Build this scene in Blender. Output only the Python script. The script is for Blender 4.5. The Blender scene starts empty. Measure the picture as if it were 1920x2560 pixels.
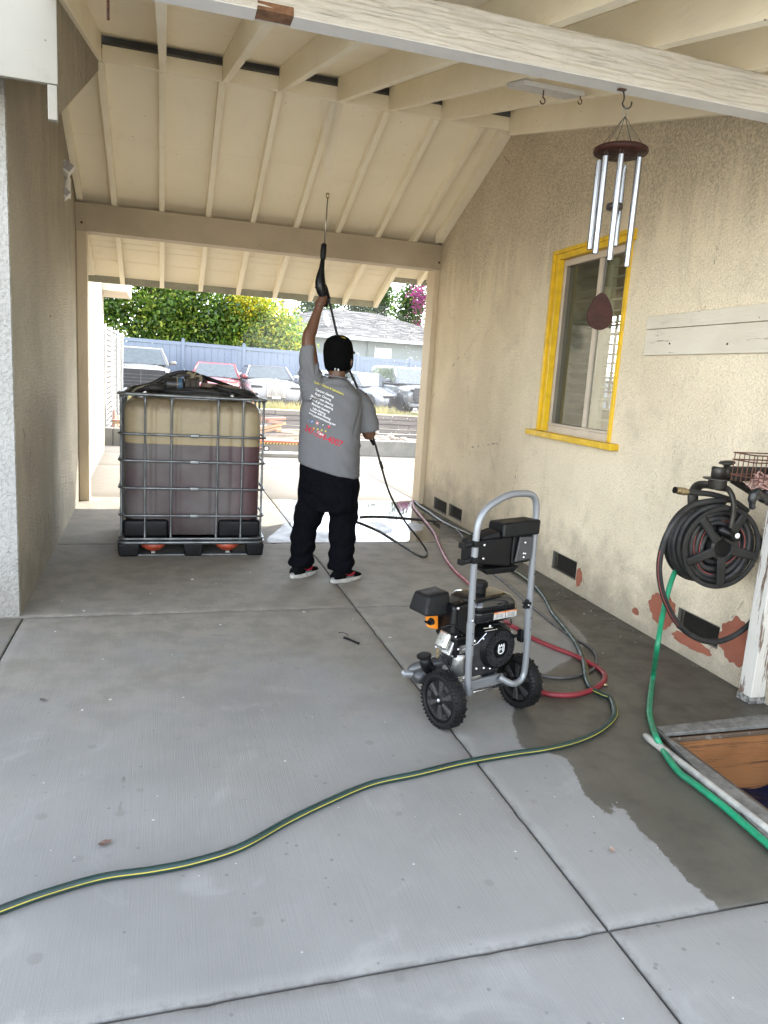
import bpy, math, random
import numpy as np
from math import sin, cos, pi, radians, sqrt, atan2
from mathutils import Vector, Matrix
from mathutils.bvhtree import BVHTree

random.seed(7)
RNG = np.random.RandomState(7)
sc = bpy.context.scene
COL = sc.collection

# ------------------------------------------------------------------ camera
YAW, PITCH, ROLL, FPX, EYE = .298173, -.181231, .0627125, 1831.48, 1.5
def _basis():
    cy, sy, cp, sp = cos(YAW), sin(YAW), cos(PITCH), sin(PITCH)
    f = Vector((sy*cp, cy*cp, sp)); r = Vector((cy, -sy, 0)); u = r.cross(f)
    c, s = cos(ROLL), sin(ROLL)
    return c*r + s*u, -s*r + c*u, f
RIGHT, UP, FWD = _basis()
CAM = Vector((0, 0, EYE))
cam = bpy.data.cameras.new('camera')
cam.sensor_fit = 'HORIZONTAL'; cam.sensor_width = 36; cam.lens = FPX/1920*36
cam.clip_start = .02; cam.clip_end = 2000
camo = bpy.data.objects.new('camera', cam); COL.objects.link(camo)
camo.matrix_world = Matrix(((RIGHT.x, UP.x, -FWD.x, 0), (RIGHT.y, UP.y, -FWD.y, 0), (RIGHT.z, UP.z, -FWD.z, EYE), (0, 0, 0, 1)))
sc.camera = camo

# ------------------------------------------------------------------ light
SUN_AZ = (.79, .613)                      # the sun stands beyond the yard, to the right
SUN_EL = radians(36.5)
world = bpy.data.worlds.new('World'); sc.world = world; world.use_nodes = True
wn = world.node_tree; wn.nodes.clear()
wo = wn.nodes.new('ShaderNodeOutputWorld'); wb = wn.nodes.new('ShaderNodeBackground')
sky = wn.nodes.new('ShaderNodeTexSky'); sky.sky_type = 'NISHITA'; sky.sun_disc = False
sky.sun_elevation = SUN_EL; sky.sun_rotation = atan2(SUN_AZ[0], SUN_AZ[1])
sky.air_density = 1.0; sky.dust_density = .4; sky.ozone_density = 1.0
wb.inputs['Strength'].default_value = .15
hs = wn.nodes.new('ShaderNodeHueSaturation'); hs.inputs['Saturation'].default_value = .42
wn.links.new(sky.outputs[0], hs.inputs['Color']); wn.links.new(hs.outputs[0], wb.inputs[0]); wn.links.new(wb.outputs[0], wo.inputs[0])
sl = bpy.data.lights.new('sun', 'SUN'); sl.energy = 2.0; sl.angle = radians(.5); sl.color = (1, .93, .82)
so = bpy.data.objects.new('sun', sl); COL.objects.link(so)
sd = Vector((SUN_AZ[0]*cos(SUN_EL), SUN_AZ[1]*cos(SUN_EL), sin(SUN_EL)))
so.rotation_euler = sd.to_track_quat('Z', 'Y').to_euler(); so.location = sd*60
vs = sc.view_settings
vs.view_transform = 'Standard'; vs.look = 'None'; vs.exposure = 3.1; vs.gamma = 1; vs.use_curve_mapping = False
cy_ = sc.cycles
cy_.use_denoising = True; cy_.max_bounces = 12; cy_.diffuse_bounces = 9; cy_.glossy_bounces = 3
cy_.transmission_bounces = 6; cy_.transparent_max_bounces = 10; cy_.volume_bounces = 1
cy_.caustics_reflective = False; cy_.caustics_refractive = False; cy_.sample_clamp_indirect = 10
cy_.volume_step_rate = 2

# ------------------------------------------------------------------ pixel -> place in the world (source px of a 1920 x 2560 frame)
def ray(px, py):
    return RIGHT*((px-960)/FPX) - UP*((py-1280)/FPX) + FWD
def on(px, py, axis, v):
    d = ray(px, py); t = (v - CAM[axis])/d[axis]
    return CAM + d*t
def at(px, py, Y): return on(px, py, 1, Y)
def gp(px, py, z=0.): return on(px, py, 2, z)

# ------------------------------------------------------------------ mesh helpers
class MB:
    def __init__(s): s.v = []; s.f = []
    def add(s, vs_, fs, M=None):
        o = len(s.v)
        if M is not None: vs_ = [M @ Vector(v) for v in vs_]
        s.v += [tuple(v) for v in vs_]; s.f += [tuple(i+o for i in f) for f in fs]
        return s
    def box(s, x0, x1, y0, y1, z0, z1, M=None):
        v = [(x0,y0,z0),(x1,y0,z0),(x1,y1,z0),(x0,y1,z0),(x0,y0,z1),(x1,y0,z1),(x1,y1,z1),(x0,y1,z1)]
        return s.add(v, [(0,3,2,1),(4,5,6,7),(0,1,5,4),(1,2,6,5),(2,3,7,6),(3,0,4,7)], M)
    def hexa(s, v): return s.add(v, [(0,3,2,1),(4,5,6,7),(0,1,5,4),(1,2,6,5),(2,3,7,6),(3,0,4,7)])
    def prism(s, poly, d0, d1, M=None):                 # poly in (x,z), thickness along y
        n = len(poly)
        v = [(p[0], d0, p[1]) for p in poly] + [(p[0], d1, p[1]) for p in poly]
        return s.add(v, [tuple(range(n)), tuple(range(2*n-1, n-1, -1))] + [(i, i+n, (i+1) % n+n, (i+1) % n) for i in range(n)], M)
    def lathe(s, prof, seg=24, M=None, cap=True):       # prof (r,z) about z
        v = []; f = []; n = len(prof)
        for r, z in prof:
            for k in range(seg):
                a = 2*pi*k/seg; v.append((r*cos(a), r*sin(a), z))
        for i in range(n-1):
            for k in range(seg):
                k2 = (k+1) % seg
                f.append((i*seg+k, i*seg+k2, (i+1)*seg+k2, (i+1)*seg+k))
        if cap:
            f.append(tuple(range(seg-1, -1, -1))); f.append(tuple((n-1)*seg+k for k in range(seg)))
        return s.add(v, f, M)
    def tube(s, pts, r, seg=8, closed=False, cap=True, M=None, flat=1.):
        P = [Vector(p) for p in pts]; n = len(P)
        rr = r if isinstance(r, (list, tuple)) else [r]*n
        v = []; f = []; nrm = None
        for i in range(n):
            if closed: t = (P[(i+1) % n] - P[i-1])
            else: t = P[min(i+1, n-1)] - P[max(i-1, 0)]
            if t.length < 1e-9: t = Vector((0, 0, 1))
            t.normalize()
            if nrm is None:
                nrm = t.orthogonal().normalized() if abs(t.z) > .95 else Vector((0, 0, 1)).cross(t).normalized()
            nrm = (nrm - t*nrm.dot(t)); nrm = nrm.normalized() if nrm.length > 1e-6 else t.orthogonal().normalized()
            b = t.cross(nrm)
            for k in range(seg):
                a = 2*pi*k/seg; v.append(P[i] + nrm*(cos(a)*rr[i]) + b*(sin(a)*rr[i]*flat))
        m = n if closed else n-1
        for i in range(m):
            for k in range(seg):
                k2 = (k+1) % seg; j = (i+1) % n
                f.append((i*seg+k, i*seg+k2, j*seg+k2, j*seg+k))
        if cap and not closed:
            f.append(tuple(range(seg-1, -1, -1))); f.append(tuple((n-1)*seg+k for k in range(seg)))
        return s.add(v, f, M)
    def loft(s, rings, cap=True):                       # rings: lists of points, same count
        n = len(rings[0]); v = [p for r in rings for p in r]; f = []
        for i in range(len(rings)-1):
            for k in range(n):
                k2 = (k+1) % n; f.append((i*n+k, i*n+k2, (i+1)*n+k2, (i+1)*n+k))
        if cap: f.append(tuple(range(n-1, -1, -1))); f.append(tuple((len(rings)-1)*n+k for k in range(n)))
        return s.add(v, f)
    def sphere(s, c, r, seg=12, rings=8, M=None):
        r = r if isinstance(r, (tuple, list)) else (r, r, r)
        v = []; f = []
        for i in range(1, rings):
            for k in range(seg):
                a = 2*pi*k/seg; b = pi*i/rings
                v.append((c[0]+r[0]*sin(b)*cos(a), c[1]+r[1]*sin(b)*sin(a), c[2]+r[2]*cos(b)))
        t = len(v); v += [(c[0], c[1], c[2]+r[2]), (c[0], c[1], c[2]-r[2])]
        for i in range(rings-2):
            for k in range(seg):
                k2 = (k+1) % seg; f.append((i*seg+k, (i+1)*seg+k, (i+1)*seg+k2, i*seg+k2))
        for k in range(seg):
            k2 = (k+1) % seg; f.append((t, k, k2)); f.append((t+1, (rings-2)*seg+k2, (rings-2)*seg+k))
        return s.add(v, f, M)

def spline(pts, n=8, closed=False):                     # Catmull-Rom
    P = [Vector(p) for p in pts]; out = []; N = len(P)
    for i in range(N if closed else N-1):
        if closed: a, b, c, d = P[i-1], P[i], P[(i+1) % N], P[(i+2) % N]
        else: a, b, c, d = P[max(i-1, 0)], P[i], P[i+1], P[min(i+2, N-1)]
        for k in range(n):
            t = k/n
            out.append(.5*((2*b) + (c-a)*t + (2*a-5*b+4*c-d)*t*t + (3*b-a-3*c+d)*t**3))
    if not closed: out.append(P[-1])
    return out

def put(name, me, mat=None, parent=None):
    o = bpy.data.objects.new(name, me); COL.objects.link(o)
    if mat is not None and not me.materials: me.materials.append(mat)
    if parent is not None: o.parent = parent
    return o
def build(name, mb, mat, parent=None, smooth=False, bevel=0, world_=True, segs=2, sub=0):
    """one mesh object; with a parent Empty and world_=True the vertices are given in world space"""
    me = bpy.data.meshes.new(name)
    vs_ = mb.v
    if parent is not None and world_:
        Mi = root_matrix(parent).inverted(); vs_ = [tuple(Mi @ Vector(v)) for v in vs_]
    me.from_pydata(vs_, [], mb.f); me.update()
    o = put(name, me, mat, parent)
    if smooth:
        me.polygons.foreach_set('use_smooth', [True]*len(me.polygons))
    if bevel:
        b = o.modifiers.new('b', 'BEVEL'); b.width = bevel; b.segments = segs; b.limit_method = 'ANGLE'; b.angle_limit = radians(40)
        me.polygons.foreach_set('use_smooth', [True]*len(me.polygons))
        o.modifiers.new('w', 'WEIGHTED_NORMAL').keep_sharp = True
    if sub:
        m = o.modifiers.new('s', 'SUBSURF'); m.levels = sub; m.render_levels = sub
    return o
def root_matrix(o):
    M = o.matrix_basis.copy()
    while o.parent is not None:
        o = o.parent; M = o.matrix_basis @ M
    return M
def tag(o, label=None, cat=None, group=None, kind=None):
    if label: o['label'] = label
    if cat: o['category'] = cat
    if group: o['group'] = group
    if kind: o['kind'] = kind
    return o
def thing(name, label, cat, loc=(0, 0, 0), rz=0, group=None):
    o = bpy.data.objects.new(name, None); COL.objects.link(o); o.empty_display_size = .1
    o.location = loc; o.rotation_euler = (0, 0, rz); bpy.context.view_layer.update
    return tag(o, label, cat, group)
def structure(name, mb, mat, **k):
    o = build(name, mb, mat, **k); o['kind'] = 'structure'; return o
def copy_tree(o, parent=None):
    c = o.copy(); COL.objects.link(c); c.parent = parent
    for ch in list(o.children): copy_tree(ch, c)
    return c
def fuse(mb, voxel=.01, smooth=6, factor=.5):           # one continuous skin out of overlapping closed shapes
    me = bpy.data.meshes.new('tmp'); me.from_pydata(mb.v, [], mb.f); me.update()
    o = bpy.data.objects.new('tmp', me); COL.objects.link(o)
    m = o.modifiers.new('r', 'REMESH'); m.mode = 'VOXEL'; m.voxel_size = voxel
    if smooth:
        m = o.modifiers.new('s', 'SMOOTH'); m.iterations = smooth; m.factor = factor
    dg = bpy.context.evaluated_depsgraph_get(); dg.update()
    out = bpy.data.meshes.new_from_object(o.evaluated_get(dg))
    bpy.data.objects.remove(o); out.materials.clear()
    out.polygons.foreach_set('use_smooth', [True]*len(out.polygons))
    return out
def localize(me, parent):
    me.transform(root_matrix(parent).inverted()); return me

# ------------------------------------------------------------------ materials
def new_mat(name):
    m = bpy.data.materials.new(name); m.use_nodes = True; nt = m.node_tree
    return m, nt, nt.nodes['Principled BSDF'], nt.nodes, nt.links
def rgba(c): return (c[0], c[1], c[2], 1)
def coords(nt, scale=(1, 1, 1), rot=(0, 0, 0), src='Object'):
    tc = nt.nodes.new('ShaderNodeTexCoord'); mp = nt.nodes.new('ShaderNodeMapping')
    mp.inputs['Scale'].default_value = scale; mp.inputs['Rotation'].default_value = rot
    nt.links.new(tc.outputs[src], mp.inputs['Vector']); return mp.outputs[0]
def noise(nt, vec, scale, detail=4, rough=.55, dist=0):
    n = nt.nodes.new('ShaderNodeTexNoise'); n.inputs['Scale'].default_value = scale; n.inputs['Detail'].default_value = detail
    n.inputs['Roughness'].default_value = rough; n.inputs['Distortion'].default_value = dist
    nt.links.new(vec, n.inputs['Vector']); return n.outputs['Fac']
def voro(nt, vec, scale, feature='F1', out='Distance'):
    n = nt.nodes.new('ShaderNodeTexVoronoi'); n.feature = feature; n.inputs['Scale'].default_value = scale
    nt.links.new(vec, n.inputs['Vector']); return n.outputs[out]
def ramp(nt, fac, a, b, lo=0., hi=1.):
    n = nt.nodes.new('ShaderNodeMapRange'); n.interpolation_type = 'SMOOTHSTEP'
    n.inputs['From Min'].default_value = a; n.inputs['From Max'].default_value = b
    n.inputs['To Min'].default_value = lo; n.inputs['To Max'].default_value = hi
    nt.links.new(fac, n.inputs['Value']); return n.outputs[0]
def mix(nt, fac, a, b, mode='MIX'):
    n = nt.nodes.new('ShaderNodeMix'); n.data_type = 'RGBA'; n.blend_type = mode
    for s, v in ((n.inputs['Factor'], fac), (n.inputs['A'], a), (n.inputs['B'], b)):
        if hasattr(v, 'links'): nt.links.new(v, s)
        elif isinstance(v, (int, float)): s.default_value = v
        else: s.default_value = rgba(v)
    return n.outputs['Result']
def mth(nt, op, a, b=0.):
    n = nt.nodes.new('ShaderNodeMath'); n.operation = op
    for s, v in ((n.inputs[0], a), (n.inputs[1], b)):
        if hasattr(v, 'links'): nt.links.new(v, s)
        else: s.default_value = v
    return n.outputs[0]
def bump(nt, bs, h, dist=.01, strength=1.):
    n = nt.nodes.new('ShaderNodeBump'); n.inputs['Distance'].default_value = dist; n.inputs['Strength'].default_value = strength
    nt.links.new(h, n.inputs['Height']); nt.links.new(n.outputs[0], bs.inputs['Normal'])
_cache = {}
def pm(name, c, rough=.6, metal=0, c2=None, var=.25, scale=6, bmp=0, bscale=80, coat=0, rv=.12, stretch=(1, 1, 1), spec=.5):
    """plain painted / plastic / metal surface with uneven colour, gloss and a little relief"""
    if name in _cache: return _cache[name]
    m, nt, b, N, L = new_mat(name)
    v = coords(nt, stretch)
    n1 = noise(nt, v, scale, 5)
    c2 = c2 or tuple(x*(1-var) for x in c)
    L.new(mix(nt, ramp(nt, n1, .35, .68), c, c2), b.inputs['Base Color'])
    L.new(ramp(nt, noise(nt, v, scale*2.3, 3), .3, .7, max(.02, rough-rv), min(1, rough+rv)), b.inputs['Roughness'])
    b.inputs['Metallic'].default_value = metal; b.inputs['Specular IOR Level'].default_value = spec
    if coat: b.inputs['Coat Weight'].default_value = coat; b.inputs['Coat Roughness'].default_value = .05
    if bmp: bump(nt, b, noise(nt, v, bscale, 3), bmp)
    _cache[name] = m; return m
def stucco(name, c, c2, bmp=.006, dirt=(.16, .14, .11), pit_dark=1., low=.0, grain=1., high=None):
    m, nt, b, N, L = new_mat(name)
    v = coords(nt); vs_ = coords(nt, (1, 1, .25))
    base = mix(nt, ramp(nt, noise(nt, v, 1.3, 4), .35, .65), c, c2)
    base = mix(nt, ramp(nt, noise(nt, vs_, 5, 5, .7), .55, .8, 0, .22), base, dirt)           # runs of dirt
    n1 = noise(nt, v, 42*grain, 3, .6, .6); n2 = noise(nt, v, 150*grain, 3, .6)
    base = mix(nt, ramp(nt, noise(nt, v, 3.1, 6, .7, .8), .52, .74, 0, .38), base, tuple(.5*(a_+b_) for a_, b_ in zip(c2, dirt)))
    pit_shade = ramp(nt, n1, .33, .44, 1, 0)  # dirty pits, darkened further to carry the shade the bump relief loses
    base = mix(nt, mth(nt, 'MULTIPLY', pit_shade, .4*pit_dark), base, dirt)
    base = mix(nt, mth(nt, 'MULTIPLY', ramp(nt, noise(nt, v, 23*grain, 2, .5), .68, .75), .5*pit_dark), base, dirt)
    if low:                                                                                     # splash dirt near the ground
        sx = N.new('ShaderNodeSeparateXYZ'); tc = N.new('ShaderNodeTexCoord'); L.new(tc.outputs['Object'], sx.inputs[0])
        z = mth(nt, 'ADD', sx.outputs['Z'], mth(nt, 'MULTIPLY', noise(nt, v, 5, 5, .7), -.9))
        base = mix(nt, ramp(nt, z, -.5, .15, low, 0), base, (.13, .115, .09))
    if high:                                                                                    # run-off stains below the roof line
        sx2 = N.new('ShaderNodeSeparateXYZ'); tc2 = N.new('ShaderNodeTexCoord'); L.new(tc2.outputs['Object'], sx2.inputs[0])
        zz_ = mth(nt, 'ADD', sx2.outputs['Z'], mth(nt, 'MULTIPLY', noise(nt, coords(nt, (1, 2.6, .35)), 2.2, 6, .72, .5), 1.9))
        base = mix(nt, mth(nt, 'MULTIPLY', ramp(nt, zz_, high+.95, high+1.55), mth(nt, 'ADD', .12, mth(nt, 'MULTIPLY', ramp(nt, noise(nt, v, 60, 3, .6), .4, .6), .34))), base, (.17, .15, .11))
    ck = voro(nt, coords(nt, (.8, .8, .5)), 1.15, 'DISTANCE_TO_EDGE'); ckm = mth(nt, 'ADD', ck, mth(nt, 'MULTIPLY', noise(nt, v, 9, 4, .6), .05))
    base = mix(nt, mth(nt, 'MULTIPLY', ramp(nt, ckm, .0225, .0255, 1, 0), ramp(nt, noise(nt, v, .9, 2), .52, .58, 0, .6)), base, (.12, .10, .08))
    L.new(base, b.inputs['Base Color']); b.inputs['Roughness'].default_value = .92
    b.inputs['Specular IOR Level'].default_value = .15
    h = mth(nt, 'ADD', mth(nt, 'MULTIPLY', ramp(nt, n1, .3, .62), 1.), mth(nt, 'MULTIPLY', n2, .35))
    bump(nt, b, h, bmp); return m
def wood_paint(name, c, c2, grain=(1, 1, 1), gs=20, bmp=.0015, wear=.0, wearc=(.09, .045, .02), knots=.25, rough=.6, axis_wear=.62):
    m, nt, b, N, L = new_mat(name)
    v = coords(nt, grain); vo = coords(nt)
    g = noise(nt, v, gs, 6, .65, 1.2)
    base = mix(nt, ramp(nt, noise(nt, vo, 1.7, 4), .3, .7), c, c2)
    base = mix(nt, ramp(nt, g, .56, .75, 0, knots), base, tuple(x*.6 for x in c2))
    base = mix(nt, ramp(nt, noise(nt, vo, 4.3, 6, .75, .6), .60, .72, 0, .22), base, tuple(x*.55 for x in c2))
    specks = ramp(nt, voro(nt, vo, 7.5), .022, .045, .85, 0)
    base = mix(nt, specks, base, (.07, .05, .035))
    if wear:
        w = ramp(nt, noise(nt, v, gs*.35, 6, .75), axis_wear, axis_wear+.03, 0, wear)
        base = mix(nt, w, base, wearc)
    L.new(base, b.inputs['Base Color']); b.inputs['Roughness'].default_value = rough
    b.inputs['Specular IOR Level'].default_value = .3
    bump(nt, b, g, bmp); return m

CREAM = (.60, .53, .41); CREAM2 = (.52, .45, .34)
M_ = {}
M_['wall_right'] = stucco('cream_stucco', (.77, .675, .515), (.68, .59, .445), bmp=.0034, pit_dark=.55, low=.6, grain=2.0, high=2.25)
M_['wall_left'] = stucco('brown_grey_stucco', (.60, .54, .43), (.51, .46, .365), bmp=.012, pit_dark=.9, low=.45, grain=1.6, high=2.9)
M_['wall_front'] = stucco('white_stucco', (.35, .346, .33), (.31, .305, .29), bmp=.005, pit_dark=.5, low=.5)
M_['ply'] = wood_paint('painted_plywood', (.89, .82, .66), (.85, .78, .62), (.6, .2, 1), 5, .0005, knots=.12)
M_['rafter'] = wood_paint('painted_rafter', (.88, .82, .67), (.82, .75, .59), (6, .5, 6), 9, .0012, knots=.3)
M_['board'] = wood_paint('painted_eave_board', (.80, .73, .58), (.75, .68, .53), (.5, 5, 5), 9, .0008, knots=.12)
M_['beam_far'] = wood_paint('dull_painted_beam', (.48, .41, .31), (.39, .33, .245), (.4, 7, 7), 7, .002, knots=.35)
M_['beam_near'] = wood_paint('weathered_white_beam', (.58, .56, .51), (.53, .508, .46), (1.2, 12, 20), 7, .006, knots=.3, wear=.55, wearc=(.30, .26, .21), axis_wear=.63)
M_['post'] = wood_paint('painted_post', (.62, .53, .39), (.56, .47, .34), (6, 6, .5), 8, .0015, knots=.25, wear=.2)
M_['white_post'] = wood_paint('peeling_white_post', (.52, .50, .46), (.46, .44, .40), (9, 9, .7), 8, .003, knots=.3, wear=.9, axis_wear=.54)
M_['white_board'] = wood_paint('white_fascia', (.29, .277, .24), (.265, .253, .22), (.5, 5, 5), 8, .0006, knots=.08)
M_['ledger'] = wood_paint('old_white_board', (.62, .575, .49), (.55, .505, .42), (6, .6, 6), 8, .003, knots=.4, wear=.6, axis_wear=.62)
M_['dark_gap'] = pm('grey_flashing', (.16, .155, .15), .7)
M_['fascia_green'] = pm('grey_green_fascia', (.33, .33, .27), .7)
M_['yellow'] = pm('yellow_trim_paint', (.66, .42, .009), .5, c2=(.52, .32, .008), scale=9, bmp=.0012, bscale=60)
M_['vinyl_frame'] = pm('tan_window_frame', (.50, .43, .35), .45, var=.12)
M_['black'] = pm('black_plastic', (.004, .004, .0045), .35, var=.3, spec=.22)
M_['black_matt'] = pm('matt_black_plastic', (.005, .005, .0055), .5, var=.3, spec=.2, bmp=.0006, bscale=200)
M_['dark_steel'] = pm('dark_brown_steel', (.030, .026, .021), .5, .3, var=.4, scale=14, bmp=.0008)
M_['rubber'] = pm('tyre_rubber', (.006, .006, .0062), .65, var=.2, spec=.25)
M_['hose_black'] = pm('black_hose_rubber', (.012, .012, .013), .55, spec=.3, c2=(.028, .026, .024), scale=12)
M_['hose_grey'] = pm('grey_pressure_hose', (.045, .042, .04), .5, c2=(.075, .07, .066), scale=10)
M_['hose_red'] = pm('red_hose_rubber', (.20, .016, .024), .5, c2=(.15, .014, .02), scale=10)
M_['hose_green'] = pm('bright_green_hose', (.008, .21, .10), .4, c2=(.012, .15, .075), scale=14)
M_['hose_dkgreen'] = pm('dark_green_hose', (.007, .030, .026), .42, c2=(.012, .024, .021), scale=10)
M_['stripe_yellow'] = pm('yellow_hose_stripe', (.42, .34, .04), .5)
M_['stripe_red'] = pm('red_hose_stripe', (.25, .05, .04), .5)
M_['brass'] = pm('aged_brass', (.42, .33, .19), .4, .9, var=.4, scale=60)
M_['alu'] = pm('brushed_aluminium', (.78, .79, .82), .3, 1., var=.1, scale=20, rv=.08)
M_['mahog'] = pm('dark_red_wood', (.030, .0075, .004), .6, c2=(.018, .005, .003), scale=14, stretch=(1, 1, 4), spec=.2)
M_['cord'] = pm('dark_cord', (.06, .055, .05), .8)
M_['steel_wire'] = pm('galvanised_wire', (.35, .34, .32), .45, .8)
M_['cage'] = pm('galvanised_cage_tube', (.22, .235, .245), .42, .75, c2=(.13, .135, .14), scale=9)
M_['white_plastic'] = pm('white_plastic', (.75, .74, .70), .4, var=.08)
M_['terracotta'] = pm('brick_red_patch', (.26, .085, .05), .9, c2=(.21, .07, .042), scale=7, bmp=.002, bscale=60)
M_['rust'] = pm('rusty_iron', (.10, .035, .02), .8, c2=(.05, .025, .018), scale=30)
# ================================================================== GROUND
def polysd(px, py, poly):
    """signed distance (m) of points to a polygon, positive inside"""
    d = np.full(px.shape, 1e9); inside = np.zeros(px.shape, bool); n = len(poly)
    for i in range(n):
        ax, ay = poly[i]; bx, by = poly[(i+1) % n]
        ex, ey = bx-ax, by-ay; wx, wy = px-ax, py-ay
        t = np.clip((wx*ex+wy*ey)/(ex*ex+ey*ey+1e-12), 0, 1)
        d = np.minimum(d, np.hypot(wx-t*ex, wy-t*ey))
        c = ((ay > py) != (by > py)) & (px < (bx-ax)*(py-ay)/((by-ay) if by != ay else 1e-9)+ax)
        inside ^= c
    return np.where(inside, d, -d)
def zz(lst, s, ox, oy): return [(ox+a/s, oy+b/s) for a, b in lst]
def gxy(lst): return [(gp(*q).x, gp(*q).y) for q in lst]
WET = gxy(zz([(1360,1305),(1290,1232),(1200,1160),(1130,1085),(1060,1010),(1000,940),(930,880),(870,810),(850,760),(810,745),(745,700),(762,755),(775,790),(720,765),(640,700),(590,640),(560,570),(530,500),(490,440),(400,420),(240,400),(215,330),(180,200)],2.304,1200,1700)
      + [(1330,1700),(1440,1640),(1470,1600),(1400,1530),(1300,1450),(1210,1390),(1130,1345)])
WET = [(1.62,1.5)] + WET + [(2.2,6.32),(.9,6.32),(.9,6.5),(1.15,7.1),(1.3,8.6),(3.3,8.6),(3.3,1.5)]
MIRROR = gxy(zz([(180,640),(300,500),(1390,395),(1500,470),(1659,640),(1659,806),(850,810),(815,735),(500,706),(225,712)],3.95,680,1150))
ISLE = gxy(zz([(930,600),(990,612),(1060,608),(1130,640),(1195,690),(1180,722),(1070,735),(1020,660)],3.95,680,1150))
ISLE2 = gxy(zz([(1330,630),(1400,610),(1500,640),(1480,700),(1350,705)],3.95,680,1150))
POOL = gxy([(1750,1700),(1800,1705),(1850,1740),(1900,1775),(1840,1782),(1780,1765),(1740,1735)])
PIT_A, PIT_B = gp(1661, 1833, .02), gp(1920, 2027, .02)
SPL = [gxy(zz(q,2.9625,1000,1200)) for q in (
    [(1000,700),(1080,710),(1120,745),(1060,760),(1010,740)], [(1120,790),(1250,800),(1380,850),(1370,890),(1290,860),(1190,825)],
    [(1140,900),(1190,895),(1230,925),(1160,930)], [(1130,940),(1250,950),(1285,980),(1180,990)],
    [(1260,1010),(1400,1050),(1500,1090),(1620,1140),(1600,1180),(1450,1150),(1330,1090),(1270,1040)], [(1190,760),(1290,790),(1330,830),(1230,800)],
    [(1400,1110),(1560,1190),(1659,1230),(1640,1260),(1500,1200)])]

m, nt, b, N, L = new_mat('brushed_concrete'); M_['concrete'] = m
v = coords(nt); vb = coords(nt, (60, 1.2, 1)); 
wn_ = N.new('ShaderNodeAttribute'); wn_.attribute_name = 'wet'; mn_ = N.new('ShaderNodeAttribute'); mn_.attribute_name = 'mirror'
geo = N.new('ShaderNodeNewGeometry'); vw = geo.outputs['Position']
big = noise(nt, vw, .9, 5, .6); med = noise(nt, vw, 6, 5, .65); fine = noise(nt, vw, 220, 3, .6)
dry = mix(nt, ramp(nt, big, .32, .68), (.246, .242, .228), (.192, .188, .177))
dry = mix(nt, ramp(nt, med, .5, .75, 0, .35), dry, (.2, .196, .184))
dry = mix(nt, ramp(nt, noise(nt, vw, 2.1, 4, .6, 1.5), .56, .72, 0, .4), dry, (.34, .336, .32))
dry = mix(nt, ramp(nt, noise(nt, vb, 3, 4), .4, .7, 0, .22), dry, (.19, .186, .178))
dry = mix(nt, ramp(nt, fine, .3, .7, 0, .25), dry, (.22, .215, .2))
dv = voro(nt, vw, 5.2); dry = mix(nt, ramp(nt, mth(nt, 'ADD', dv, mth(nt, 'MULTIPLY', med, .12)), .13, .18, .55, 0), dry, (.17, .162, .148))
dv2 = voro(nt, vw, 13); dry = mix(nt, ramp(nt, mth(nt, 'ADD', dv2, mth(nt, 'MULTIPLY', med, .12)), .12, .15, .6, 0), dry, (.12, .115, .105))
dv3 = voro(nt, vw, 7.7); dry = mix(nt, ramp(nt, dv3, .014, .02, .9, 0), dry, (.7, .7, .68))
sxy = N.new('ShaderNodeSeparateXYZ'); L.new(vw, sxy.inputs[0])
grime_falloff = ramp(nt, mth(nt, 'ADD', sxy.outputs['Y'], mth(nt, 'MULTIPLY', mth(nt, 'SUBTRACT', noise(nt, vw, 1.1, 5, .65), .5), 5.)), 2.2, 4.6)  # grime mixed with the skylight falloff from the near floor, put into the colour
gr2 = mth(nt, 'MULTIPLY', grime_falloff, ramp(nt, sxy.outputs['Y'], 8.2, 9.2, 1, .9))
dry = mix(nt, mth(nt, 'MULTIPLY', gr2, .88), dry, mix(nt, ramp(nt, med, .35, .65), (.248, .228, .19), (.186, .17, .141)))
dry = mix(nt, ramp(nt, sxy.outputs['Y'], 8.45, 8.75, 0, .72), dry, (.115, .102, .082))  # slabs beyond the header darkened in colour to hold back the sunlight on them
ed = N.new('ShaderNodeAttribute'); ed.attribute_name = 'edge'
edf = mth(nt, 'ADD', ed.outputs['Fac'], mth(nt, 'MULTIPLY', mth(nt, 'SUBTRACT', noise(nt, vw, 16, 5, .75), .5), .075))
dry = mix(nt, ramp(nt, edf, -.01, .02, .5, 0), dry, (.085, .078, .065))
ck = voro(nt, coords(nt, (.55, .8, 1), src='Object'), .9, 'DISTANCE_TO_EDGE')
ckm = mth(nt, 'ADD', ck, mth(nt, 'MULTIPLY', noise(nt, vw, 6, 5, .65), .07))
dry = mix(nt, mth(nt, 'MULTIPLY', ramp(nt, ckm, .0295, .0325, 1, 0), ramp(nt, noise(nt, vw, .7, 2), .54, .6, 0, .55)), dry, (.07, .065, .055))
jag = mth(nt, 'MULTIPLY', mth(nt, 'SUBTRACT', noise(nt, vw, 26, 4, .7), .5), .07)
wfac = ramp(nt, mth(nt, 'ADD', wn_.outputs['Fac'], jag), -.004, .006)
wcol = mix(nt, ramp(nt, med, .35, .7), (.072, .066, .053), (.052, .047, .037))
wcol = mix(nt, ramp(nt, big, .4, .6, 0, .6), wcol, (.098, .09, .073))
wcol = mix(nt, ramp(nt, noise(nt, coords(nt, (3, .6, 1)), 3, 5, .7), .55, .7, 0, .5), wcol, (.06, .054, .042))
wcol = mix(nt, ramp(nt, wn_.outputs['Fac'], .0, .10, .35, 0), wcol, (.125, .117, .10))
mfac = ramp(nt, mth(nt, 'ADD', mn_.outputs['Fac'], jag), -.004, .006)
L.new(mix(nt, wfac, dry, wcol), b.inputs['Base Color'])
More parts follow.
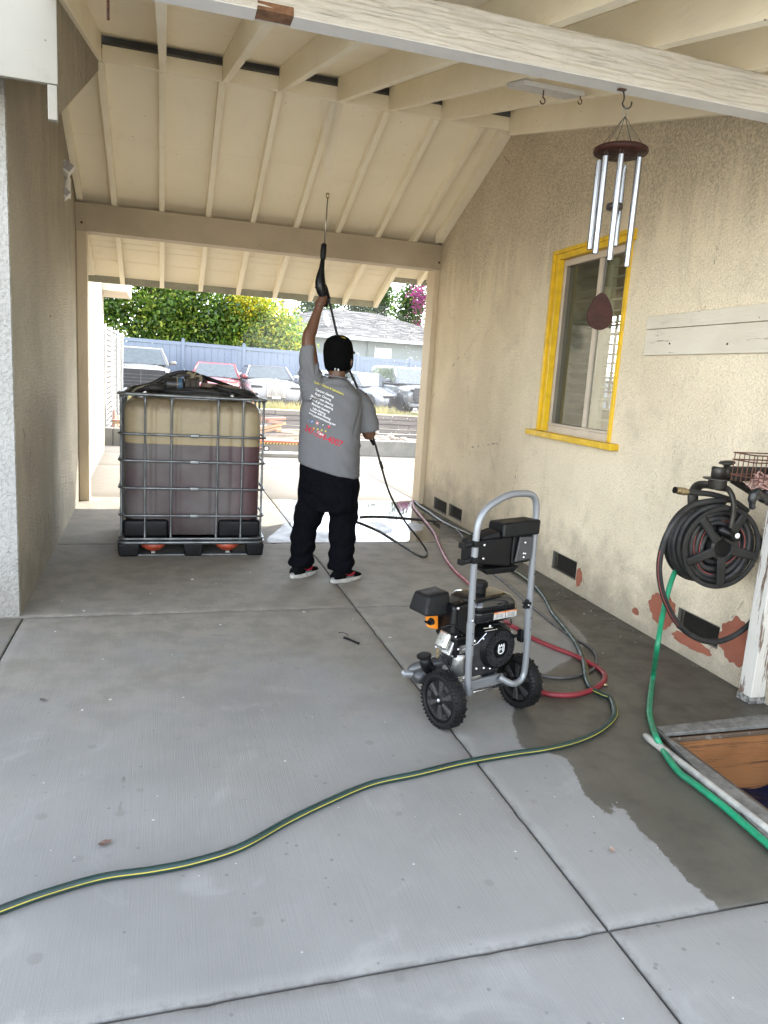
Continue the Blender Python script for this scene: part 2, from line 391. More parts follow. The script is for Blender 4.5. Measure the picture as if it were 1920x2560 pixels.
r1 = mix(nt, wfac, (.8, .8, .8), mix(nt, ramp(nt, med, .4, .7), (.36, .36, .36), (.52, .52, .52)))
L.new(mix(nt, mfac, r1, (.035, .035, .035)), b.inputs['Roughness'])
L.new(mth(nt, 'ADD', .35, mth(nt, 'MULTIPLY', mfac, -.12)), b.inputs['Specular IOR Level'])
L.new(mth(nt, 'MULTIPLY', mfac, .12), b.inputs['Coat Weight']); b.inputs['Coat Roughness'].default_value = .03; b.inputs['Coat IOR'].default_value = 1.33
bn = N.new('ShaderNodeBump'); bn.inputs['Distance'].default_value = .0016
L.new(mth(nt, 'SUBTRACT', 1., mfac), bn.inputs['Strength'])
L.new(mth(nt, 'ADD', mth(nt, 'MULTIPLY', noise(nt, vb, 3.5, 3), .7), mth(nt, 'MULTIPLY', fine, .6)), bn.inputs['Height']); L.new(bn.outputs[0], b.inputs['Normal'])

drive = thing('driveway', None, None, (0, 0, 0)); drive['kind'] = 'structure'
def slab(x0, x1, y0, y1, step=.045):
    g = .0035; x0 += g; x1 -= g; y0 += g; y1 -= g; e = .007
    def axis(a, b_):
        n = max(2, int((b_-a)/step)); return np.concatenate([[a, a+e*.4, a+e], np.linspace(a+e, b_-e, n)[1:-1], [b_-e, b_-e*.4, b_]])
    X = axis(x0, x1); Y = axis(y0, y1); nx, ny = len(X), len(Y)
    gx, gy = np.meshgrid(X, Y)
    dd = np.minimum(np.minimum(gx-x0, x1-gx), np.minimum(gy-y0, y1-gy))
    gz = -np.maximum(0, (e-dd))**2/e*.9
    gz = gz-.006*np.clip(np.sin(gx*31+gy*17)*np.sin(gx*13-gy*47)-.72, 0, 1)*4*(dd < .012)
    wet = polysd(gx, gy, WET); mir = polysd(gx, gy, MIRROR)
    mir = np.minimum(mir, -polysd(gx, gy, ISLE)); mir = np.minimum(mir, -polysd(gx, gy, ISLE2)); mir = mir+0
    for q in SPL: wet = np.maximum(wet, polysd(gx, gy, q))
    if y1 < 1.6: wet = np.full(wet.shape, -.6)
    if y0 > 8.5: wet = np.full(wet.shape, -.6); mir = wet.copy()
    vt = np.stack([gx, gy, gz], -1).reshape(-1, 3).tolist(); fs = []
    idx = np.arange(nx*ny).reshape(ny, nx)
    q = np.stack([idx[:-1, :-1], idx[:-1, 1:], idx[1:, 1:], idx[1:, :-1]], -1).reshape(-1, 4)
    qc = np.array([[gx.reshape(-1)[i].mean(), gy.reshape(-1)[i].mean()] for i in q]) if y0 < 2 and x1 > 1.5 else None
    if qc is not None:
        hx_ = PIT_A.x+(qc[:, 1]-PIT_A.y)*(PIT_B.x-PIT_A.x)/(PIT_B.y-PIT_A.y)
        q = q[~((qc[:, 0] > hx_-.012) & (qc[:, 1] < PIT_A.y+.012))]
    q = q.tolist()
    me = bpy.data.meshes.new('concrete_slab')
    o0 = len(vt); vt += [[x0, y0, -.1], [x1, y0, -.1], [x1, y1, -.1], [x0, y1, -.1]]
    c = [idx[0, 0], idx[0, -1], idx[-1, -1], idx[-1, 0]]
    fr = [tuple(idx[0, ::-1])+(o0, o0+1), tuple(idx[::-1, -1])+(o0+1, o0+2), tuple(idx[-1, :])+(o0+2, o0+3), tuple(idx[:, 0])+(o0+3, o0)]
    me.from_pydata(vt, [], q+[tuple(int(i) for i in f) for f in fr]); me.update()
    for nme, arr in (('wet', wet), ('mirror', mir), ('edge', dd)):
        at_ = me.attributes.new(nme, 'FLOAT', 'POINT')
        at_.data.foreach_set('value', np.concatenate([arr.reshape(-1), [-1]*4]).astype(np.float32))
    me.polygons.foreach_set('use_smooth', [True]*len(q)+[False]*4)
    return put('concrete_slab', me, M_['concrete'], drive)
YJ = [-1.4, 1.55, 4.485, 6.32, 8.61, 11.3, 12.9]
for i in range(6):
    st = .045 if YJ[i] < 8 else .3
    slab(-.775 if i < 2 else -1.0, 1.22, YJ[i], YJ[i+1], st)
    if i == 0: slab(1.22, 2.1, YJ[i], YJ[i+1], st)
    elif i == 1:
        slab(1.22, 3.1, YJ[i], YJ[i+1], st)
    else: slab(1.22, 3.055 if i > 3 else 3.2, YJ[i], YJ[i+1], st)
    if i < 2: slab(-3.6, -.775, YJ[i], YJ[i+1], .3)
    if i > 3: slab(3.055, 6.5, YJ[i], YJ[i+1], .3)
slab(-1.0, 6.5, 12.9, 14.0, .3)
structure('bounce_paving', MB().box(-30, 30, -30, -1.41, -.10, -.004), pm('bounce_concrete', (.70, .66, .58), .85, scale=1))  # unseen pale paving behind the camera, added to bounce sunlight onto the ceiling
structure('ground', MB().box(-40, 2.05, -30, 14.0, -.35, -.105).box(3.3, 40, -30, 14.0, -.35, -.105).box(2.05, 3.3, -30, .9, -.35, -.105).box(2.05, 3.3, 2.62, 14, -.35, -.105), pm('dark_joint_soil', (.05, .045, .04), .9, scale=3))

# ================================================================== WALLS
def wl(y): return -.792 - .0178*(y-4.517)
def wr(y): return 2.925 + .0246*(y-2.92)
RR = Matrix.Translation((2.925, 2.92, 0)) @ Matrix.Rotation(-math.atan(.0246), 4, 'Z')   # wall frame: +x into the wall, y along it
RZ = -math.atan(.0246)
def zf(y): return 3.04 + .412*(8.33-y)
def zn(y): return 3.757 - .24*(6.589-y)

lb = thing('left_building', 'brown grey stucco building with a white fascia, lining the left of the covered passage', 'building', (-.9, 8, 0))
# side wall, tall under the gable
mb = MB()
prof = [(4.517, 0), (13.1, 0), (13.1, 2.78), (9.9, 2.62), (8.33, 3.2), (6.6, 3.9), (5.2, 3.32), (4.517, 3.0)]
n = len(prof)
vv = [(wl(y), y, z) for y, z in prof] + [(wl(y)-.16, y, z) for y, z in prof]
mb.add(vv, [tuple(range(n)), tuple(range(2*n-1, n-1, -1))] + [(i, i+n, (i+1) % n+n, (i+1) % n) for i in range(n)])
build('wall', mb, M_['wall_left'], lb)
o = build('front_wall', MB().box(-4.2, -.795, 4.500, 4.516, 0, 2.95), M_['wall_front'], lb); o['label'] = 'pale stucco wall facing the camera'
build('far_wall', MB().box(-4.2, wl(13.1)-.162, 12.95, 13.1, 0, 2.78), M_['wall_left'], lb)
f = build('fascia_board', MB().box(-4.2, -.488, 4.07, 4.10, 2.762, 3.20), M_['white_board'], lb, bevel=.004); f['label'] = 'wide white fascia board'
build('rafter_tail', MB().box(-.535, -.492, 4.072, 4.114, 2.605, 2.759), M_['white_board'], lb, bevel=.004)
mb = MB()
pp = [(4.115, 2.63), (6.585, 3.69), (6.585, zn(6.585)+.16), (4.115, zn(4.115)+.05)]
mb.add([(-.50, y, z) for y, z in pp]+[(-.518, y, z) for y, z in pp], [(0,1,2,3),(7,6,5,4),(0,4,5,1),(1,5,6,2),(2,6,7,3),(3,7,4,0)])
o = build('gable_infill', mb, M_['wall_left'], lb); o['label'] = 'triangular infill panel between two roof slopes'
mb = MB().hexa([(-4.2,4.1,2.90),(-.52,4.1,2.90),(-.52,6.55,3.92),(-4.2,6.55,3.92),(-4.2,4.1,2.94),(-.52,4.1,2.94),(-.52,6.55,3.96),(-4.2,6.55,3.96)])
build('roof', mb, M_['ply'], lb)
build('soffit', MB().box(-4.2, -.83, 4.1, 4.5, 2.80, 2.82), M_['ply'], lb)
# far eave end of the left building
a = at(255, 697, 12.9); c = at(320, 733, 12.9)
build('eave_box', MB().box(-4.2, c.x, 12.7, 14.1, c.z, a.z+.03), M_['board'], lb, bevel=.006)
build('roof', MB().hexa([(-4.2,9.9,2.66),(-.95,9.9,2.66),(-.95,14.15,2.86),(-4.2,14.15,2.86),(-4.2,9.9,2.72),(-.95,9.9,2.72),(-.95,14.15,2.92),(-4.2,14.15,2.92)]), M_['dark_gap'], lb)

rb = thing('right_building', 'cream stucco house wall with a yellow trimmed window, right of the passage', 'building', (3.0, 5, 0), 0)
WY0, WY1, WZ0, WZ1 = 1.50, 2.52, 1.155, 2.50            # window opening in wall coordinates (y from 2.92)
Ywall0, Ywall1 = -2.4, 5.62
top = lambda y: (zn(y+2.92)+.17 if y+2.92 < 6.589 else zf(y+2.92)+.085)
def wallpiece(y0, y1, z0, z1a, z1b):
    return MB().hexa([(0,y0,z0),(.18,y0,z0),(.18,y1,z0),(0,y1,z0),(0,y0,z1a),(.18,y0,z1a),(.18,y1,z1b),(0,y1,z1b)])
mb = MB()
def sec(y0, y1, holes=()):
    zs = [0]+[h for hh in holes for h in hh]
    for k in range(0, len(zs)-1, 2):
        q = wallpiece(y0, y1, zs[k], zs[k+1], zs[k+1]); mb.add(q.v, q.f)
    q = wallpiece(y0, y1, zs[-1], top(y0), top(y1)); mb.add(q.v, q.f)
VENTS = [(4.60, 5.04, .02, .17), (4.13, 4.53, .04, .18), (1.75, 2.13, .09, .235), (.215, .575, .14, .27)]   # y0,y1,z0,z1
cuts = sorted({Ywall0, Ywall1, WY0, WY1, 3.669, 0.0} | {q for v_ in VENTS for q in v_[:2]})
for a_, b_ in zip(cuts[:-1], cuts[1:]):
    hs = [(v_[2], v_[3]) for v_ in VENTS if v_[0] <= a_+1e-6 and v_[1] >= b_-1e-6]
    if WY0 <= a_+1e-6 and WY1 >= b_-1e-6: hs.append((WZ0, WZ1))
    sec(a_, b_, hs)
me = bpy.data.meshes.new('wall'); me.from_pydata([tuple(RR @ Vector(v)) for v in mb.v], [], mb.f); me.update()
localize(me, rb); w_ = put('wall', me, M_['wall_right'], rb)
o = build('far_wall', MB().box(3.24, 4.5, 8.40, 8.56, 0, 2.9), M_['wall_right'], rb)
def rwb(name, mb_, mat, parent=rb, **k):                 # part given in wall coordinates
    q = MB(); q.add(mb_.v, mb_.f, RR); return build(name, q, mat, parent, **k)
# vents
m, nt, b, N, L = new_mat('vent_mesh'); b.inputs['Base Color'].default_value = (.03, .026, .02, 1); b.inputs['Metallic'].default_value = .5; b.inputs['Roughness'].default_value = .6; M_['mesh'] = m
for i, (y0, y1, z0, z1) in enumerate(VENTS):
    o = rwb('vent', MB().box(.05, .06, y0, y1, z0, z1), pm('vent_dark', (.012, .011, .01), .9))
    o['label'] = ['dark crawl space vent nearest the far post', 'dark crawl space vent, second from the far post', 'dark vent behind the pressure washer handle', 'mesh vent below the hose reel'][i]
    q = MB()
    for s in np.arange(y0, y1, .012): q.box(.022, .0235, s, s+.0022, z0, z1)
    for s in np.arange(z0, z1, .012): q.box(.020, .0215, y0, y1, s, s+.0022)
    rwb('vent_mesh', q, M_['mesh'], o, )
    q = MB()
    for bx in ((y0, y1, z0, z0+.008), (y0, y1, z1-.008, z1), (y0, y0+.008, z0+.009, z1-.009), (y1-.008, y1, z0+.009, z1-.009)): q.box(.004, .03, *bx)
    rwb('vent_frame', q, pm('vent_frame_tin', (.16, .15, .13), .6, .5), o)
# brick red primer patches around the vents
def blob(y0, y1, z0, z1, seed, n=72):
    r = random.Random(seed); cy, cz = (y0+y1)/2, (z0+z1)/2; out = []
    for k in range(n):
        a = 2*pi*k/n; q = 1 + r.uniform(-.035, .035) + .07*sin(3*a+seed)+.05*sin(7*a+2*seed)+.035*sin(13*a+seed)
        out.append((cy+cos(a)*(y1-y0)/2*q, max(.015, cz+sin(a)*(z1-z0)/2*q)))
    return out
def patch(poly, off=.0035):
    n = len(poly); q = MB()
    q.add([(-off, y, z) for y, z in poly]+[(.002, y, z) for y, z in poly], [tuple(range(n))]+[(i, i+n, (i+1) % n+n, (i+1) % n) for i in range(n)])
    return rwb('paint_patch', q, M_['terracotta'])
patch(blob(.59, .84, .10, .31, 1)); patch(blob(-.02, .205, .11, .36, 2)); patch(blob(.94, 1.01, .085, .13, 3)); patch(blob(.26, .60, .065, .135, 4)); patch(blob(1.66, 1.74, .06, .20, 5))

# window
wi = thing('window', None, None, (0, 0, 0)); wi.name = 'window'; wi.parent = rb
wi.matrix_parent_inverse = Matrix.Identity(4); wi.location = (-3.0, -5, 0)
wi['label'] = 'sliding window with tan frame, bright yellow trim and a yellow sill'
def wp(name, bxs, mat, **k):
    q = MB()
    for bx in bxs: q.box(*bx)
    return rwb(name, q, mat, wi, **k)
T = .055
o = wp('trim', [(-.016, .02, WY0-.005, WY0+.028, WZ0, WZ1), (-.03, .02, WY1-.06, WY1+.022, WZ0, WZ1+.045), (-.03, .02, WY0-.03, WY1-.061, WZ1-.012, WZ1+.045)], M_['yellow'], bevel=.003); o['label'] = 'yellow window trim'
wp('trim', [(-.045, .01, WY1-.005, WY1+.03, WZ0, WZ1+.06), (-.045, .01, WY0-.03, WY1-.006, WZ1+.03, WZ1+.06)], M_['yellow'], bevel=.003)
o = wp('sill', [(-.07, .05, WY0-.11, WY1+.17, WZ0-.048, WZ0-.003)], M_['yellow'], bevel=.006); o['label'] = 'thick yellow window sill'
wp('frame', [(.02, .10, WY0+.028, WY1-.06, WZ0, WZ0+.05), (.02, .10, WY0+.028, WY1-.06, WZ1-.06, WZ1-.012), (.02, .10, WY0+.028, WY0+.052, WZ0+.051, WZ1-.061), (.02, .10, WY1-.095, WY1-.06, WZ0+.051, WZ1-.061)], M_['vinyl_frame'], bevel=.002)
wp('frame', [(.012, .05, WY0+.028, WY1-.06, WZ0+.052, WZ0+.068)], M_['vinyl_frame'], bevel=.002)
MY = 1.93
wp('mullion', [(.03, .06, MY-.022, MY+.022, WZ0+.07, WZ1-.062)], M_['vinyl_frame'], bevel=.002)
wp('mullion', [(.05, .08, MY+.024, MY+.045, WZ0+.07, WZ1-.062)], M_['vinyl_frame'], bevel=.002)
m, nt, b, N, L = new_mat('window_glass'); b.inputs['Base Color'].default_value = (.9, .93, .9, 1)
N.remove(b); g1 = N.new('ShaderNodeBsdfGlossy'); g1.inputs['Roughness'].default_value = .01; g1.inputs['Color'].default_value = (1, 1, 1, 1)
g2 = N.new('ShaderNodeBsdfTransparent'); g2.inputs['Color'].default_value = (.72, .76, .72, 1); fr = N.new('ShaderNodeFresnel'); fr.inputs['IOR'].default_value = 2.3
mx = N.new('ShaderNodeMixShader'); bfc = N.new('ShaderNodeNewGeometry'); L.new(mth(nt, 'MULTIPLY', fr.outputs[0], mth(nt, 'SUBTRACT', 1., bfc.outputs['Backfacing'])), mx.inputs[0]); L.new(g2.outputs[0], mx.inputs[1]); L.new(g1.outputs[0], mx.inputs[2]); L.new(mx.outputs[0], N['Material Output'].inputs[0]); M_['glass'] = m
m, nt, b, N, L = new_mat('insect_screen'); N.remove(b); g2 = N.new('ShaderNodeBsdfTransparent'); g1 = N.new('ShaderNodeBsdfDiffuse'); g1.inputs['Color'].default_value = (.07, .065, .05, 1)
mx = N.new('ShaderNodeMixShader'); mx.inputs[0].default_value = .24; L.new(g2.outputs[0], mx.inputs[1]); L.new(g1.outputs[0], mx.inputs[2]); L.new(mx.outputs[0], N['Material Output'].inputs[0]); M_['screen'] = m
o = wp('insect_screen', [(.028, .029, MY+.024, WY1-.096, WZ0+.069, WZ1-.062)], M_['screen']); o['label'] = 'dark insect screen over the far pane'
wp('pane', [(.058, .061, MY+.047, WY1-.096, WZ0+.069, WZ1-.062)], M_['glass'])
wp('pane', [(.044, .047, WY0+.053, MY-.023, WZ0+.069, WZ1-.062)], M_['glass'])
sh = pm('shutter_cream', (.75, .70, .55), .6, var=.1)
q = MB()
z = WZ0+.06
while z < WZ1-.08:
    M = Matrix.Translation((.135, 0, z)) @ Matrix.Rotation(radians(32), 4, 'Y')
    q.box(-.034, .034, MY+.05, WY1-.12, -.004, .004, M); q.box(-.034, .034, WY0+.10, MY-.04, -.004, .004, Matrix.Translation((.135, 0, z)) @ Matrix.Rotation(radians(-4), 4, 'Y')); z += .078
o = rwb('shutter_louvre', q, sh, wi, ); o['kind'] = 'stuff'
wp('shutter_stile', [(.11, .15, WY1-.12, WY1-.065, WZ0, WZ1), (.11, .15, WY0+.03, WY0+.10, WZ0, WZ1), (.11, .15, MY-.04, MY+.05, WZ0, WZ1)], sh)
rm = pm('room_wall', (.72, .68, .54), .8)
w0, w1 = on(1500, 1020, 0, 4.2), on(1574, 786, 0, 4.2)
yA, yB = min(w0.y, w1.y), max(w0.y, w1.y); zA, zB = w0.z-.02, w1.z
q = MB().box(4.2, 4.22, 2.4, yA, .6, 3.0).box(4.2, 4.22, yB, 6.5, .6, 3.0).box(4.2, 4.22, yA, yB, .6, zA).box(4.2, 4.22, yA, yB, zB, 3.0)
build('room_back', q, rm, wi)
q = MB().box(4.17, 4.19, (yA+yB)/2-.012, (yA+yB)/2+.012, zA, zB)
k_ = zA
while k_ < zB: q.box(4.165, 4.195, yA, yB, k_-.008, k_+.008); k_ += (zB-zA)/10
build('inner_muntin', q, pm('muntin_grey', (.3, .3, .27), .6), wi)
build('room_ceiling', MB().box(3.2, 4.2, 2.4, 6.5, 2.9, 2.95).box(3.2, 4.2, 2.4, 6.5, .55, .6).box(3.2, 4.2, 6.5, 6.52, .6, 2.9).box(3.2, 4.2, 2.38, 2.4, .6, 2.9), rm, wi)
wp('reveal', [(.1, .18, WY0-.02, WY0, WZ0, WZ1)], rm); wp('reveal', [(.1, .18, WY1, WY1+.02, WZ0, WZ1)], rm)

# two old boards on the wall
for (nm, lab, z0a, z0b, z1a, z1b) in (('wall_board', 'upper of two old white boards nailed to the right wall', 1.903, 1.899, 1.982, 1.992), ('wall_board', 'lower, wider of two old white boards nailed to the right wall', 1.741, 1.743, 1.899, 1.895)):
    ya, yb_ = 4.13-2.92, -.9
    q = MB().hexa([(-.022,yb_,z0b),(.0,yb_,z0b),(.0,ya,z0a),(-.022,ya,z0a),(-.022,yb_,z1b),(.0,yb_,z1b),(.0,ya,z1a),(-.022,ya,z1a)])
    q2 = MB(); q2.add(q.v, q.f, RR); t = thing(nm, lab, 'board', (2.9, 3.5, 1.8)); build('plank', q2, M_['ledger'], t, bevel=.003)
    if z0a < 1.8:
        for yk in (.95, .45, .12, -.3):
            hd = MB().lathe([(.006, 0), (.006, .003), (0.001, .004)], 8, RR @ Matrix.Translation((-.0225, yk, 1.80+.01*sin(yk*9))) @ Matrix.Rotation(-pi/2, 4, 'Y'))
            build('screw_head', hd, M_['rust'], t)

# ================================================================== ROOF OVER THE PASSAGE
rf = thing('passage_roof', 'cream painted timber roof with open rafters spanning the passage', 'roof', (1, 6.5, 3.7))
FX = [-.815, -.49, -.03, .435, .9, 1.365, 1.83, 2.29, 2.72, 3.10]
def sloped(x0, x1, ya, yb_, fz, h0, h1, tail=None):
    v = []
    for h in (h0, h1):
        v += [(x0, ya, fz(ya)+h), (x1, ya, fz(ya)+h), (x1, yb_, fz(yb_)+h), (x0, yb_, fz(yb_)+h)]
    return MB().hexa(v)
for i, x in enumerate(FX):
    ye = 9.2 if x > 3 else 9.845
    if i == 0: ye = 8.3
    w = .027 if i else .03
    build('rafter', sloped(x-w, x+w, 6.6, ye, zf, 0, .09), M_['rafter'], rf, bevel=.003)
build('rafter', sloped(-.86, -.79, 8.56, 9.6, zf, -.05, .09), M_['rafter'], rf, bevel=.003)
NX = [-.025, .458, .91, 1.40, 1.85, 2.335]
for x in NX:
    build('rafter', sloped(x-.026, x+.026, 1.62, 6.55, zn, 0, .188), M_['rafter'], rf, bevel=.003)
build('rafter', sloped(-.53, -.474, 1.62, 6.55, zn, 0.001, .188), M_['rafter'], rf, bevel=.003)
build('rafter', sloped(2.868, 2.92, 1.62, 3.0, zn, -.03, .17), M_['rafter'], rf, bevel=.003)
mb = MB(); ys = [3.0, 6.55]
mb.hexa([(wr(3)-.05,3.0,zn(3)-.03),(wr(3)-.002,3.0,zn(3)-.03),(wr(6.55)-.002,6.55,zn(6.55)-.03),(wr(6.55)-.05,6.55,zn(6.55)-.03),(wr(3)-.05,3.0,zn(3)+.17),(wr(3)-.002,3.0,zn(3)+.17),(wr(6.55)-.002,6.55,zn(6.55)+.17),(wr(6.55)-.05,6.55,zn(6.55)+.17)])
build('wall_trim', mb, M_['rafter'], rf, bevel=.003)
mb = MB().hexa([(wr(6.6)-.10,6.6,zf(6.6)-.03),(wr(6.6)-.002,6.6,zf(6.6)-.03),(wr(8.3)-.002,8.3,zf(8.3)+.0),(wr(8.3)-.10,8.3,zf(8.3)+.0),(wr(6.6)-.10,6.6,zf(6.6)+.085),(wr(6.6)-.002,6.6,zf(6.6)+.085),(wr(8.3)-.002,8.3,zf(8.3)+.085),(wr(8.3)-.10,8.3,zf(8.3)+.085)])
build('wall_trim', mb, M_['rafter'], rf, bevel=.003)
build('ridge_board', MB().box(-.47, 3.0, 6.553, 6.592, 3.757, 3.868), M_['rafter'], rf, bevel=.003)
build('ridge_flashing', MB().box(-.55, 3.25, 6.66, 6.67, 3.84, 4.0), M_['dark_gap'], rf)
build('ridge_cap', MB().box(-4.2, 7.5, 6.42, 6.78, 4.0, 4.02), M_['dark_gap'], rf)
build('ridge_flashing', MB().tube([(-.47, 6.60, 3.895), (3.0, 6.60, 3.895)], .012, 6), M_['dark_gap'], rf)
# plywood ceilings, one sheet per bay
edges = [-.845]+[x for x in FX[1:9]]+[3.2]
for a_, b_ in zip(edges[:-1], edges[1:]):
    for (ya, yb_) in ((6.6, 7.52), (7.523, 8.44)):
        build('ceiling_panel', sloped(a_+.001, b_-.001, ya, yb_, zf, .0905, .105), M_['ply'], rf)
ne = [-.5]+NX+[3.15]
for a_, b_ in zip(ne[:-1], ne[1:]):
    for (ya, yb_) in ((1.6, 3.2), (3.203, 5.0), (5.003, 6.62)):
        build('ceiling_panel', sloped(a_+.001, b_-.001, ya, yb_, zn, .1885, .203), M_['ply'], rf)
# eave boards beyond the header
for ya, yb_ in ((8.443, 8.80), (8.806, 9.13), (9.136, 9.24), (9.246, 9.50), (9.506, 9.86)):
    x1 = 3.7 if yb_ < 9.25 else 2.76
    for xa, xb in ((-1.25, 1.365), (1.369, x1)):
        build('eave_board', sloped(xa, xb, ya, yb_, zf, .0905, .108), M_['board'], rf, bevel=.002)
build('fascia', MB().box(-1.25, 2.76, 9.862, 9.885, 2.42, 2.53), M_['fascia_green'], rf)
build('fascia', MB().box(2.76, 7.5, 9.245, 9.262, 2.69, 2.79), M_['fascia_green'], rf)
build('roof_covering', sloped(-4.2, 7.5, 6.6, 9.25, zf, .12, .15), M_['dark_gap'], rf)
build('roof_covering', sloped(-1.27, 2.76, 9.252, 9.88, zf, .12, .15), M_['dark_gap'], rf)
build('roof_covering', sloped(-.52, 7.5, 1.58, 6.598, zn, .206, .23), M_['dark_gap'], rf)
build('roof_covering', MB().box(3.2, 7.5, 8.3, 9.2, 2.72, 2.74), M_['ply'], rf)

t = thing('header_beam', 'dull cream header beam across the far opening, above the man', 'beam', (1.1, 8.43, 2.76))
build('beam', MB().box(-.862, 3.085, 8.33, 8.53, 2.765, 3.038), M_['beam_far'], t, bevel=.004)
for x in (-.80, 3.03):
    build('end_block', MB().box(x-.06, x+.055, 8.315, 8.329, 2.78, 2.90), M_['beam_far'], t, bevel=.003)
    build('bolt', MB().lathe([(.012, 0), (.012, .008), (.004, .012)], 10, Matrix.Translation((x, 8.314, 2.84)) @ Matrix.Rotation(pi/2, 4, 'X')), M_['rust'], t)
t = thing('near_beam', 'rough weathered white beam crossing overhead nearest the camera', 'beam', (1.1, 2.8, 2.69))
mb = MB(); nx = 180
ng = 9
rr_ = np.random.RandomState(3)
import mathutils
def ridge(x, z, s=0.):
    n1 = mathutils.noise.noise(Vector((x*3.1, s+.35*mathutils.noise.noise(Vector((x*2, z*9, 5)))*2, z*62)))
    n2 = mathutils.noise.noise(Vector((x*9, s+7, z*150))); n3 = mathutils.noise.noise(Vector((x*1.3, s+3, z*22)))
    g = max(0, abs(n1)-.12)*-1.; return -.012*(1-abs(n1)*3.2)**2*(1 if abs(n1) < .31 else 0)+.006*n3+.0035*n2
nx_b, nz_b = 1100, 34
bv = []
for j in range(nz_b):
    z = 2.692+.146*j/(nz_b-1); e_ = min(j, nz_b-1-j)/(nz_b-1); rnd = .006*max(0, 1-e_/.05)**2
    for i in range(nx_b):
        x = -.9+4.2*i/(nx_b-1); bv.append((x, 2.7525-ridge(x, z)*1.+rnd, z+(.0012*mathutils.noise.noise(Vector((x*14, 3, 1))) if j in (0, nz_b-1) else 0)))
ix = np.arange(nx_b*nz_b).reshape(nz_b, nx_b)
build('beam', MB().add(bv, np.stack([ix[:-1, :-1], ix[:-1, 1:], ix[1:, 1:], ix[1:, :-1]], -1).reshape(-1, 4).tolist()), M_['beam_near'], t, smooth=True)
build('beam_core', MB().box(-.9, 3.3, 2.764, 2.846, 2.692, 2.8375), M_['beam_near'], t)
o = build('bare_wood', MB().box(.292, .415, 2.7525, 2.83, 2.6885, 2.716), pm('bare_brown_wood', (.10, .045, .02), .7, c2=(.2, .10, .05), scale=18, bmp=.002), t, bevel=.002); o['label'] = 'patch of bare brown wood on the underside'
m_soff = pm('pale_grey_soffit_paint', (.60, .60, .60), .5, var=.08)
build('soffit_strip', MB().box(.416, 3.3, 2.757, 2.845, 2.6885, 2.6915), m_soff, t)
build('soffit_strip', MB().box(-.9, .291, 2.757, 2.845, 2.6885, 2.6915), m_soff, t)
# patch plate under the ceiling with two rusty hooks
t = thing('ceiling_plate', 'grey painted plate screwed under the rafters, holding two hooks', 'plate', (1.95, 4.0, 3.1))
a = at(900+640/1.626, 345/1.626, 3.98); c = at(900+885/1.626, 385/1.626, 3.98)
build('plate', MB().hexa([(a.x,3.9,zn(3.9)-.004),(c.x,3.9,zn(3.9)-.004),(c.x,4.12,zn(4.12)-.004),(a.x,4.12,zn(4.12)-.004),(a.x,3.9,zn(3.9)-.03),(c.x,3.9,zn(3.9)-.03),(c.x,4.12,zn(4.12)-.03),(a.x,4.12,zn(4.12)-.03)][::1]), m_soff, t, bevel=.003)
def hook(name, lab, px, py, Y, s, mat=M_['rust'], ztop=None):
    p = at(px, py, Y); t = thing(name, lab, 'hook', p)
    pts = [(0, 0, .02*s), (0, 0, -.012*s)] + [(.011*s*sin(a), 0, -.024*s+.012*s*cos(a)) for a in np.linspace(.2, pi*1.5, 9)]
    build('hook_wire', MB().tube(pts, .0028*s, 6), mat, t, smooth=True, world_=False)
hook('ceiling_hook', 'rusty hook under the ceiling plate, left of its pair', 900+745/1.626, 385/1.626, 3.95, 1.3)
hook('ceiling_hook', 'rusty hook under the ceiling plate, right of its pair', 900+896/1.626, 392/1.626, 3.92, 1.1)
p = at(270, 25, 3.4); t = thing('dangling_wire', 'dark cord hanging from the ceiling at the top left', 'cord', p)
build('cord', MB().tube([(p.x, 3.4, 3.1), (p.x, 3.4, p.z-.035)], .006, 6), M_['rust'], t)

# posts
def post(lab, x0, x1, y0, y1, z1, mat, base=True):
    t = thing('support_post', lab, 'post', ((x0+x1)/2, (y0+y1)/2, 0))
    build('post', MB().box(x0, x1, y0, y1, .0, z1), mat, t, bevel=.004)
    return t
post('cream timber post carrying the left end of the header beam', -.858, -.757, 8.345, 8.50, 2.764, M_['post'])
post('cream timber post carrying the right end of the header beam, beside the hoses', 3.0, 3.085, 8.345, 8.60, 2.764, M_['post'])
t = post('peeling white post at the right edge, next to the open pit', 2.832, 2.918, 2.76, 2.846, 2.69, M_['white_post'])
build('mossy_foot', MB().box(2.829, 2.921, 2.757, 2.849, 0.001, .035), pm('black_mould', (.05, .05, .045), .9, c2=(.3, .29, .27), scale=50), t)

# security lamp on the left wall
p = at(*(172, 424), 7.45); 
t = thing('wall_floodlight', 'pale twin floodlight bracket fixed high on the left wall', 'lamp', (wl(7.45), 7.45, 3.1))
lampm = pm('grey_lamp_housing', (.42, .42, .41), .4)
def lhead(px, py, s, rot):
    c = at(px, py, 7.3); M = Matrix.Translation(c) @ Matrix.Rotation(rot, 4, 'Y') @ Matrix.Rotation(radians(-20), 4, 'X')
    h = build('lamp_head', MB().box(-.045*s, .045*s, -.02, .05, -.05*s, .04*s, M), M_['white_plastic'], t, bevel=.008)
    build('lens', MB().box(-.035*s, .035*s, -.024, -.021, -.03*s, .035*s, M), pm('grey_lens', (.45, .44, .45), .2), h)
    return c
c1 = lhead(168, 418, 1.1, .6); c2 = lhead(163, 482, .85, .7)
bp = Vector((wl(7.45)+.01, 7.45, c1.z-.10))
build('wall_plate', MB().box(wl(7.45)-.004, wl(7.45)+.035, 7.38, 7.52, c1.z-.22, c1.z-.04), M_['white_plastic'], t, bevel=.01)
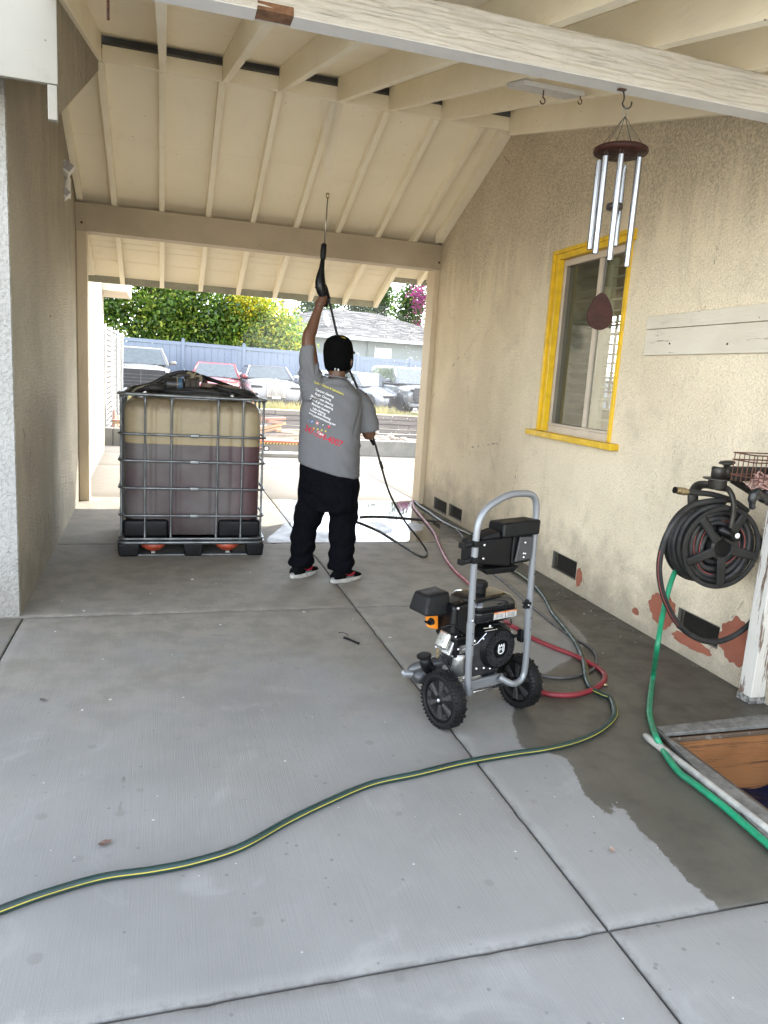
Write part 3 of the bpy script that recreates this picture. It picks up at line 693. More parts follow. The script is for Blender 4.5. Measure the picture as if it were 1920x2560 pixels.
build('lamp_arm', MB().tube([bp, (c1+bp)/2+Vector((0,0,-.03)), c1+Vector((0,.04,-.02))], .014, 8), M_['white_plastic'], t, smooth=True)
build('lamp_arm', MB().tube([bp+Vector((0,0,-.06)), c2+Vector((0,.04,.02))], .012, 8), M_['white_plastic'], t, smooth=True)
# ================================================================== YARD BEYOND THE PASSAGE
conc = pm('plain_concrete', (.25, .235, .205), .85, c2=(.19, .18, .155), scale=4, bmp=.002, bscale=90)
def lw(name, lab, x0, x1, y0, y1, z0, z1, mat=conc, bev=.012):
    t = thing(name, lab, 'wall', ((x0+x1)/2, (y0+y1)/2, max(z0, 0)))
    return t, build('wall', MB().box(x0, x1, y0, y1, z0, z1), mat, t, bevel=bev)
a = at(262, 1069.5, 14.1)
t, _ = lw('low_wall', 'short low concrete wall beside the slatted fence, at the left', -1.25, -.88, 14.1, 14.3, -.5, a.z)
build('wall', MB().box(-.872, -.1, 14.1, 14.3, -.5, a.z), conc, t, bevel=.012)
a = at(1000, 1104.5, 13.62)
lw('low_wall', 'low pale concrete wall to the right of the man, beyond the sunny slab', 3.05, 9, 13.62, 13.8, -.5, a.z)
a = at(700, 1104, 13.62)
t, _ = lw('low_wall', 'low concrete wall with a red painted edge and hazard tape behind the man', .3, 3.04, 13.62, 13.8, -.5, a.z-.02, pm('brownish_concrete', (.27, .235, .20), .85, scale=4))
build('kerb_step', MB().box(.3, 3.04, 12.86, 13.25, -.004, .07), conc, t, bevel=.015)
build('kerb_step', MB().box(.3, 3.04, 13.26, 13.61, -.004, .035), pm('brownish_concrete', (.27, .235, .20), .85), t, bevel=.01)
o = build('red_edge', MB().box(.3, 3.04, 13.60, 13.8, a.z-.019, a.z+.012), pm('red_paint_edge', (.55, .10, .05), .5), t, bevel=.003); o['label'] = 'red painted top edge'
q = MB(); q2 = MB(); x = .32
while x < 3.0:
    q.add([(x, 13.598, a.z-.048), (x+.03, 13.598, a.z-.048), (x+.05, 13.598, a.z-.022), (x+.02, 13.598, a.z-.022)], [(0, 1, 2, 3)])
    q2.add([(x+.03, 13.598, a.z-.048), (x+.06, 13.598, a.z-.048), (x+.08, 13.598, a.z-.022), (x+.05, 13.598, a.z-.022)], [(0, 1, 2, 3)])
    x += .06
t1 = build('hazard_tape', MB().box(.3, 3.04, 13.60, 13.618, a.z-.05, a.z-.0195), pm('tape_back', (.4, .3, .05), .6), t); t1['label'] = 'yellow and black hazard tape'
build('tape_stripe', q, pm('tape_yellow', (.75, .52, .08), .5), t1); build('tape_stripe', q2, pm('tape_black', (.03, .03, .03), .5), t1)
# dolly wheel behind the tote
p = at(666, 1119, 13.2)
t = thing('hand_truck', 'small hand truck wheel showing behind the right side of the tote', 'hand truck', (p.x-.12, 13.2, .07))
M = Matrix.Translation((p.x, 13.2, .118)) @ Matrix.Rotation(pi/2, 4, 'X')
w = build('wheel', MB().tube([(.045*cos(k*pi/8), .045*sin(k*pi/8), 0) for k in range(16)], .012, 6, closed=True, M=M), M_['rubber'], t, smooth=True)
build('rim', MB().lathe([(.034, -.008), (.034, .008)], 16, M), M_['white_plastic'], w)
build('frame', MB().tube([(p.x, 13.22, .118), (p.x-.25, 13.25, .12), (p.x-.5, 13.3, .30)], .012, 6), pm('red_tube', (.4, .04, .03), .5), t, smooth=True)
build('plate', MB().box(p.x-.45, p.x-.1, 13.0, 13.2, .072, .08), M_['dark_steel'], t)

# alley, retaining wall, parking lot
dirt = pm('alley_dirt', (.27, .23, .19), .95, c2=(.2, .17, .14), scale=.8, bmp=.01, bscale=20)
structure('alley', MB().hexa([(-40,13.81,-.5),(60,13.81,-.5),(60,25,-.8),(-40,25,-.8),(-40,13.81,-.25),(60,13.81,-.25),(60,25,-.62),(-40,25,-.62)]), dirt)
structure('parking_lot', MB().box(-60, 90, 25.12, 140, -.3, .17), pm('lot_gravel', (.35, .31, .26), .95, c2=(.25, .23, .2), scale=.6, bmp=.01, bscale=12))
rzt = at(1000, 1039.5, 25).z
t = thing('retaining_wall', 'low retaining wall of stacked grey timber sleepers below the parked cars', 'wall', (3, 25, -.62))
slm = pm('weathered_sleeper', (.19, .16, .135), .85, c2=(.13, .11, .095), scale=3, stretch=(.4, 4, 6), bmp=.004, bscale=30)
hh = (rzt+.62)/5
for k in range(5):
    x = -6 + (k % 2)*1.2
    while x < 16:
        build('sleeper', MB().box(x+.006, x+2.394, 24.98-.02*k+RNG.uniform(-.012, .012), 25.11, -.62+k*hh+.008, -.62+(k+1)*hh-.008), slm, t, bevel=.012, segs=1); x += 2.4
build('lit_top_edge', MB().box(-6, 16, 24.90, 25.11, rzt-.007, rzt+.03), pm('lit_edge_timber', (.62, .53, .34), .7), t, bevel=.008)  # sunlit top edge of the sleepers, its brightness put into the colour
# lumber pile
t = thing('lumber_pile', 'heap of broken planks and lumber behind the low wall', 'lumber', (1.5, 15.5, -.5))
wm = [pm('new_lumber', (.55, .38, .22), .7, c2=(.45, .29, .16), scale=6), pm('reddish_lumber', (.42, .24, .17), .75, scale=6), pm('grey_lumber', (.42, .37, .32), .8, scale=6), pm('pale_lumber', (.66, .55, .42), .7, scale=6)]
rr = random.Random(4)
def plank(pa, pb, w, h, mat, par=None, nm='plank'):
    d = (Vector(pb)-Vector(pa)); L_ = d.length; M = Matrix.Translation(pa) @ d.to_track_quat('X', 'Z').to_matrix().to_4x4()
    return build(nm, MB().box(0, L_, -w/2, w/2, -h/2, h/2, M), mat, par or t, bevel=.003, segs=1)
for i in range(46):
    lay = i/46
    x = rr.uniform(-.5, 1.6) - .5*lay; L_ = rr.uniform(1.0, 2.2)*(1-.3*lay); a_ = rr.gauss(0, .16); z_ = -.22+.66*lay*rr.uniform(.8, 1.05); tl = rr.gauss(0, .10)
    if x+L_ > 2.5: z_ = min(z_, .05)
    y = rr.uniform(14.5, 16)
    plank((x, y, z_-tl*L_/2), (x+L_*cos(a_), y+L_*sin(a_), z_+tl*L_/2), rr.choice([.09, .14, .09]), .038, rr.choice(wm+wm[1:2]))
for (ax_, ay_, bx_, by_, k) in ((640, 1073, 712, 1058, 0), (640, 1082, 700, 1068, 0), (700, 1077, 780, 1085, 3), (690, 1076, 780, 1077, 0), (640, 1091, 760, 1094, 3), (650, 1086, 756, 1090, 2), (640, 1048, 712, 1046, 1), (640, 1042, 700, 1056, 1), (668, 1053, 708, 1058, 1)):
    plank(at(ax_, ay_, 14.3), at(bx_, by_, 14.5), .11, .05, wm[k])
# rubble heap at the right
mb = MB(); 
for i in range(420):
    x = rr.uniform(3.2, 9.5); y = rr.uniform(15, 19); top_ = -.25+.38*math.exp(-((x-4.6)/1.8)**2)
    r = rr.uniform(.03, .11); mb.sphere((x, y, top_-rr.random()*.15), (r*1.3, r, r*.6), 5, 4)
tag(build('rubble', mb, pm('pale_rubble', (.34, .285, .22), .95, c2=(.24, .195, .155), scale=2)), 'heap of pale broken rubble behind the low wall at the right', 'rubble', kind='stuff')
# dry grass along the lot edge
mb = MB(); vv = []; ff = []
for i in range(5200):
    x = rr.uniform(-3, 13); y = 25.15+abs(rr.gauss(0, .45)); h = rr.uniform(.08, .34)*(1.15 if x < 8 else .7); w = rr.uniform(.008, .02); lx = rr.gauss(0, .1); ly = rr.gauss(0, .08); k = len(vv)
    vv += [(x-w, y, .17), (x+w, y, .17), (x+lx, y+ly, .17+h)]; ff.append((k, k+1, k+2))
mb.add(vv, ff); m, nt, b, N, L = new_mat('dry_grass'); L.new(mix(nt, ramp(nt, noise(nt, coords(nt), 1.2), .4, .6), (.46, .38, .16), (.34, .33, .13)), b.inputs['Base Color']); b.inputs['Roughness'].default_value = .8
tag(build('dry_grass', mb, m), 'dry yellow grass along the top of the sleeper wall', 'grass', kind='stuff')

# blue grey vinyl fence: a thing with panels, rails and posts
t = thing('vinyl_fence', 'tall pale blue vinyl privacy fence running behind the parked cars', 'fence', (5, 31.6, .17))
vin = pm('pale_blue_vinyl', (.18, .212, .265), .55, var=.06, scale=.7)
x = .7386-2.4433*3; k = 0
while x < 26:
    zt = 2.42 - .0105*(x-.7)
    build('post', MB().box(x-.065, x+.065, 31.53, 31.66, .17, zt+.10), vin, t, bevel=.01, segs=1)
    build('post_cap', MB().add([(x-.08, 31.515, zt+.10), (x+.08, 31.515, zt+.10), (x+.08, 31.675, zt+.10), (x-.08, 31.675, zt+.10), (x, 31.595, zt+.15)], [(0,1,4),(1,2,4),(2,3,4),(3,0,4),(3,2,1,0)]), vin, t)
    build('top_rail', MB().hexa([(x+.065,31.56,zt-.14),(x+2.378,31.56,zt-.166),(x+2.378,31.64,zt-.166),(x+.065,31.64,zt-.14),(x+.065,31.56,zt),(x+2.378,31.56,zt-.026),(x+2.378,31.64,zt-.026),(x+.065,31.64,zt)]), vin, t)
    q = MB(); s = x+.065
    while s < x+2.36: q.box(s+.004, s+.262, 31.585, 31.612, .22, zt-.16); s += .266
    build('board_panel', q, vin, t); x += 2.4433
# chain link fence with white slats, end-on at the left
t = thing('slatted_fence', 'chain link fence threaded with white slats, seen end-on at the left', 'fence', (-1, 15, 0))
a0 = at(261, 818, 14.35); a1 = at(304, 838, 21.0)
ztop = lambda y: a0.z+(a1.z-a0.z)*(y-14.35)/(21.0-14.35)
xf = lambda y: a0.x+(a1.x-a0.x)*(y-14.35)/(21.0-14.35)
gsteel = pm('galvanised_post', (.42, .42, .42), .5, .6)
for y in (14.35, 16.2, 18.6, 21.0):
    build('post', MB().tube([(xf(y), y, -.6), (xf(y), y, ztop(y)+.06)], .032, 8), gsteel, t, smooth=True)
build('top_rail', MB().tube([(xf(14.35), 14.35, ztop(14.35)), (xf(21), 21, ztop(21))], .022, 8), gsteel, t, smooth=True)
wv = pm('white_slat', (.5, .5, .5), .45, var=.1)
q = MB(); y = 16.3; ny = 0
while y < 21:
    z = .12 + .06*sin(ny)
    while z < ztop(y)-.08:
        hgt = .07
        q.add([(xf(y)+.02, y, z), (xf(y+.16)+.005, y+.15, z+.02), (xf(y+.16)+.005, y+.15, z+.02+hgt), (xf(y)+.02, y, z+hgt)], [(0, 1, 2, 3)]); z += .095
    y += .17; ny += 1
o = build('woven_slat', q, wv, t); o['kind'] = 'stuff'
build('backing_sheet', MB().hexa([(xf(16.3)-.03,16.3,.05),(xf(21)-.03,21,.0),(xf(21)-.02,21,.0),(xf(16.3)-.02,16.3,.05),(xf(16.3)-.03,16.3,ztop(16.3)-.04),(xf(21)-.03,21,ztop(21)-.04),(xf(21)-.02,21,ztop(21)-.04),(xf(16.3)-.02,16.3,ztop(16.3)-.04)]), pm('pale_sheet', (.6, .6, .58), .7), t)
q = MB(); y = 14.4
while y < 16.15:
    z = .0
    while z < ztop(y)-.06: q.tube([(xf(y), y, z), (xf(y), y+.05, z+.05), (xf(y), y, z+.1)], .004, 4, cap=False); z += .1
    y += .1
o = build('wire_mesh', q, gsteel, t); o['kind'] = 'stuff'
build('dark_screen', MB().hexa([(xf(14.4)-.02,14.4,-.5),(xf(16.2)-.02,16.2,-.5),(xf(16.2)-.01,16.2,-.5),(xf(14.4)-.01,14.4,-.5),(xf(14.4)-.02,14.4,ztop(14.4)-.05),(xf(16.2)-.02,16.2,ztop(16.2)-.05),(xf(16.2)-.01,16.2,ztop(16.2)-.05),(xf(14.4)-.01,14.4,ztop(14.4)-.05)]), pm('grey_fence_cloth', (.2, .2, .2), .8), t)
t = thing('timber_offcuts', 'a few orange and pale timber offcuts standing against the slatted fence', 'lumber', (-.95, 15.5, 0))
for i, (px, k) in enumerate(((283, 1), (287, 3), (291, 0), (296, 3), (300, 1))):
    a_ = at(px, 1075, 16+.2*i); c_ = at(px-2+i, 1025+7*i, 16.3+.2*i); plank(a_-Vector((0,0,.5)), c_, .09, .04, [wm[0], wm[1], wm[2], wm[3]][k])

# ================================================================== FOLIAGE
def leafmat(name, c, c2, trans=.35):
    m, nt, b, N, L = new_mat(name); N.remove(b)
    geo = N.new('ShaderNodeNewGeometry'); cc = mix(nt, ramp(nt, geo.outputs['Random Per Island'], 0, 1), c, c2)
    d = N.new('ShaderNodeBsdfDiffuse'); tr = N.new('ShaderNodeBsdfTranslucent'); gl = N.new('ShaderNodeBsdfGlossy'); gl.inputs['Roughness'].default_value = .35
    L.new(cc, d.inputs['Color']); L.new(mix(nt, .5, cc, (.5, .6, .08), 'MULTIPLY'), tr.inputs['Color']); L.new(cc, tr.inputs['Color'])
    m1 = N.new('ShaderNodeMixShader'); m1.inputs[0].default_value = trans; L.new(d.outputs[0], m1.inputs[1]); L.new(tr.outputs[0], m1.inputs[2])
    m2 = N.new('ShaderNodeMixShader'); m2.inputs[0].default_value = .025; L.new(m1.outputs[0], m2.inputs[1]); L.new(gl.outputs[0], m2.inputs[2])
    L.new(m2.outputs[0], N['Material Output'].inputs[0]); return m
LEAF = leafmat('green_leaves', (.15, .26, .03), (.08, .16, .02), .5); LEAFD = leafmat('dark_leaves', (.05, .09, .02), (.03, .06, .015), .3)
LEAFY = leafmat('yellow_leaves', (.62, .47, .02), (.4, .38, .03), .4); LEAFM = leafmat('magenta_bracts', (.30, .045, .16), (.22, .05, .14)); LEAFL = leafmat('light_green_leaves', (.42, .46, .07), (.22, .32, .04), .5)
def leaves(n, blobs, size, rng):
    """leaf faces gathered in clumps through a volume made of ellipsoids; returns a mesh builder"""
    bl = np.array([b_[:3] for b_ in blobs]); br = np.array([b_[3:] for b_ in blobs]); vol = br.prod(1)
    k = rng.choice(len(blobs), n, p=vol/vol.sum())
    u = rng.normal(size=(n, 3)); u /= np.linalg.norm(u, axis=1)[:, None]; rad = rng.uniform(.55, 1.0, n)**.5
    c = bl[k]+u*br[k]*rad[:, None]
    # gather in clumps
    nc = max(1, n//22); cc = c[:nc]; j = rng.randint(0, nc, n); c = cc[j]+rng.normal(size=(n, 3))*min(size*2.2, .27)
    d = rng.normal(size=(n, 3)); d[:, 2] = d[:, 2]*.6-.4; d /= np.linalg.norm(d, axis=1)[:, None]
    e = np.cross(d, rng.normal(size=(n, 3))); e /= np.linalg.norm(e, axis=1)[:, None]
    s = size*rng.uniform(.6, 1.3, n)[:, None]
    V = np.stack([c-d*s*.55, c+e*s*.3, c+d*s*.6, c-e*s*.3], 1).reshape(-1, 3)
    F = np.arange(4*n).reshape(n, 4)
    mb = MB(); mb.v = [tuple(v) for v in V.tolist()]; mb.f = [tuple(f) for f in F.tolist()]; return mb
def tree(name, lab, cat, base, trunk_h, blobs, n, size, mats, seed, group=None, r0=.16):
    t = thing(name, lab, cat, base, 0, group); rng = np.random.RandomState(seed); q = MB(); B = Vector(base)
    q.tube([B, B+Vector((.05, 0, trunk_h*.5)), B+Vector((0, .05, trunk_h))], [r0, r0*.8, r0*.6], 7)
    for b_ in blobs[:7]: q.tube([B+Vector((0, .03, trunk_h*.75)), (B+Vector((0, 0, trunk_h))+Vector(b_[:3]))/2, Vector(b_[:3])], [r0*.5, r0*.3, r0*.12], 5)
    build('trunk', q, pm('bark', (.12, .09, .065), .9), t)
    for i, (m_, fr) in enumerate(mats):
        o = build('crown', leaves(int(n*fr), blobs, size, rng), m_, t)
    return t
rg = np.random.RandomState(5)
def hedge_blobs(x0, x1, y, prof, z0, n, seed):
    r_ = np.random.RandomState(seed); out = []
    for i in range(n):
        x = r_.uniform(x0, x1); zt = prof(x); z = r_.uniform(z0+.5, max(z0+.6, zt-.45)); s = r_.uniform(.45, .85)
        out.append((x, y+r_.uniform(-.6, 1.2), min(z, zt-s*.7), s*1.2, s, s*.8))
    return out
pX = lambda px, Y: at(px, 860, Y).x
ZT = lambda px, py, Y: at(px, py, Y).z
Yh = 33.6
xa, xb, xc, xd = pX(240, Yh), pX(420, Yh), pX(590, Yh), pX(742, Yh)
pr = lambda x: np.interp(x, [xa, xb, xc, pX(650, Yh), pX(690, Yh), pX(712, Yh), pX(742, Yh)], [6.2, 6.0, ZT(590, 715, Yh), ZT(650, 728, Yh), ZT(690, 760, Yh), ZT(712, 800, Yh), ZT(742, 850, Yh)])
tree('broadleaf_tree', 'dense glossy green tree behind the fence, above the large pale SUV', 'tree', ((xa+xb)/2, Yh+.8, .17), 3, hedge_blobs(xa-1.5, xb+.3, Yh, pr, 1.0, 70, 1), 26000, .155, ((LEAF, .5), (LEAFD, .3), (LEAFL, .2)), 11, 'trees behind the vinyl fence')
tree('broadleaf_tree', 'dense green tree behind the fence, above the red car', 'tree', ((xb+xc)/2, Yh+.8, .17), 3, hedge_blobs(xb-.3, xc+.2, Yh, pr, 1.0, 70, 2), 26000, .155, ((LEAF, .5), (LEAFD, .32), (LEAFL, .18)), 12, 'trees behind the vinyl fence')
tree('broadleaf_tree', 'yellow tinged tree behind the fence, next to the pale house', 'tree', ((xc+xd)/2, Yh+.8, .17), 3, hedge_blobs(xc-.2, xd-.2, Yh, pr, 1.0, 80, 3), 24000, .14, ((LEAF, .35), (LEAFL, .45), (LEAFY, .1), (LEAFD, .1)), 13, 'trees behind the vinyl fence')
p = at(632, 755, 32.9)
tree('flowering_bush', 'spray of bright yellow leaves at the top of the green trees', 'tree', (p.x, 33.2, .17), 4.0, [(p.x+rg.normal()*.5, 32.9+rg.normal()*.2, p.z+rg.normal()*.35, .38, .25, .26) for _ in range(12)], 1800, .10, ((LEAFY, .8), (LEAFL, .2)), 14, r0=.06)

# ================================================================== HOUSE BEYOND THE FENCE
e0 = at(560, 818, 38.5); e1 = at(1063, 856, 38.5); ez = 3.51
t = thing('neighbour_house', 'pale green single storey house with a grey shingled hip roof behind the fence', 'house', (e0.x+5, 42, .17))
wallm = pm('pale_green_render', (.22, .24, .225), .8, var=.08, scale=.6)
hx0, hx1 = e0.x, e1.x+4
build('wall', MB().box(hx0+.4, hx1-.4, 39.1, 48, .17, ez), wallm, t)
rp0 = at(819, 770, 43.5); rp1 = at(936, 787, 43.5); rz = (rp0.z+rp1.z)/2
rx0, rx1 = rp0.x, rp1.x
shm = pm('grey_shingle', (.14, .135, .13), .9, c2=(.10, .098, .095), scale=3)
E = [(hx0, 38.5, ez), (hx1, 38.5, ez), (hx1, 48.6, ez), (hx0, 48.6, ez), (rx0, 43.5, rz), (rx1, 43.5, rz)]
build('roof', MB().add(E, [(0,1,5,4),(2,3,4,5),(1,2,5),(3,0,4),(3,2,1,0)]), shm, t)
# shingle courses on the slope that faces us, each course its own strip with uneven tabs
q = MB(); A_, B_, C_, D_ = Vector(E[0]), Vector(E[1]), Vector(E[5]), Vector(E[4]); nrm = (B_-A_).cross(D_-A_).normalized()
NC = 26
for i in range(NC):
    f0, f1 = i/NC, (i+1.25)/NC
    l0, l1 = A_.lerp(D_, f0), A_.lerp(D_, min(1, f1)); r0, r1 = B_.lerp(C_, f0), B_.lerp(C_, min(1, f1)); W = (r0-l0).length; x = 0
    while x < W:
        w = rr.uniform(.25, .55); a_, b_ = x/W, min(1, (x+w-.02)/W); h_ = rr.uniform(.02, .05)
        q.add([l0.lerp(r0, a_)+nrm*h_, l0.lerp(r0, b_)+nrm*h_, l1.lerp(r1, b_)+nrm*.006, l1.lerp(r1, a_)+nrm*.006, l0.lerp(r0, a_), l0.lerp(r0, b_)], [(0,1,2,3),(4,5,1,0)]); x += w
m, nt, b, N, L = new_mat('shingle_tabs'); g = N.new('ShaderNodeNewGeometry'); L.new(mix(nt, g.outputs['Random Per Island'], (.15, .145, .14), (.09, .088, .086)), b.inputs['Base Color']); b.inputs['Roughness'].default_value = .9
o = build('shingle', q, m, t); o['kind'] = 'stuff'
build('fascia', MB().box(hx0, hx1, 38.46, 38.49, ez-.16, ez+.01), pm('house_trim', (.5, .53, .5), .7), t)
def hwin(px0, py0, px1, py1):
    a_ = at(px0, py0, 39.08); b_ = at(px1, py1, 39.08); z0, z1 = min(a_.z, b_.z), max(a_.z, b_.z)
    f = build('window', MB().box(a_.x, b_.x, 39.04, 39.095, z0, z1), M_['white_plastic'], t, bevel=.01, segs=1)
    xm = (a_.x+b_.x)/2
    for u0, u1 in ((a_.x+.07, xm-.04), (xm+.04, b_.x-.07)):
        build('pane', MB().box(u0, u1, 39.03, 39.039, z0+.07, z1-.07), pm('curtained_glass', (.35, .37, .35), .15, spec=.8), f)
hwin(937, 869, 977, 897); hwin(726, 852, 749, 879)
a_ = at(921, 850, 39.06); build('downpipe', MB().tube([(a_.x, 39.05, -.4), (a_.x, 39.05, ez-.1)], .04, 6), wallm, t)
a_ = at(861, 812, 40); t2 = thing('roof_antenna', 'thin television antenna on the shingled roof behind the man', 'antenna', a_)
build('mast', MB().tube([a_+Vector((0,0,-.35)), a_+Vector((0,0,.35))], .02, 5), gsteel, t2)
build('boom', MB().tube([a_+Vector((-.45,0,-.08)), a_+Vector((.3,0,.12))], .02, 5), gsteel, t2)
for k in range(5):
    c_ = a_+Vector((-.4+.16*k, 0, -.07+.045*k)); build('element', MB().tube([c_+Vector((-.02,-.3,-.12)), c_+Vector((.02,.3,.12))], .014, 4), gsteel, t2)
a_ = at(812, 806, 40); t2 = thing('satellite_dish', 'pale satellite dish on the shingled roof, left of the antenna', 'dish', a_)
build('dish', MB().lathe([(.02, 0), (.2, .03), (.36, .12), (.36, .13), (.2, .045), (.02, .015)], 16, Matrix.Translation(a_+Vector((0,0,.1))) @ Matrix.Rotation(radians(65), 4, 'X') @ Matrix.Rotation(radians(50), 4, 'Y')), pm('dish_white', (.6, .62, .62), .5), t2, smooth=True)
build('arm', MB().tube([a_+Vector((0,.1,.1)), a_+Vector((.05,0,-.35))], .025, 5), gsteel, t2)

# utility pole and wires
def upole(lab, px, pyb, pyt, Y, arms):
    b_ = at(px, pyb, Y); t_ = at(px, pyt, Y); t = thing('utility_pole', lab, 'utility pole', (b_.x, Y, -.5))
    wdm = pm('pole_wood', (.14, .11, .09), .9)
    build('pole', MB().tube([(b_.x, Y, -.5), (t_.x, Y, t_.z)], [.17, .11], 8), wdm, t)
    for (x0, x1, py) in arms:
        p0, p1 = at(x0, py, Y), at(x1, py+(x1-x0)*.07, Y)
        a_ = build('crossarm', MB().box(p0.x, p1.x, Y-.14, Y-.02, p0.z-.08, p0.z+.08), wdm, t)
        for k in range(4):
            x = p0.x+(p1.x-p0.x)*(k+.3)/3.6; build('insulator', MB().lathe([(.04, 0), (.06, .08), (.03, .16)], 6, Matrix.Translation((x, Y-.08, p0.z+.08))), pm('insulator_grey', (.3, .3, .32), .4), a_)
    return t_
ptop = upole('tall utility pole with two crossarms rising beyond the pale house roof', 707.5, 790, 750, 78, ((690, 725, 753),))
upole('smaller, more distant utility pole with double crossarms, beyond the pale house roof', 714.5, 790, 769, 105, ((706, 724, 773), (706, 724, 780)))
t = thing('power_line', 'thin power lines crossing the gap of sky beside the trees', 'cable', (ptop.x, 80, ptop.z))
for (p0, p1) in (((640, 742), (780, 775)), ((640, 752), (780, 764)), ((690, 792), (780, 752)), ((700, 778), (780, 748))):
    A_, B_ = at(*p0, 80), at(*p1, 92); pts = [A_.lerp(B_, k/8)-Vector((0, 0, .9*4*(k/8)*(1-k/8)*.3)) for k in range(9)]
    build('wire', MB().tube(pts, .03, 4), pm('wire_black', (.03, .03, .03), .6), t)

# tall dark conifers and bougainvillea to the right
def column(lab, px, pyt, Y, w, seed, name='tall_conifer', mats=None, n=5200, group='tall dark trees behind the pale house'):
    c = at(px, 850, Y); zt = ZT(px, pyt, Y); r_ = np.random.RandomState(seed)
    bl = [(c.x+r_.normal()*w*.25, Y+r_.normal()*.3, z, w*(1-.35*(z/zt)**2)*.62, w*.5, 1.1) for z in np.linspace(.5, zt-.8, 12)]
    tree(name, lab, 'tree', (c.x, Y, .17), zt*.6, bl, n, .26, mats or ((LEAFD, .85), (LEAF, .15)), seed, group, r0=.2)
for i, (px, pyt, w, lab) in enumerate(((782, 712, 1.5, 'tall dark conifer at the left end of the row behind the house'), (830, 706, 1.9, 'tall dark conifer behind the house roof, second in its row'), (880, 704, 2.0, 'tall dark conifer behind the house roof, third in its row'), (930, 700, 1.6, 'tall dark conifer directly left of the narrow gap of sky'), (960, 706, 1.1, 'slim dark conifer at the left edge of the gap of sky'))):
    column(lab, px, pyt, 56+i*.5, w, 30+i)
column('broad dark tree right of the narrow gap of sky, beside the pink blossom', 1018, 690, 52, 1.75, 40, n=7000)
c = at(1050, 850, 50)
bl = [(at(px, py, 50).x, 50+rg.normal()*.3, at(px, py, 50).z, s, s*.7, s*.7) for px, py, s in ((1030,735,.4),(1044,728,.4),(1052,738,.4),(1060,745,.4),(1054,750,.3),(1036,730,.35),(1058,722,.3),(1064,770,.35),(1062,790,.3),(1056,775,.3),(1064,805,.3),(1058,820,.3),(1046,815,.3),(1044,760,.25),(1066,745,.3))]
tree('bougainvillea', 'magenta flowering bougainvillea climbing beside the dark tree, near the right post', 'tree', (c.x, 50.3, .17), 3.5, bl, 900, .2, ((LEAFM, .6), (LEAFD, .3)), 50, r0=.07)
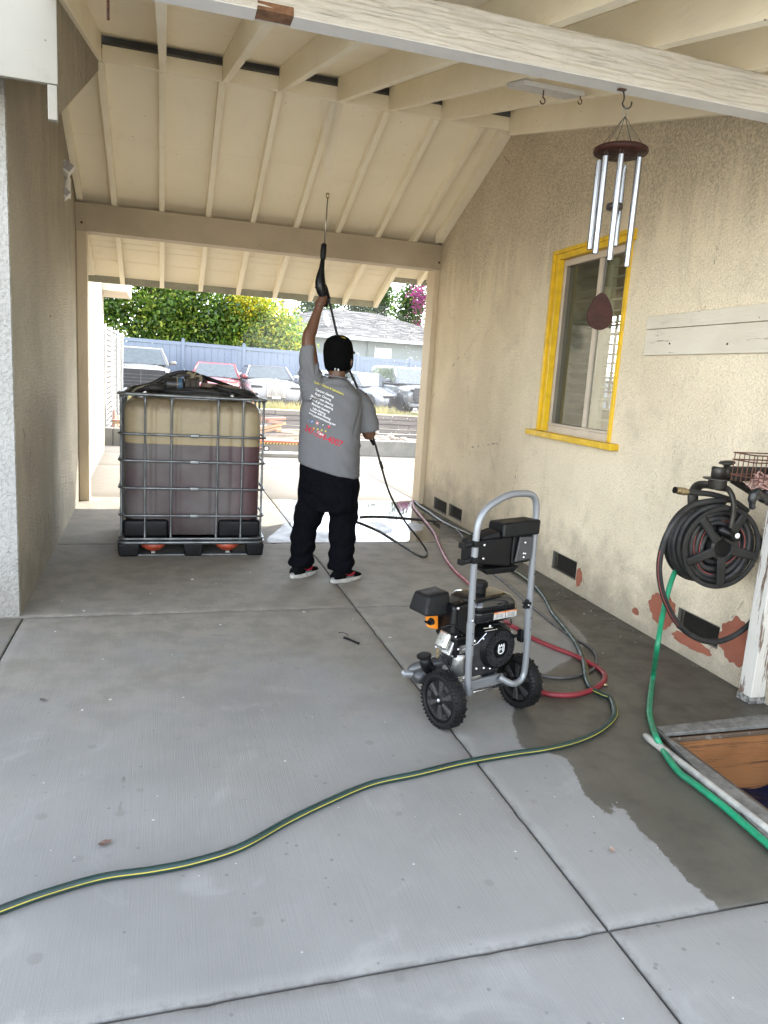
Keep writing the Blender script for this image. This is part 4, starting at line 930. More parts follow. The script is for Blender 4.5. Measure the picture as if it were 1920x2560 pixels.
# ================================================================== CARS
carglass = pm('car_glass', (.06, .075, .075), .08, spec=.9, coat=.6)
tyre = M_['rubber']; chrome = pm('chrome_trim', (.75, .75, .76), .12, 1., var=.05, rv=.05); dkpl = pm('dark_car_plastic', (.02, .02, .022), .5)
rimm = pm('alloy_rim', (.5, .5, .52), .3, .9); lampg = pm('headlight_glass', (.55, .58, .6), .08, spec=.9, coat=1)
def car(name, lab, cat, loc, rz, paint, L=4.8, W=1.86, H=1.45, hood=.92, belt=.98, cowl=1.25, roof0=2.0, roof1=3.5, tail=4.5, nose=.62, grille='mesh', soft=False, tall=0):
    t = thing(name, lab, cat, loc, rz)
    w = W/2; gz = .20+tall*.08
    st = [(0, .80, nose*.55, nose), (.10, .90, .25+tall*.1, nose+.06), (.45, .97, gz, hood-.10), (.95, 1., gz, hood-.02), (cowl, 1., gz, belt-.02), (roof0, 1., gz, belt), (roof1, 1., gz, belt+.01), (tail-.1, .98, gz+.02, belt+.01), (L-.25, .95, gz+.06, belt-.01), (L, .86, .38, belt-.18)]
    rings = []
    for y, wf, z0, z1 in st:
        ww = w*wf; hgt = z1-z0
        pr_ = [(0, z0), (.75*ww, z0), (.94*ww, z0+.06*hgt), (1.*ww, z0+.35*hgt), (.99*ww, z0+.65*hgt), (.955*ww, z0+.88*hgt), (.86*ww, z0+.97*hgt), (.5*ww, z1+.02), (0, z1+.035)]
        rings.append([(x, y, z) for x, z in pr_] + [(-x, y, z) for x, z in pr_[-2:0:-1]])
    b = build('body', MB().loft(rings), paint, t, smooth=True, world_=False, sub=1)
    # greenhouse
    tw = w*.70; bw = w*.93
    R0 = [(-bw, cowl, belt-.03), (bw, cowl, belt-.03), (bw, tail, belt-.03), (-bw, tail, belt-.03)]
    R1 = [(-tw, roof0, H), (tw, roof0, H), (tw, roof1, H), (-tw, roof1, H)]
    mid = [(-tw*.92, roof0+.25, H+.03), (tw*.92, roof0+.25, H+.03), (tw*.92, roof1-.2, H+.03), (-tw*.92, roof1-.2, H+.03)]
    gb = build('cabin', MB().loft([R0, R1, mid]), pm('soft_top_fabric', (.04, .045, .06), .9) if soft else paint, t, world_=False, bevel=.03)
    def pane(a, b_, c, d, off, nm, lb=None, ins=(.10, .10, .08, .10)):
        A, B, C, D = map(Vector, (a, b_, c, d)); n = (B-A).cross(D-A).normalized()*off
        l, r_, bo, to = ins
        P = lambda u, v_: (A.lerp(B, u)).lerp(D.lerp(C, u), v_)+n
        o = build(nm, MB().add([P(l, bo), P(1-r_, bo), P(1-r_, 1-to), P(l, 1-to)]+[P(l, bo)-n*1.5, P(1-r_, bo)-n*1.5, P(1-r_, 1-to)-n*1.5, P(l, 1-to)-n*1.5], [(0,1,2,3),(0,4,5,1),(1,5,6,2),(2,6,7,3),(3,7,4,0)]), carglass, t, world_=False)
        return o
    pane(R0[0], R0[1], R1[1], R1[0], .012, 'windscreen', ins=(.045, .045, .05, .07))
    pane(R0[1], R0[2], R1[2], R1[1], .012, 'side_window', ins=(.12, .14, .08, .12)); pane(R0[3], R0[0], R1[0], R1[3], .012, 'side_window', ins=(.14, .12, .08, .12))
    pane(R0[2], R0[3], R1[3], R1[2], .012, 'rear_window')
    # dashboard shapes seen through the glass are left dark; wipers, mirrors
    for s in (-1, 1):
        mr = build('mirror', MB().sphere((s*(w+.10), cowl+.42, belt+.09), (.12, .07, .075), 10, 6), paint if not soft else chrome, t, smooth=True, world_=False)
        build('mirror_stalk', MB().tube([(s*(w-.08), cowl+.42, belt+.02), (s*(w+.06), cowl+.42, belt+.07)], .022, 6), dkpl, mr, world_=False)
        for y in (.85, L-.95):
            r = .33+tall*.04
            M = Matrix.Translation((s*(w-.10), y, r)) @ Matrix.Rotation(pi/2, 4, 'Y')
            wh = build('wheel', MB().lathe([(r-.10, -.11), (r-.02, -.115), (r, -.09), (r, .09), (r-.02, .115), (r-.10, .11)], 22, M), tyre, t, smooth=True, world_=False)
            build('rim', MB().lathe([(.05, .112*s), (.12, .095*s), (r-.1, .10*s), (r-.09, .108*s)], 18, M), rimm, wh, world_=False)
            ar = build('wheel_arch', MB().lathe([(r+.05, -.03), (r+.05, .02)], 22, Matrix.Translation((s*(w-.012), y, r)) @ Matrix.Rotation(pi/2, 4, 'Y')), dkpl, t, world_=False)
    zb = nose*.55
    hz = hood-.20 if not tall else hood-.16
    if grille == 'mesh':
        build('grille', MB().prism([(-.42*w*1.6, .30), (.42*w*1.6, .30), (.52*w*1.2, nose+.0), (-.52*w*1.2, nose+.0)], -.035, .06), dkpl, t, world_=False, bevel=.02)
    elif grille == 'big':
        g_ = build('grille', MB().prism([(-.66*w, .52), (.66*w, .52), (.80*w, .62), (.78*w, nose+.06), (-.78*w, nose+.06), (-.80*w, .62)], -.05, .10), dkpl, t, world_=False, bevel=.02)
        for k in range(4): build('grille_bar', MB().box(-.70*w, .70*w, -.062, -.051, .60+k*.11, .615+k*.11), pm('dull_grille_bar', (.12, .12, .125), .4, .5), g_, world_=False)
        build('grille_bar', MB().box(-.012, .012, -.066, -.051, .55, nose+.02), pm('dull_grille_bar', (.12, .12, .125), .4, .5), g_, world_=False)
        build('bumper', MB().box(-.93*w, .93*w, -.07, .12, .33, .48), paint, t, world_=False, bevel=.04)
    elif grille == 'upright':
        g_ = build('grille', MB().box(-.33, .33, -.05, .25, .40, nose+.10), chrome, t, world_=False, bevel=.02)
        build('grille_recess', MB().box(-.30, .30, -.054, -.051, .43, nose+.06), dkpl, g_, world_=False)
        for k in range(15): build('grille_bar', MB().box(-.29+k*.0405, -.278+k*.0405, -.064, -.055, .43, nose+.06), chrome, g_, world_=False)
        build('hood_ornament', MB().tube([(0, .16, nose+.10), (0, .13, nose+.18), (0, .18, nose+.22)], .012, 5), chrome, t, world_=False)
        build('hood_ridge', MB().tube([(0, .2, nose+.14), (0, .6, hood+.0), (0, 1.2, belt+.015)], .012, 5), chrome, t, world_=False)
        build('lower_intake', MB().box(-.62, .62, -.02, .1, .25, .33), dkpl, t, world_=False, bevel=.02)
    for s in (-1, 1):
        hx = s*w*.70
        hl = build('headlight', MB().sphere((hx, .10, nose+.02-.04*(grille == 'upright')), (.20, .13, .065), 12, 6), lampg, t, smooth=True, world_=False)
        build('lamp_surround', MB().box(hx-.19, hx+.19, .0, .1, nose-.09-.04*(grille == 'upright'), nose-.02-.04*(grille == 'upright')), dkpl, hl, world_=False)
    for s in (-1, 1):
        build('bonnet_crease', MB().tube([(s*w*.42, .30, hood-.065), (s*w*.52, .8, hood+.005), (s*w*.60, cowl-.05, belt+.0)], .012, 5), paint, t, smooth=True, world_=False)
        build('a_pillar', MB().tube([(s*bw*.99, cowl+.01, belt-.01), (s*tw*1.0, roof0+.01, H-.005)], .035, 6), paint, t, smooth=True, world_=False)
        build('wiper', MB().tube([(s*.1+.15, cowl+.02, belt+.0), (s*.1+.55, cowl+.22, belt+.10)], .010, 4), dkpl, t, world_=False)
    build('cowl_shadow_gap', MB().box(-bw*.9, bw*.9, cowl-.05, cowl+.0, belt-.03, belt+.008), dkpl, t, world_=False)
    build('lower_grille', MB().prism([(-.55*w, .24), (.55*w, .24), (.62*w, .33), (-.62*w, .33)], -.045, .05), dkpl, t, world_=False)
    build('licence_plate', MB().box(-.15, .15, -.075, -.068, .36, .44), M_['white_plastic'], t, world_=False)
    return t
def carpaint(name, c, metal=.0, coat=1.): return pm(name, c, .32, metal, var=.06, scale=2, coat=coat)
white_p = carpaint('white_car_paint', (.33, .34, .36)); silv = carpaint('silver_car_paint', (.26, .275, .30), .4)
red_p = carpaint('red_car_paint', (.24, .010, .02)); tan = carpaint('pale_taupe_car_paint', (.24, .225, .20), .2); dkc = carpaint('charcoal_car_paint', (.10, .105, .11), .3)
LZ = .17
def cx(px, Y): return at(px, 1000, Y).x
car('parked_suv', 'large pale taupe SUV with a broad black grille, beside the slatted fence', 'car', (cx(352, 25.9), 25.9, LZ), .03, tan, L=5.1, W=2.0, H=1.85, hood=1.25, belt=1.28, cowl=1.35, roof0=2.05, roof1=4.3, tail=4.95, nose=1.05, grille='big', tall=1)
car('parked_sedan', 'red sedan parked in front of the vinyl fence, above the tote', 'car', (cx(534, 26.0), 26.0, LZ), -.10, red_p, L=4.75, W=1.84, H=1.47, hood=.93, belt=.98, cowl=1.3, roof0=2.05, roof1=3.5, tail=4.45, nose=.66)
car('parked_convertible', 'white luxury convertible with an upright slatted chrome grille and dark roof', 'car', (cx(690, 26.1), 26.1, LZ), .02, white_p, L=5.2, W=1.95, H=1.46, hood=1.0, belt=1.03, cowl=1.6, roof0=2.15, roof1=3.7, tail=4.4, nose=.84, grille='upright', soft=True)
car('parked_coupe', 'white coupe mostly hidden behind the man', 'car', (cx(846, 26.3), 26.3, LZ), .08, white_p, L=4.7, W=1.85, H=1.42, hood=.9, belt=.95, nose=.64, tail=4.4)
car('parked_sedan', 'pale silver sedan turned to the right, seen through the spray', 'car', (cx(1010, 26.0), 26.2, LZ), .38, silv, L=4.8, W=1.86, H=1.45, hood=.92, belt=.97, cowl=1.3, roof0=2.1, roof1=3.5, tail=4.5, nose=.68)
car('parked_suv', 'dark SUV nose at the far right, half hidden by the post', 'car', (cx(1092, 24.95), 25.35, LZ), .12, dkc, L=5.0, W=2.0, H=1.75, hood=1.08, belt=1.15, nose=.98, grille='big', tall=1, roof1=4.2, tail=4.8)
# orange cone like marker near the convertible
p = at(634, 985, 25.4); t = thing('marker_post', 'small orange marker standing in front of the white convertible', 'marker', (p.x, 25.4, .17))
build('marker', MB().tube([(p.x+.05, 25.4, .17), (p.x-.03, 25.4, p.z+.13)], [.10, .05], 8), pm('orange_plastic', (.75, .16, .06), .5), t, smooth=True)
# ================================================================== TOTE
TY = 5.89                                              # front of the cage
tx0, tx1 = -.325, .787
t = thing('liquid_tote', 'caged plastic bulk tote holding dark purple liquid, standing on a black pallet', 'tote', ((tx0+tx1)/2, TY+.5, 0))
m, nt, b, N, L = new_mat('translucent_tote_plastic'); v = coords(nt)
sx = N.new('ShaderNodeSeparateXYZ'); L.new(v, sx.inputs[0])
lev = mth(nt, 'ADD', sx.outputs['Z'], 0)
up_ = mix(nt, ramp(nt, noise(nt, v, 3.2, 5, .65), .35, .7), (.345, .28, .175), (.27, .22, .14))
up_ = mix(nt, ramp(nt, sx.outputs['Z'], .885, .935, .5, 0), up_, (.34, .255, .125))
up_ = mix(nt, ramp(nt, noise(nt, coords(nt, (6, 6, .8)), 4, 5, .7), .55, .75, 0, .35), up_, (.22, .17, .10))
up_ = mix(nt, ramp(nt, mth(nt, 'ADD', sx.outputs['Z'], mth(nt, 'MULTIPLY', noise(nt, v, 9, 5, .7), .16)), 1.20, 1.27, 0, .6), up_, (.10, .075, .05))
lo_ = mix(nt, ramp(nt, noise(nt, v, 2.2, 4), .3, .7), (.088, .064, .068), (.135, .122, .12))
lo_ = mix(nt, ramp(nt, sx.outputs['X'], .2, .50, 0, .75), lo_, (.085, .036, .042))
col = mix(nt, ramp(nt, mth(nt, 'ADD', sx.outputs['Z'], mth(nt, 'MULTIPLY', noise(nt, v, 14, 2), .006)), .887, .893), lo_, up_)
L.new(col, b.inputs['Base Color']); b.inputs['Specular IOR Level'].default_value = .25; b.inputs['Roughness'].default_value = .4; b.inputs['Subsurface Weight'].default_value = .12; b.inputs['Subsurface Radius'].default_value = (.03, .02, .012)
bump(nt, b, noise(nt, v, 7, 3), .004); TP = m
bx0, bx1 = tx0+.035, tx1-.03
def bottle_ring(z, inset=0, flut=.012):
    pts = []; x0, x1, y0, y1 = bx0+inset, bx1-inset, TY+.035+inset, TY+1.06-inset; R = .11
    cs = [(x0+R, y0+R, pi, 1.5*pi), (x1-R, y0+R, 1.5*pi, 2*pi), (x1-R, y1-R, 0, .5*pi), (x0+R, y1-R, .5*pi, pi)]
    for ci, (cx_, cyy, a0, a1) in enumerate(cs):
        for k in range(7):
            a = a0+(a1-a0)*k/6; pts.append((cx_+R*cos(a), cyy+R*sin(a), z))
        nx_ = cs[(ci+1) % 4]; a = a1; P0 = Vector(pts[-1]); P1 = Vector((nx_[0]+R*cos(nx_[2]), nx_[1]+R*sin(nx_[2]), z)); nrm = Vector((cos(a1), sin(a1), 0))
        for k in range(1, 60):
            u = k/60; s = 0
            for c_ in (.13, .355, .675, .86): s += math.exp(-((u-c_)/.020)**2)     # grooves behind the cage bars
            pts.append(tuple(P0.lerp(P1, u)-nrm*flut*s))
    return pts
zs = [(.155, .05), (.165, .02), (.30, .008), (.32, 0), (.36, 0), (.9, 0), (1.14, 0), (1.19, .012), (1.225, .05), (1.24, .12)]
o = build('plastic_bottle', MB().loft([bottle_ring(z, i) for z, i in zs]), TP, t, smooth=True)
o['label'] = 'translucent plastic bottle, beige above and dark purple below the liquid line'
bk = pm('black_corner_plastic', (.006, .006, .007), .45, var=.4, spec=.2)
for x0, x1 in ((tx0+.025, .045), (.425, tx1-.02)):
    build('corner_guard', MB().box(x0, x1, TY+.018, TY+.3, .145, .292), bk, t, bevel=.025)
CG = M_['cage']
def rrect(z, o_=0, r=.06, yoff=0):
    x0, x1, y0, y1 = tx0-o_, tx1+o_, TY-o_, TY+1.10+o_; pts = []
    for cx_, cyy, a0 in ((x0+r, y0+r, pi), (x1-r, y0+r, 1.5*pi), (x1-r, y1-r, 0), (x0+r, y1-r, .5*pi)):
        for k in range(5): a = a0+pi/2*k/4; pts.append((cx_+r*cos(a), cyy+r*sin(a), z))
    return pts
for z, r, o_ in ((1.262, .013, 0), (.962, .009, .002), (.757, .009, .002), (.545, .009, .002), (.328, .009, .002)):
    build('cage_hoop', MB().tube(rrect(z, o_), r, 8, closed=True), CG, t, smooth=True)
build('cage_base', MB().tube(rrect(.142, .002), .011, 8, closed=True), CG, t, smooth=True)
build('cage_base', MB().tube(rrect(.112, .004), .014, 8, closed=True), CG, t, smooth=True)
for x, top_ in ((-.135, 1), (.06, 1), (.41, 1), (.604, 1)):
    for yy in (TY+.012, TY+1.088):
        build('cage_upright', MB().tube([(x, yy, .115), (x, yy, .15), (x, yy, .2), (x, yy, 1.2), (x, yy, 1.255)], [.017, .011, .0072, .0072, .016], 8), CG, t, smooth=True)
for x in (tx0+.012, tx1-.012):
    for k in range(4):
        y = TY+.10+.3*k; build('cage_upright', MB().tube([(x, y, .115), (x, y, .15), (x, y, 1.2), (x, y, 1.255)], [.016, .009, .009, .015], 8), CG, t, smooth=True)
for z in (.962, .757, .545, .328): build('cage_clamp', MB().box(.20, .27, TY-.017, TY+.002, z-.014, z+.014), CG, t, bevel=.006)
for x0, x1 in ((tx0-.012, tx0+.155), (.155, .315), (tx1-.14, tx1+.012)):
    for y0 in (TY-.012, TY+.48, TY+.97):
        fo = build('pallet_foot', MB().hexa([(x0+.012,y0,.003),(x1-.012,y0,.003),(x1-.012,y0+.15,.003),(x0+.012,y0+.15,.003),(x0,y0,.105),(x1,y0,.105),(x1,y0+.15,.105),(x0,y0+.15,.105)]), bk, t, bevel=.012)
        if y0 < 6:
            for k in range(6): build('rib', MB().box(x0+.022+k*(x1-x0-.05)/5, x0+.028+k*(x1-x0-.05)/5, y0-.004, y0+.001, .015, .09), bk, fo)
build('pallet_deck', MB().box(tx0, tx1, TY+.01, TY+1.09, .095, .13), bk, t, bevel=.006)
build('pallet_runner', MB().box(tx0+.02, tx1-.02, TY+.01, TY+.10, .004, .014), M_['cage'], t)
build('pallet_runner', MB().box(tx0+.02, tx1-.02, TY+.98, TY+1.07, .004, .014), M_['cage'], t)
org = pm('orange_red_plastic', (.50, .085, .035), .5, c2=(.25, .04, .02), scale=30)
for x in (-.072, .508):
    q = MB().lathe([(.045, -.03), (.088, .0), (.092, .012), (.088, .028)], 24, Matrix.Translation((x, TY+.09, .062)) @ Matrix.Diagonal((1, .7, 1, 1)))
    o = build('orange_cap', q, org, t, smooth=False); o['label'] = 'orange plastic cap under the tote'
    build('cap_bolt', MB().box(x-.015, x+.015, TY+.02, TY+.05, .02, .036), M_['steel_wire'], o)

# ---- gear heaped on the tote: hose coils, pump head, board
tz = 1.27
def coil(name, lab, cx_, cyy, rx, ry, z0, turns, r, mat, tilt=0, seed=0, cat='hose'):
    rn = random.Random(seed); t = thing(name, lab, cat, (cx_, cyy, z0)); ph = [rn.uniform(0, 6) for _ in range(8)]
    pts = []
    for k in range(int(turns*26)):
        a = 2*pi*k/26; g = 1-.20*((k/26) % 3)/3+.06*sin(a*2.3+ph[0])
        pts.append((cx_+rx*g*cos(a)+.01*sin(a*3+ph[1]), cyy+ry*g*sin(a), z0+r+abs(.022*sin(a*1.3+ph[2]))+.008*(k/26)+tilt*cos(a)))
    build('hose', MB().tube(pts, r, 8), mat, t, smooth=True); return t
coil('hose_coil', 'flat coil of thick black hose lying over the front of the tote top', .28, TY+.42, .40, .33, tz-.03, 5, .017, M_['hose_black'], .0, 1)
coil('hose_coil', 'looser coil of thin black cable at the right end of the tote top', .56, TY+.28, .19, .20, tz-.01, 6, .009, M_['hose_black'], -.02, 2, 'cable')
coil('hose_coil', 'arched loop of black hose at the left end of the tote top', -.10, TY+.40, .17, .25, tz-.01, 3, .022, M_['hose_black'], .03, 3)
t = thing('vacuum_hose', 'ribbed black hose arching over the heap on the tote', 'hose', (.05, TY+.4, tz))
pth = spline([(-.20, TY+.25, tz+.02), (-.08, TY+.28, tz+.07), (.04, TY+.30, tz+.14), (.16, TY+.32, tz+.17), (.27, TY+.33, tz+.15), (.33, TY+.34, tz+.09)], 8)
build('hose', MB().tube(pth, [.021 if k % 2 else .018 for k in range(len(pth))], 10), M_['hose_black'], t)
pth = spline([(.02, TY+.26, tz+.04), (.06, TY+.24, tz+.10), (.12, TY+.25, tz+.145), (.2, TY+.28, tz+.15)], 6)
build('hose', MB().tube(pth, .013, 8), M_['hose_grey'], t, smooth=True)
t = thing('pump_motor', 'dark grey cylindrical motor with a blue label lying on the tote', 'motor', (.12, TY+.22, tz))
M = Matrix.Translation((.09, TY+.2, tz+.075)) @ Matrix.Rotation(pi/2, 4, 'Y') @ Matrix.Rotation(.0, 4, 'X')
build('body', MB().lathe([(.02, -.09), (.048, -.085), (.054, -.06), (.054, .05), (.05, .06), (.03, .065)], 20, M), pm('dark_grey_metal', (.035, .035, .035), .4, .4), t, smooth=True, world_=True)
o = build('end_ring', MB().lathe([(.0555, .008), (.0575, .012), (.0555, .016)], 20, M, cap=False), M_['alu'], t)
build('label', MB().lathe([(.0548, .02), (.0548, .048)], 20, M, cap=False), pm('blue_label', (.03, .09, .16), .5), t)
build('flange', MB().lathe([(.03, .066), (.065, .07), (.065, .10), (.055, .115), (.055, .15), (.07, .155), (.07, .18)], 8, M), pm('brown_cast_metal', (.055, .045, .037), .6, .3, scale=20, bmp=.003), t, bevel=.004)
t = thing('plastic_elbow', 'beige plastic cap with a flange at the top of the heap on the tote', 'fitting', (.02, TY+.3, tz+.14))
M = Matrix.Translation(at(478, 945, TY+.32)) @ Matrix.Rotation(radians(-58), 4, 'Y')
bg = pm('dirty_beige_plastic', (.30, .26, .17), .6, c2=(.2, .175, .115), scale=16)
build('cap', MB().lathe([(.0, .052), (.030, .050), (.040, .038), (.043, .0), (.044, -.008)], 18, M), bg, t, smooth=True)
build('flange', MB().lathe([(.044, -.010), (.064, -.010), (.064, .002), (.044, .004)], 18, M), bg, t)
build('spout', MB().tube([M @ Vector((0, 0, -.005)), M @ Vector((.02, 0, -.04)), M @ Vector((.05, 0, -.07))], [.036, .032, .026], 12), bg, t, smooth=True)
t = thing('brown_board', 'brown wooden board lying across the back of the tote top', 'board', (.38, TY+.45, tz+.05))
build('plank', MB().box(-.14, .17, -.03, .03, -.018, .018, Matrix.Translation((.43, TY+.34, tz+.075)) @ Matrix.Rotation(radians(3), 4, 'Y')), pm('brown_board_wood', (.13, .07, .04), .6, scale=12), t, bevel=.003)
t = thing('steel_bar', 'dark tapering steel bar resting on the brown board', 'bar', (.4, TY+.4, tz+.1))
build('bar', MB().tube([(.29, TY+.36, tz+.145), (.56, TY+.33, tz+.075)], [.020, .010], 8), M_['black_matt'], t, smooth=True)
t = thing('small_caster', 'small black wheel hanging at the front edge of the tote top', 'wheel', (.515, TY-.0, tz))
M = Matrix.Translation((.515, TY+.035, tz+.012)) @ Matrix.Rotation(pi/2, 4, 'X')
build('tyre', MB().lathe([(.018, -.016), (.034, -.014), (.034, .014), (.018, .016)], 20, M), M_['rubber'], t, smooth=True)
build('hub', MB().lathe([(.006, -.02), (.014, .018), (.006, .022)], 12, M), M_['steel_wire'], t)
t = thing('curved_tube', 'pale curved tube at the left end of the tote top', 'tube', (-.2, TY+.2, tz))
build('tube', MB().tube(spline([(-.23, TY+.1, tz), (-.20, TY+.14, tz+.03), (-.12, TY+.18, tz+.055), (-.0, TY+.2, tz+.065)], 6), .008, 8), pm('dull_beige_tube', (.22, .2, .14), .5), t, smooth=True)

# ================================================================== HOSES ON THE GROUND
def ghose(name, lab, pts, r, mat, stripe=None, cat='hose', z3=None, extra=None, n=9):
    """pts: list of source pixels on the ground, or 3D tuples"""
    P = []
    for q in pts:
        P.append(Vector(q) if len(q) == 3 else gp(q[0], q[1], r)+Vector((0, 0, 0)))
    S = spline(P, n); c = S[len(S)//2]; t = thing(name, lab, cat, (c.x, c.y, 0))
    build('hose', MB().tube(S, r, 10), mat, t, smooth=True)
    if stripe:
        S2 = []
        for i, p_ in enumerate(S):
            d = (S[min(i+1, len(S)-1)]-S[max(i-1, 0)]).normalized(); sd_ = Vector((d.y, -d.x, 0)).normalized()
            if sd_.y > 0 or (abs(sd_.y) < .15 and sd_.x > 0): sd_ = -sd_
            S2.append(p_+(sd_*.93+Vector((0, 0, .32))).normalized()*(r*.95))
        build('stripe', MB().tube(S2, r*.13, 6), stripe, t, smooth=True)
    return t
D_s = 1920/1659
dd = lambda *l: [(x*D_s, y*D_s) for x, y in l]
wz = lambda *l: zz(list(l), 2.9625, 1000, 1200)
ghose('garden_hose', 'dark green garden hose with a yellow stripe, winding in from the lower left',
      dd((-60, 1990), (0, 1966), (100, 1930), (220, 1896), (330, 1880), (420, 1862), (520, 1830), (620, 1775), (700, 1736), (800, 1694), (900, 1672), (1000, 1648), (1100, 1630), (1180, 1618), (1250, 1600), (1300, 1575), (1327, 1545), (1320, 1510)) +
      wz((1500, 1590), (1420, 1545), (1380, 1470), (1362, 1350), (1310, 1220), (1215, 1090), (1130, 985), (1075, 880), (1000, 785), (900, 705), (830, 660), (700, 560), (610, 450), (520, 405), (400, 350), (300, 298), (220, 240), (150, 195), (112, 160)),
      .0135, M_['hose_dkgreen'], M_['stripe_yellow'])
ghose('red_hose', 'red rubber hose passing the pressure washer and looping on its right',
      wz((98, 140), (96, 165), (105, 205), (150, 262), (212, 335), (258, 400), (295, 490), (345, 590), (420, 685), (500, 755), (640, 900), (790, 1050), (890, 1115), (1000, 1180), (1150, 1245), (1300, 1303), (1420, 1365), (1500, 1420), (1515, 1475), (1450, 1540), (1300, 1590), (1150, 1592), (1070, 1577), (960, 1540)),
      .0135, M_['hose_red'])
ghose('pressure_hose', 'thin grey pressure hose running from the man to beside the washer',
      zz([(868, 560), (960, 553), (1100, 556), (1250, 566), (1450, 582), (1659, 608)], 3.95, 680, 1150) + wz((330, 322), (400, 350), (450, 400), (485, 455), (560, 570), (640, 655), (780, 760), (880, 850), (1000, 955), (1150, 1078), (1300, 1180), (1400, 1235), (1455, 1300), (1445, 1385), (1360, 1438), (1220, 1466), (1080, 1455), (960, 1420)),
      .0085, M_['hose_grey'])
ghose('hose_fitting', 'short brass hose fitting lying beside the red loop', wz((1490, 1512), (1540, 1520)), .008, M_['brass'], cat='fitting', n=2)
# ================================================================== MAN WITH THE PRESSURE WASHER GUN
PY = 5.2
t = man = thing('person', 'man in grey printed t-shirt, black cap and black trousers spraying the ceiling with raised arm', 'person', (1.16, PY, 0))
AZ = radians(33); BF = Vector((sin(AZ), cos(AZ), 0)); BR = Vector((cos(AZ), -sin(AZ), 0)); ZU = Vector((0, 0, 1))
def ring(c, a, b, n=28, tilt=0, twist=0, pw=2.3):
    """super-ellipse, a along the body's right, b along its front"""
    out = []; r_ = BR*cos(twist)+BF*sin(twist); f_ = BF*cos(twist)-BR*sin(twist)
    for k in range(n):
        th = 2*pi*k/n; cc, ss = cos(th), sin(th)
        x = a*math.copysign(abs(cc)**(2/pw), cc); y = b*math.copysign(abs(ss)**(2/pw), ss)
        out.append(Vector(c)+r_*x+f_*y+ZU*(-tilt*x))
    return out
def tor(x, z, a, b, tilt=0, y=PY, pw=2.4): return ring((x, y, z), a, b, tilt=tilt, pw=pw)
skin = pm('brown_skin', (.10, .043, .022), .5, var=.15, scale=14, bmp=.0004, bscale=300)
# --- body: head, neck, torso, arms, legs, both hands in one skin
B = MB()
B.loft([tor(1.16, .60, .15, .11), tor(1.155, .8, .17, .115), tor(1.155, 1.05, .165, .11), tor(1.155, 1.3, .185, .11), tor(1.16, 1.4, .15, .09), tor(1.165, 1.46, .07, .06)])
B.tube([(1.175, PY+.01, 1.38), (1.185, PY+.01, 1.48), (1.19, PY+.02, 1.56)], [.07, .062, .062], 16)
HC = Vector((1.195, PY+.035, 1.63))
B.sphere(HC, (.088, .105, .118), 24, 16); B.sphere(HC+BF*.03+Vector((0, 0, -.045)), (.068, .08, .075), 20, 12)
B.sphere(HC+BF*.105+Vector((0, 0, .01)), (.016, .022, .022), 10, 8)                                # nose
for s in (-1, 1):
    e = HC+BR*(s*.094)+Vector((0, 0, -.035)); B.sphere(e, (.014, .024, .034), 10, 8)
    B.sphere(HC+BF*.085+BR*(s*.033)+Vector((0, 0, .03)), .017, 8, 6)
B.sphere(HC+BF*.088+Vector((0, 0, -.045)), (.028, .02, .012), 10, 6)                               # mouth
LS = Vector((1.005, PY, 1.40)); LE = Vector((.978, PY+.06, 1.735)); LW = at(794, 778, PY+.10)
B.tube(spline([LS, (LS+LE)/2, LE, LE.lerp(LW, .35), LW, LW+(LW-LE).normalized()*.03], 6), [r for r in np.interp(np.linspace(0, 1, 31), [0, .2, .42, .55, .8, 1], [.075, .06, .047, .046, .03, .03])], 16)
RS = Vector((1.34, PY, 1.36)); RE = Vector((1.445, PY-.01, 1.085)); RW = Vector((1.47, PY+.22, 1.13))
B.tube(spline([RS, (RS+RE)/2, RE], 6)+spline([RE, (RE+RW)/2, RW], 6)[1:], [r for r in np.interp(np.linspace(0, 1, 25), [0, .4, .5, .6, 1], [.075, .055, .048, .047, .028])], 16)
for hip, kn, an in (((1.06, PY, .66), (.99, PY+.05, .37), (.99, PY+.05, .09)), ((1.27, PY, .66), (1.275, PY, .37), (1.265, PY-.08, .09))):
    B.tube(spline([hip, kn, an], 6), [r for r in np.interp(np.linspace(0, 1, 13), [0, .5, .65, 1], [.09, .06, .06, .04])], 14)
# hands: left fist round the gun grip, right hand round the hose
def hand(Wp_, along, palmn, grip_c, grip_d, mir=1, s=1.):
    """palm from the wrist, four bent fingers wrapping a bar through grip_c with direction grip_d, a thumb from the side"""
    al = along.normalized(); pn = palmn.normalized(); sd_ = al.cross(pn).normalized()
    gd = grip_d.normalized()
    c = grip_c
    e1 = (Wp_+al*.04-c); e1 = (e1-gd*e1.dot(gd)).normalized(); e2 = gd.cross(e1)*mir
    B.tube([Wp_-al*.01, Wp_+al*.02, (Wp_+al*.05)*.6+(c+e1*.032)*.4, c+e1*.034], [.027, .031, .034, .026], 14)
    for q in range(4):                                                # fingers
        o_ = gd*(.030-.0205*q)*s; L_ = (.95, 1.08, 1.02, .85)[q]; rr2 = .0098-.0006*q; R_ = .026
        pts = [c+o_*1.0+e1*(R_+.012)]
        for k in range(1, 8):
            a_ = k/7*L_*radians(235); pts.append(c+o_+(e1*cos(a_)+e2*sin(a_))*R_)
        B.tube(pts, [rr2*1.15, rr2*1.1, rr2*1.1, rr2, rr2*1.05, rr2*.95, rr2*.9, rr2*.75], 10)
    pts = [c+e1*.036-gd*.0+gd*.02-e2*.012]
    for k in range(1, 5):
        a_ = -k/4*radians(150); pts.append(c+gd*(.046+.004*k)+(e1*cos(a_)+e2*sin(a_))*.027)
    B.tube(pts, [.014, .0125, .0115, .011, .008], 10)
GC = at(806, 752, PY+.11)                                            # middle of the pistol grip
gripd = Vector((.25, .35, 1)).normalized()
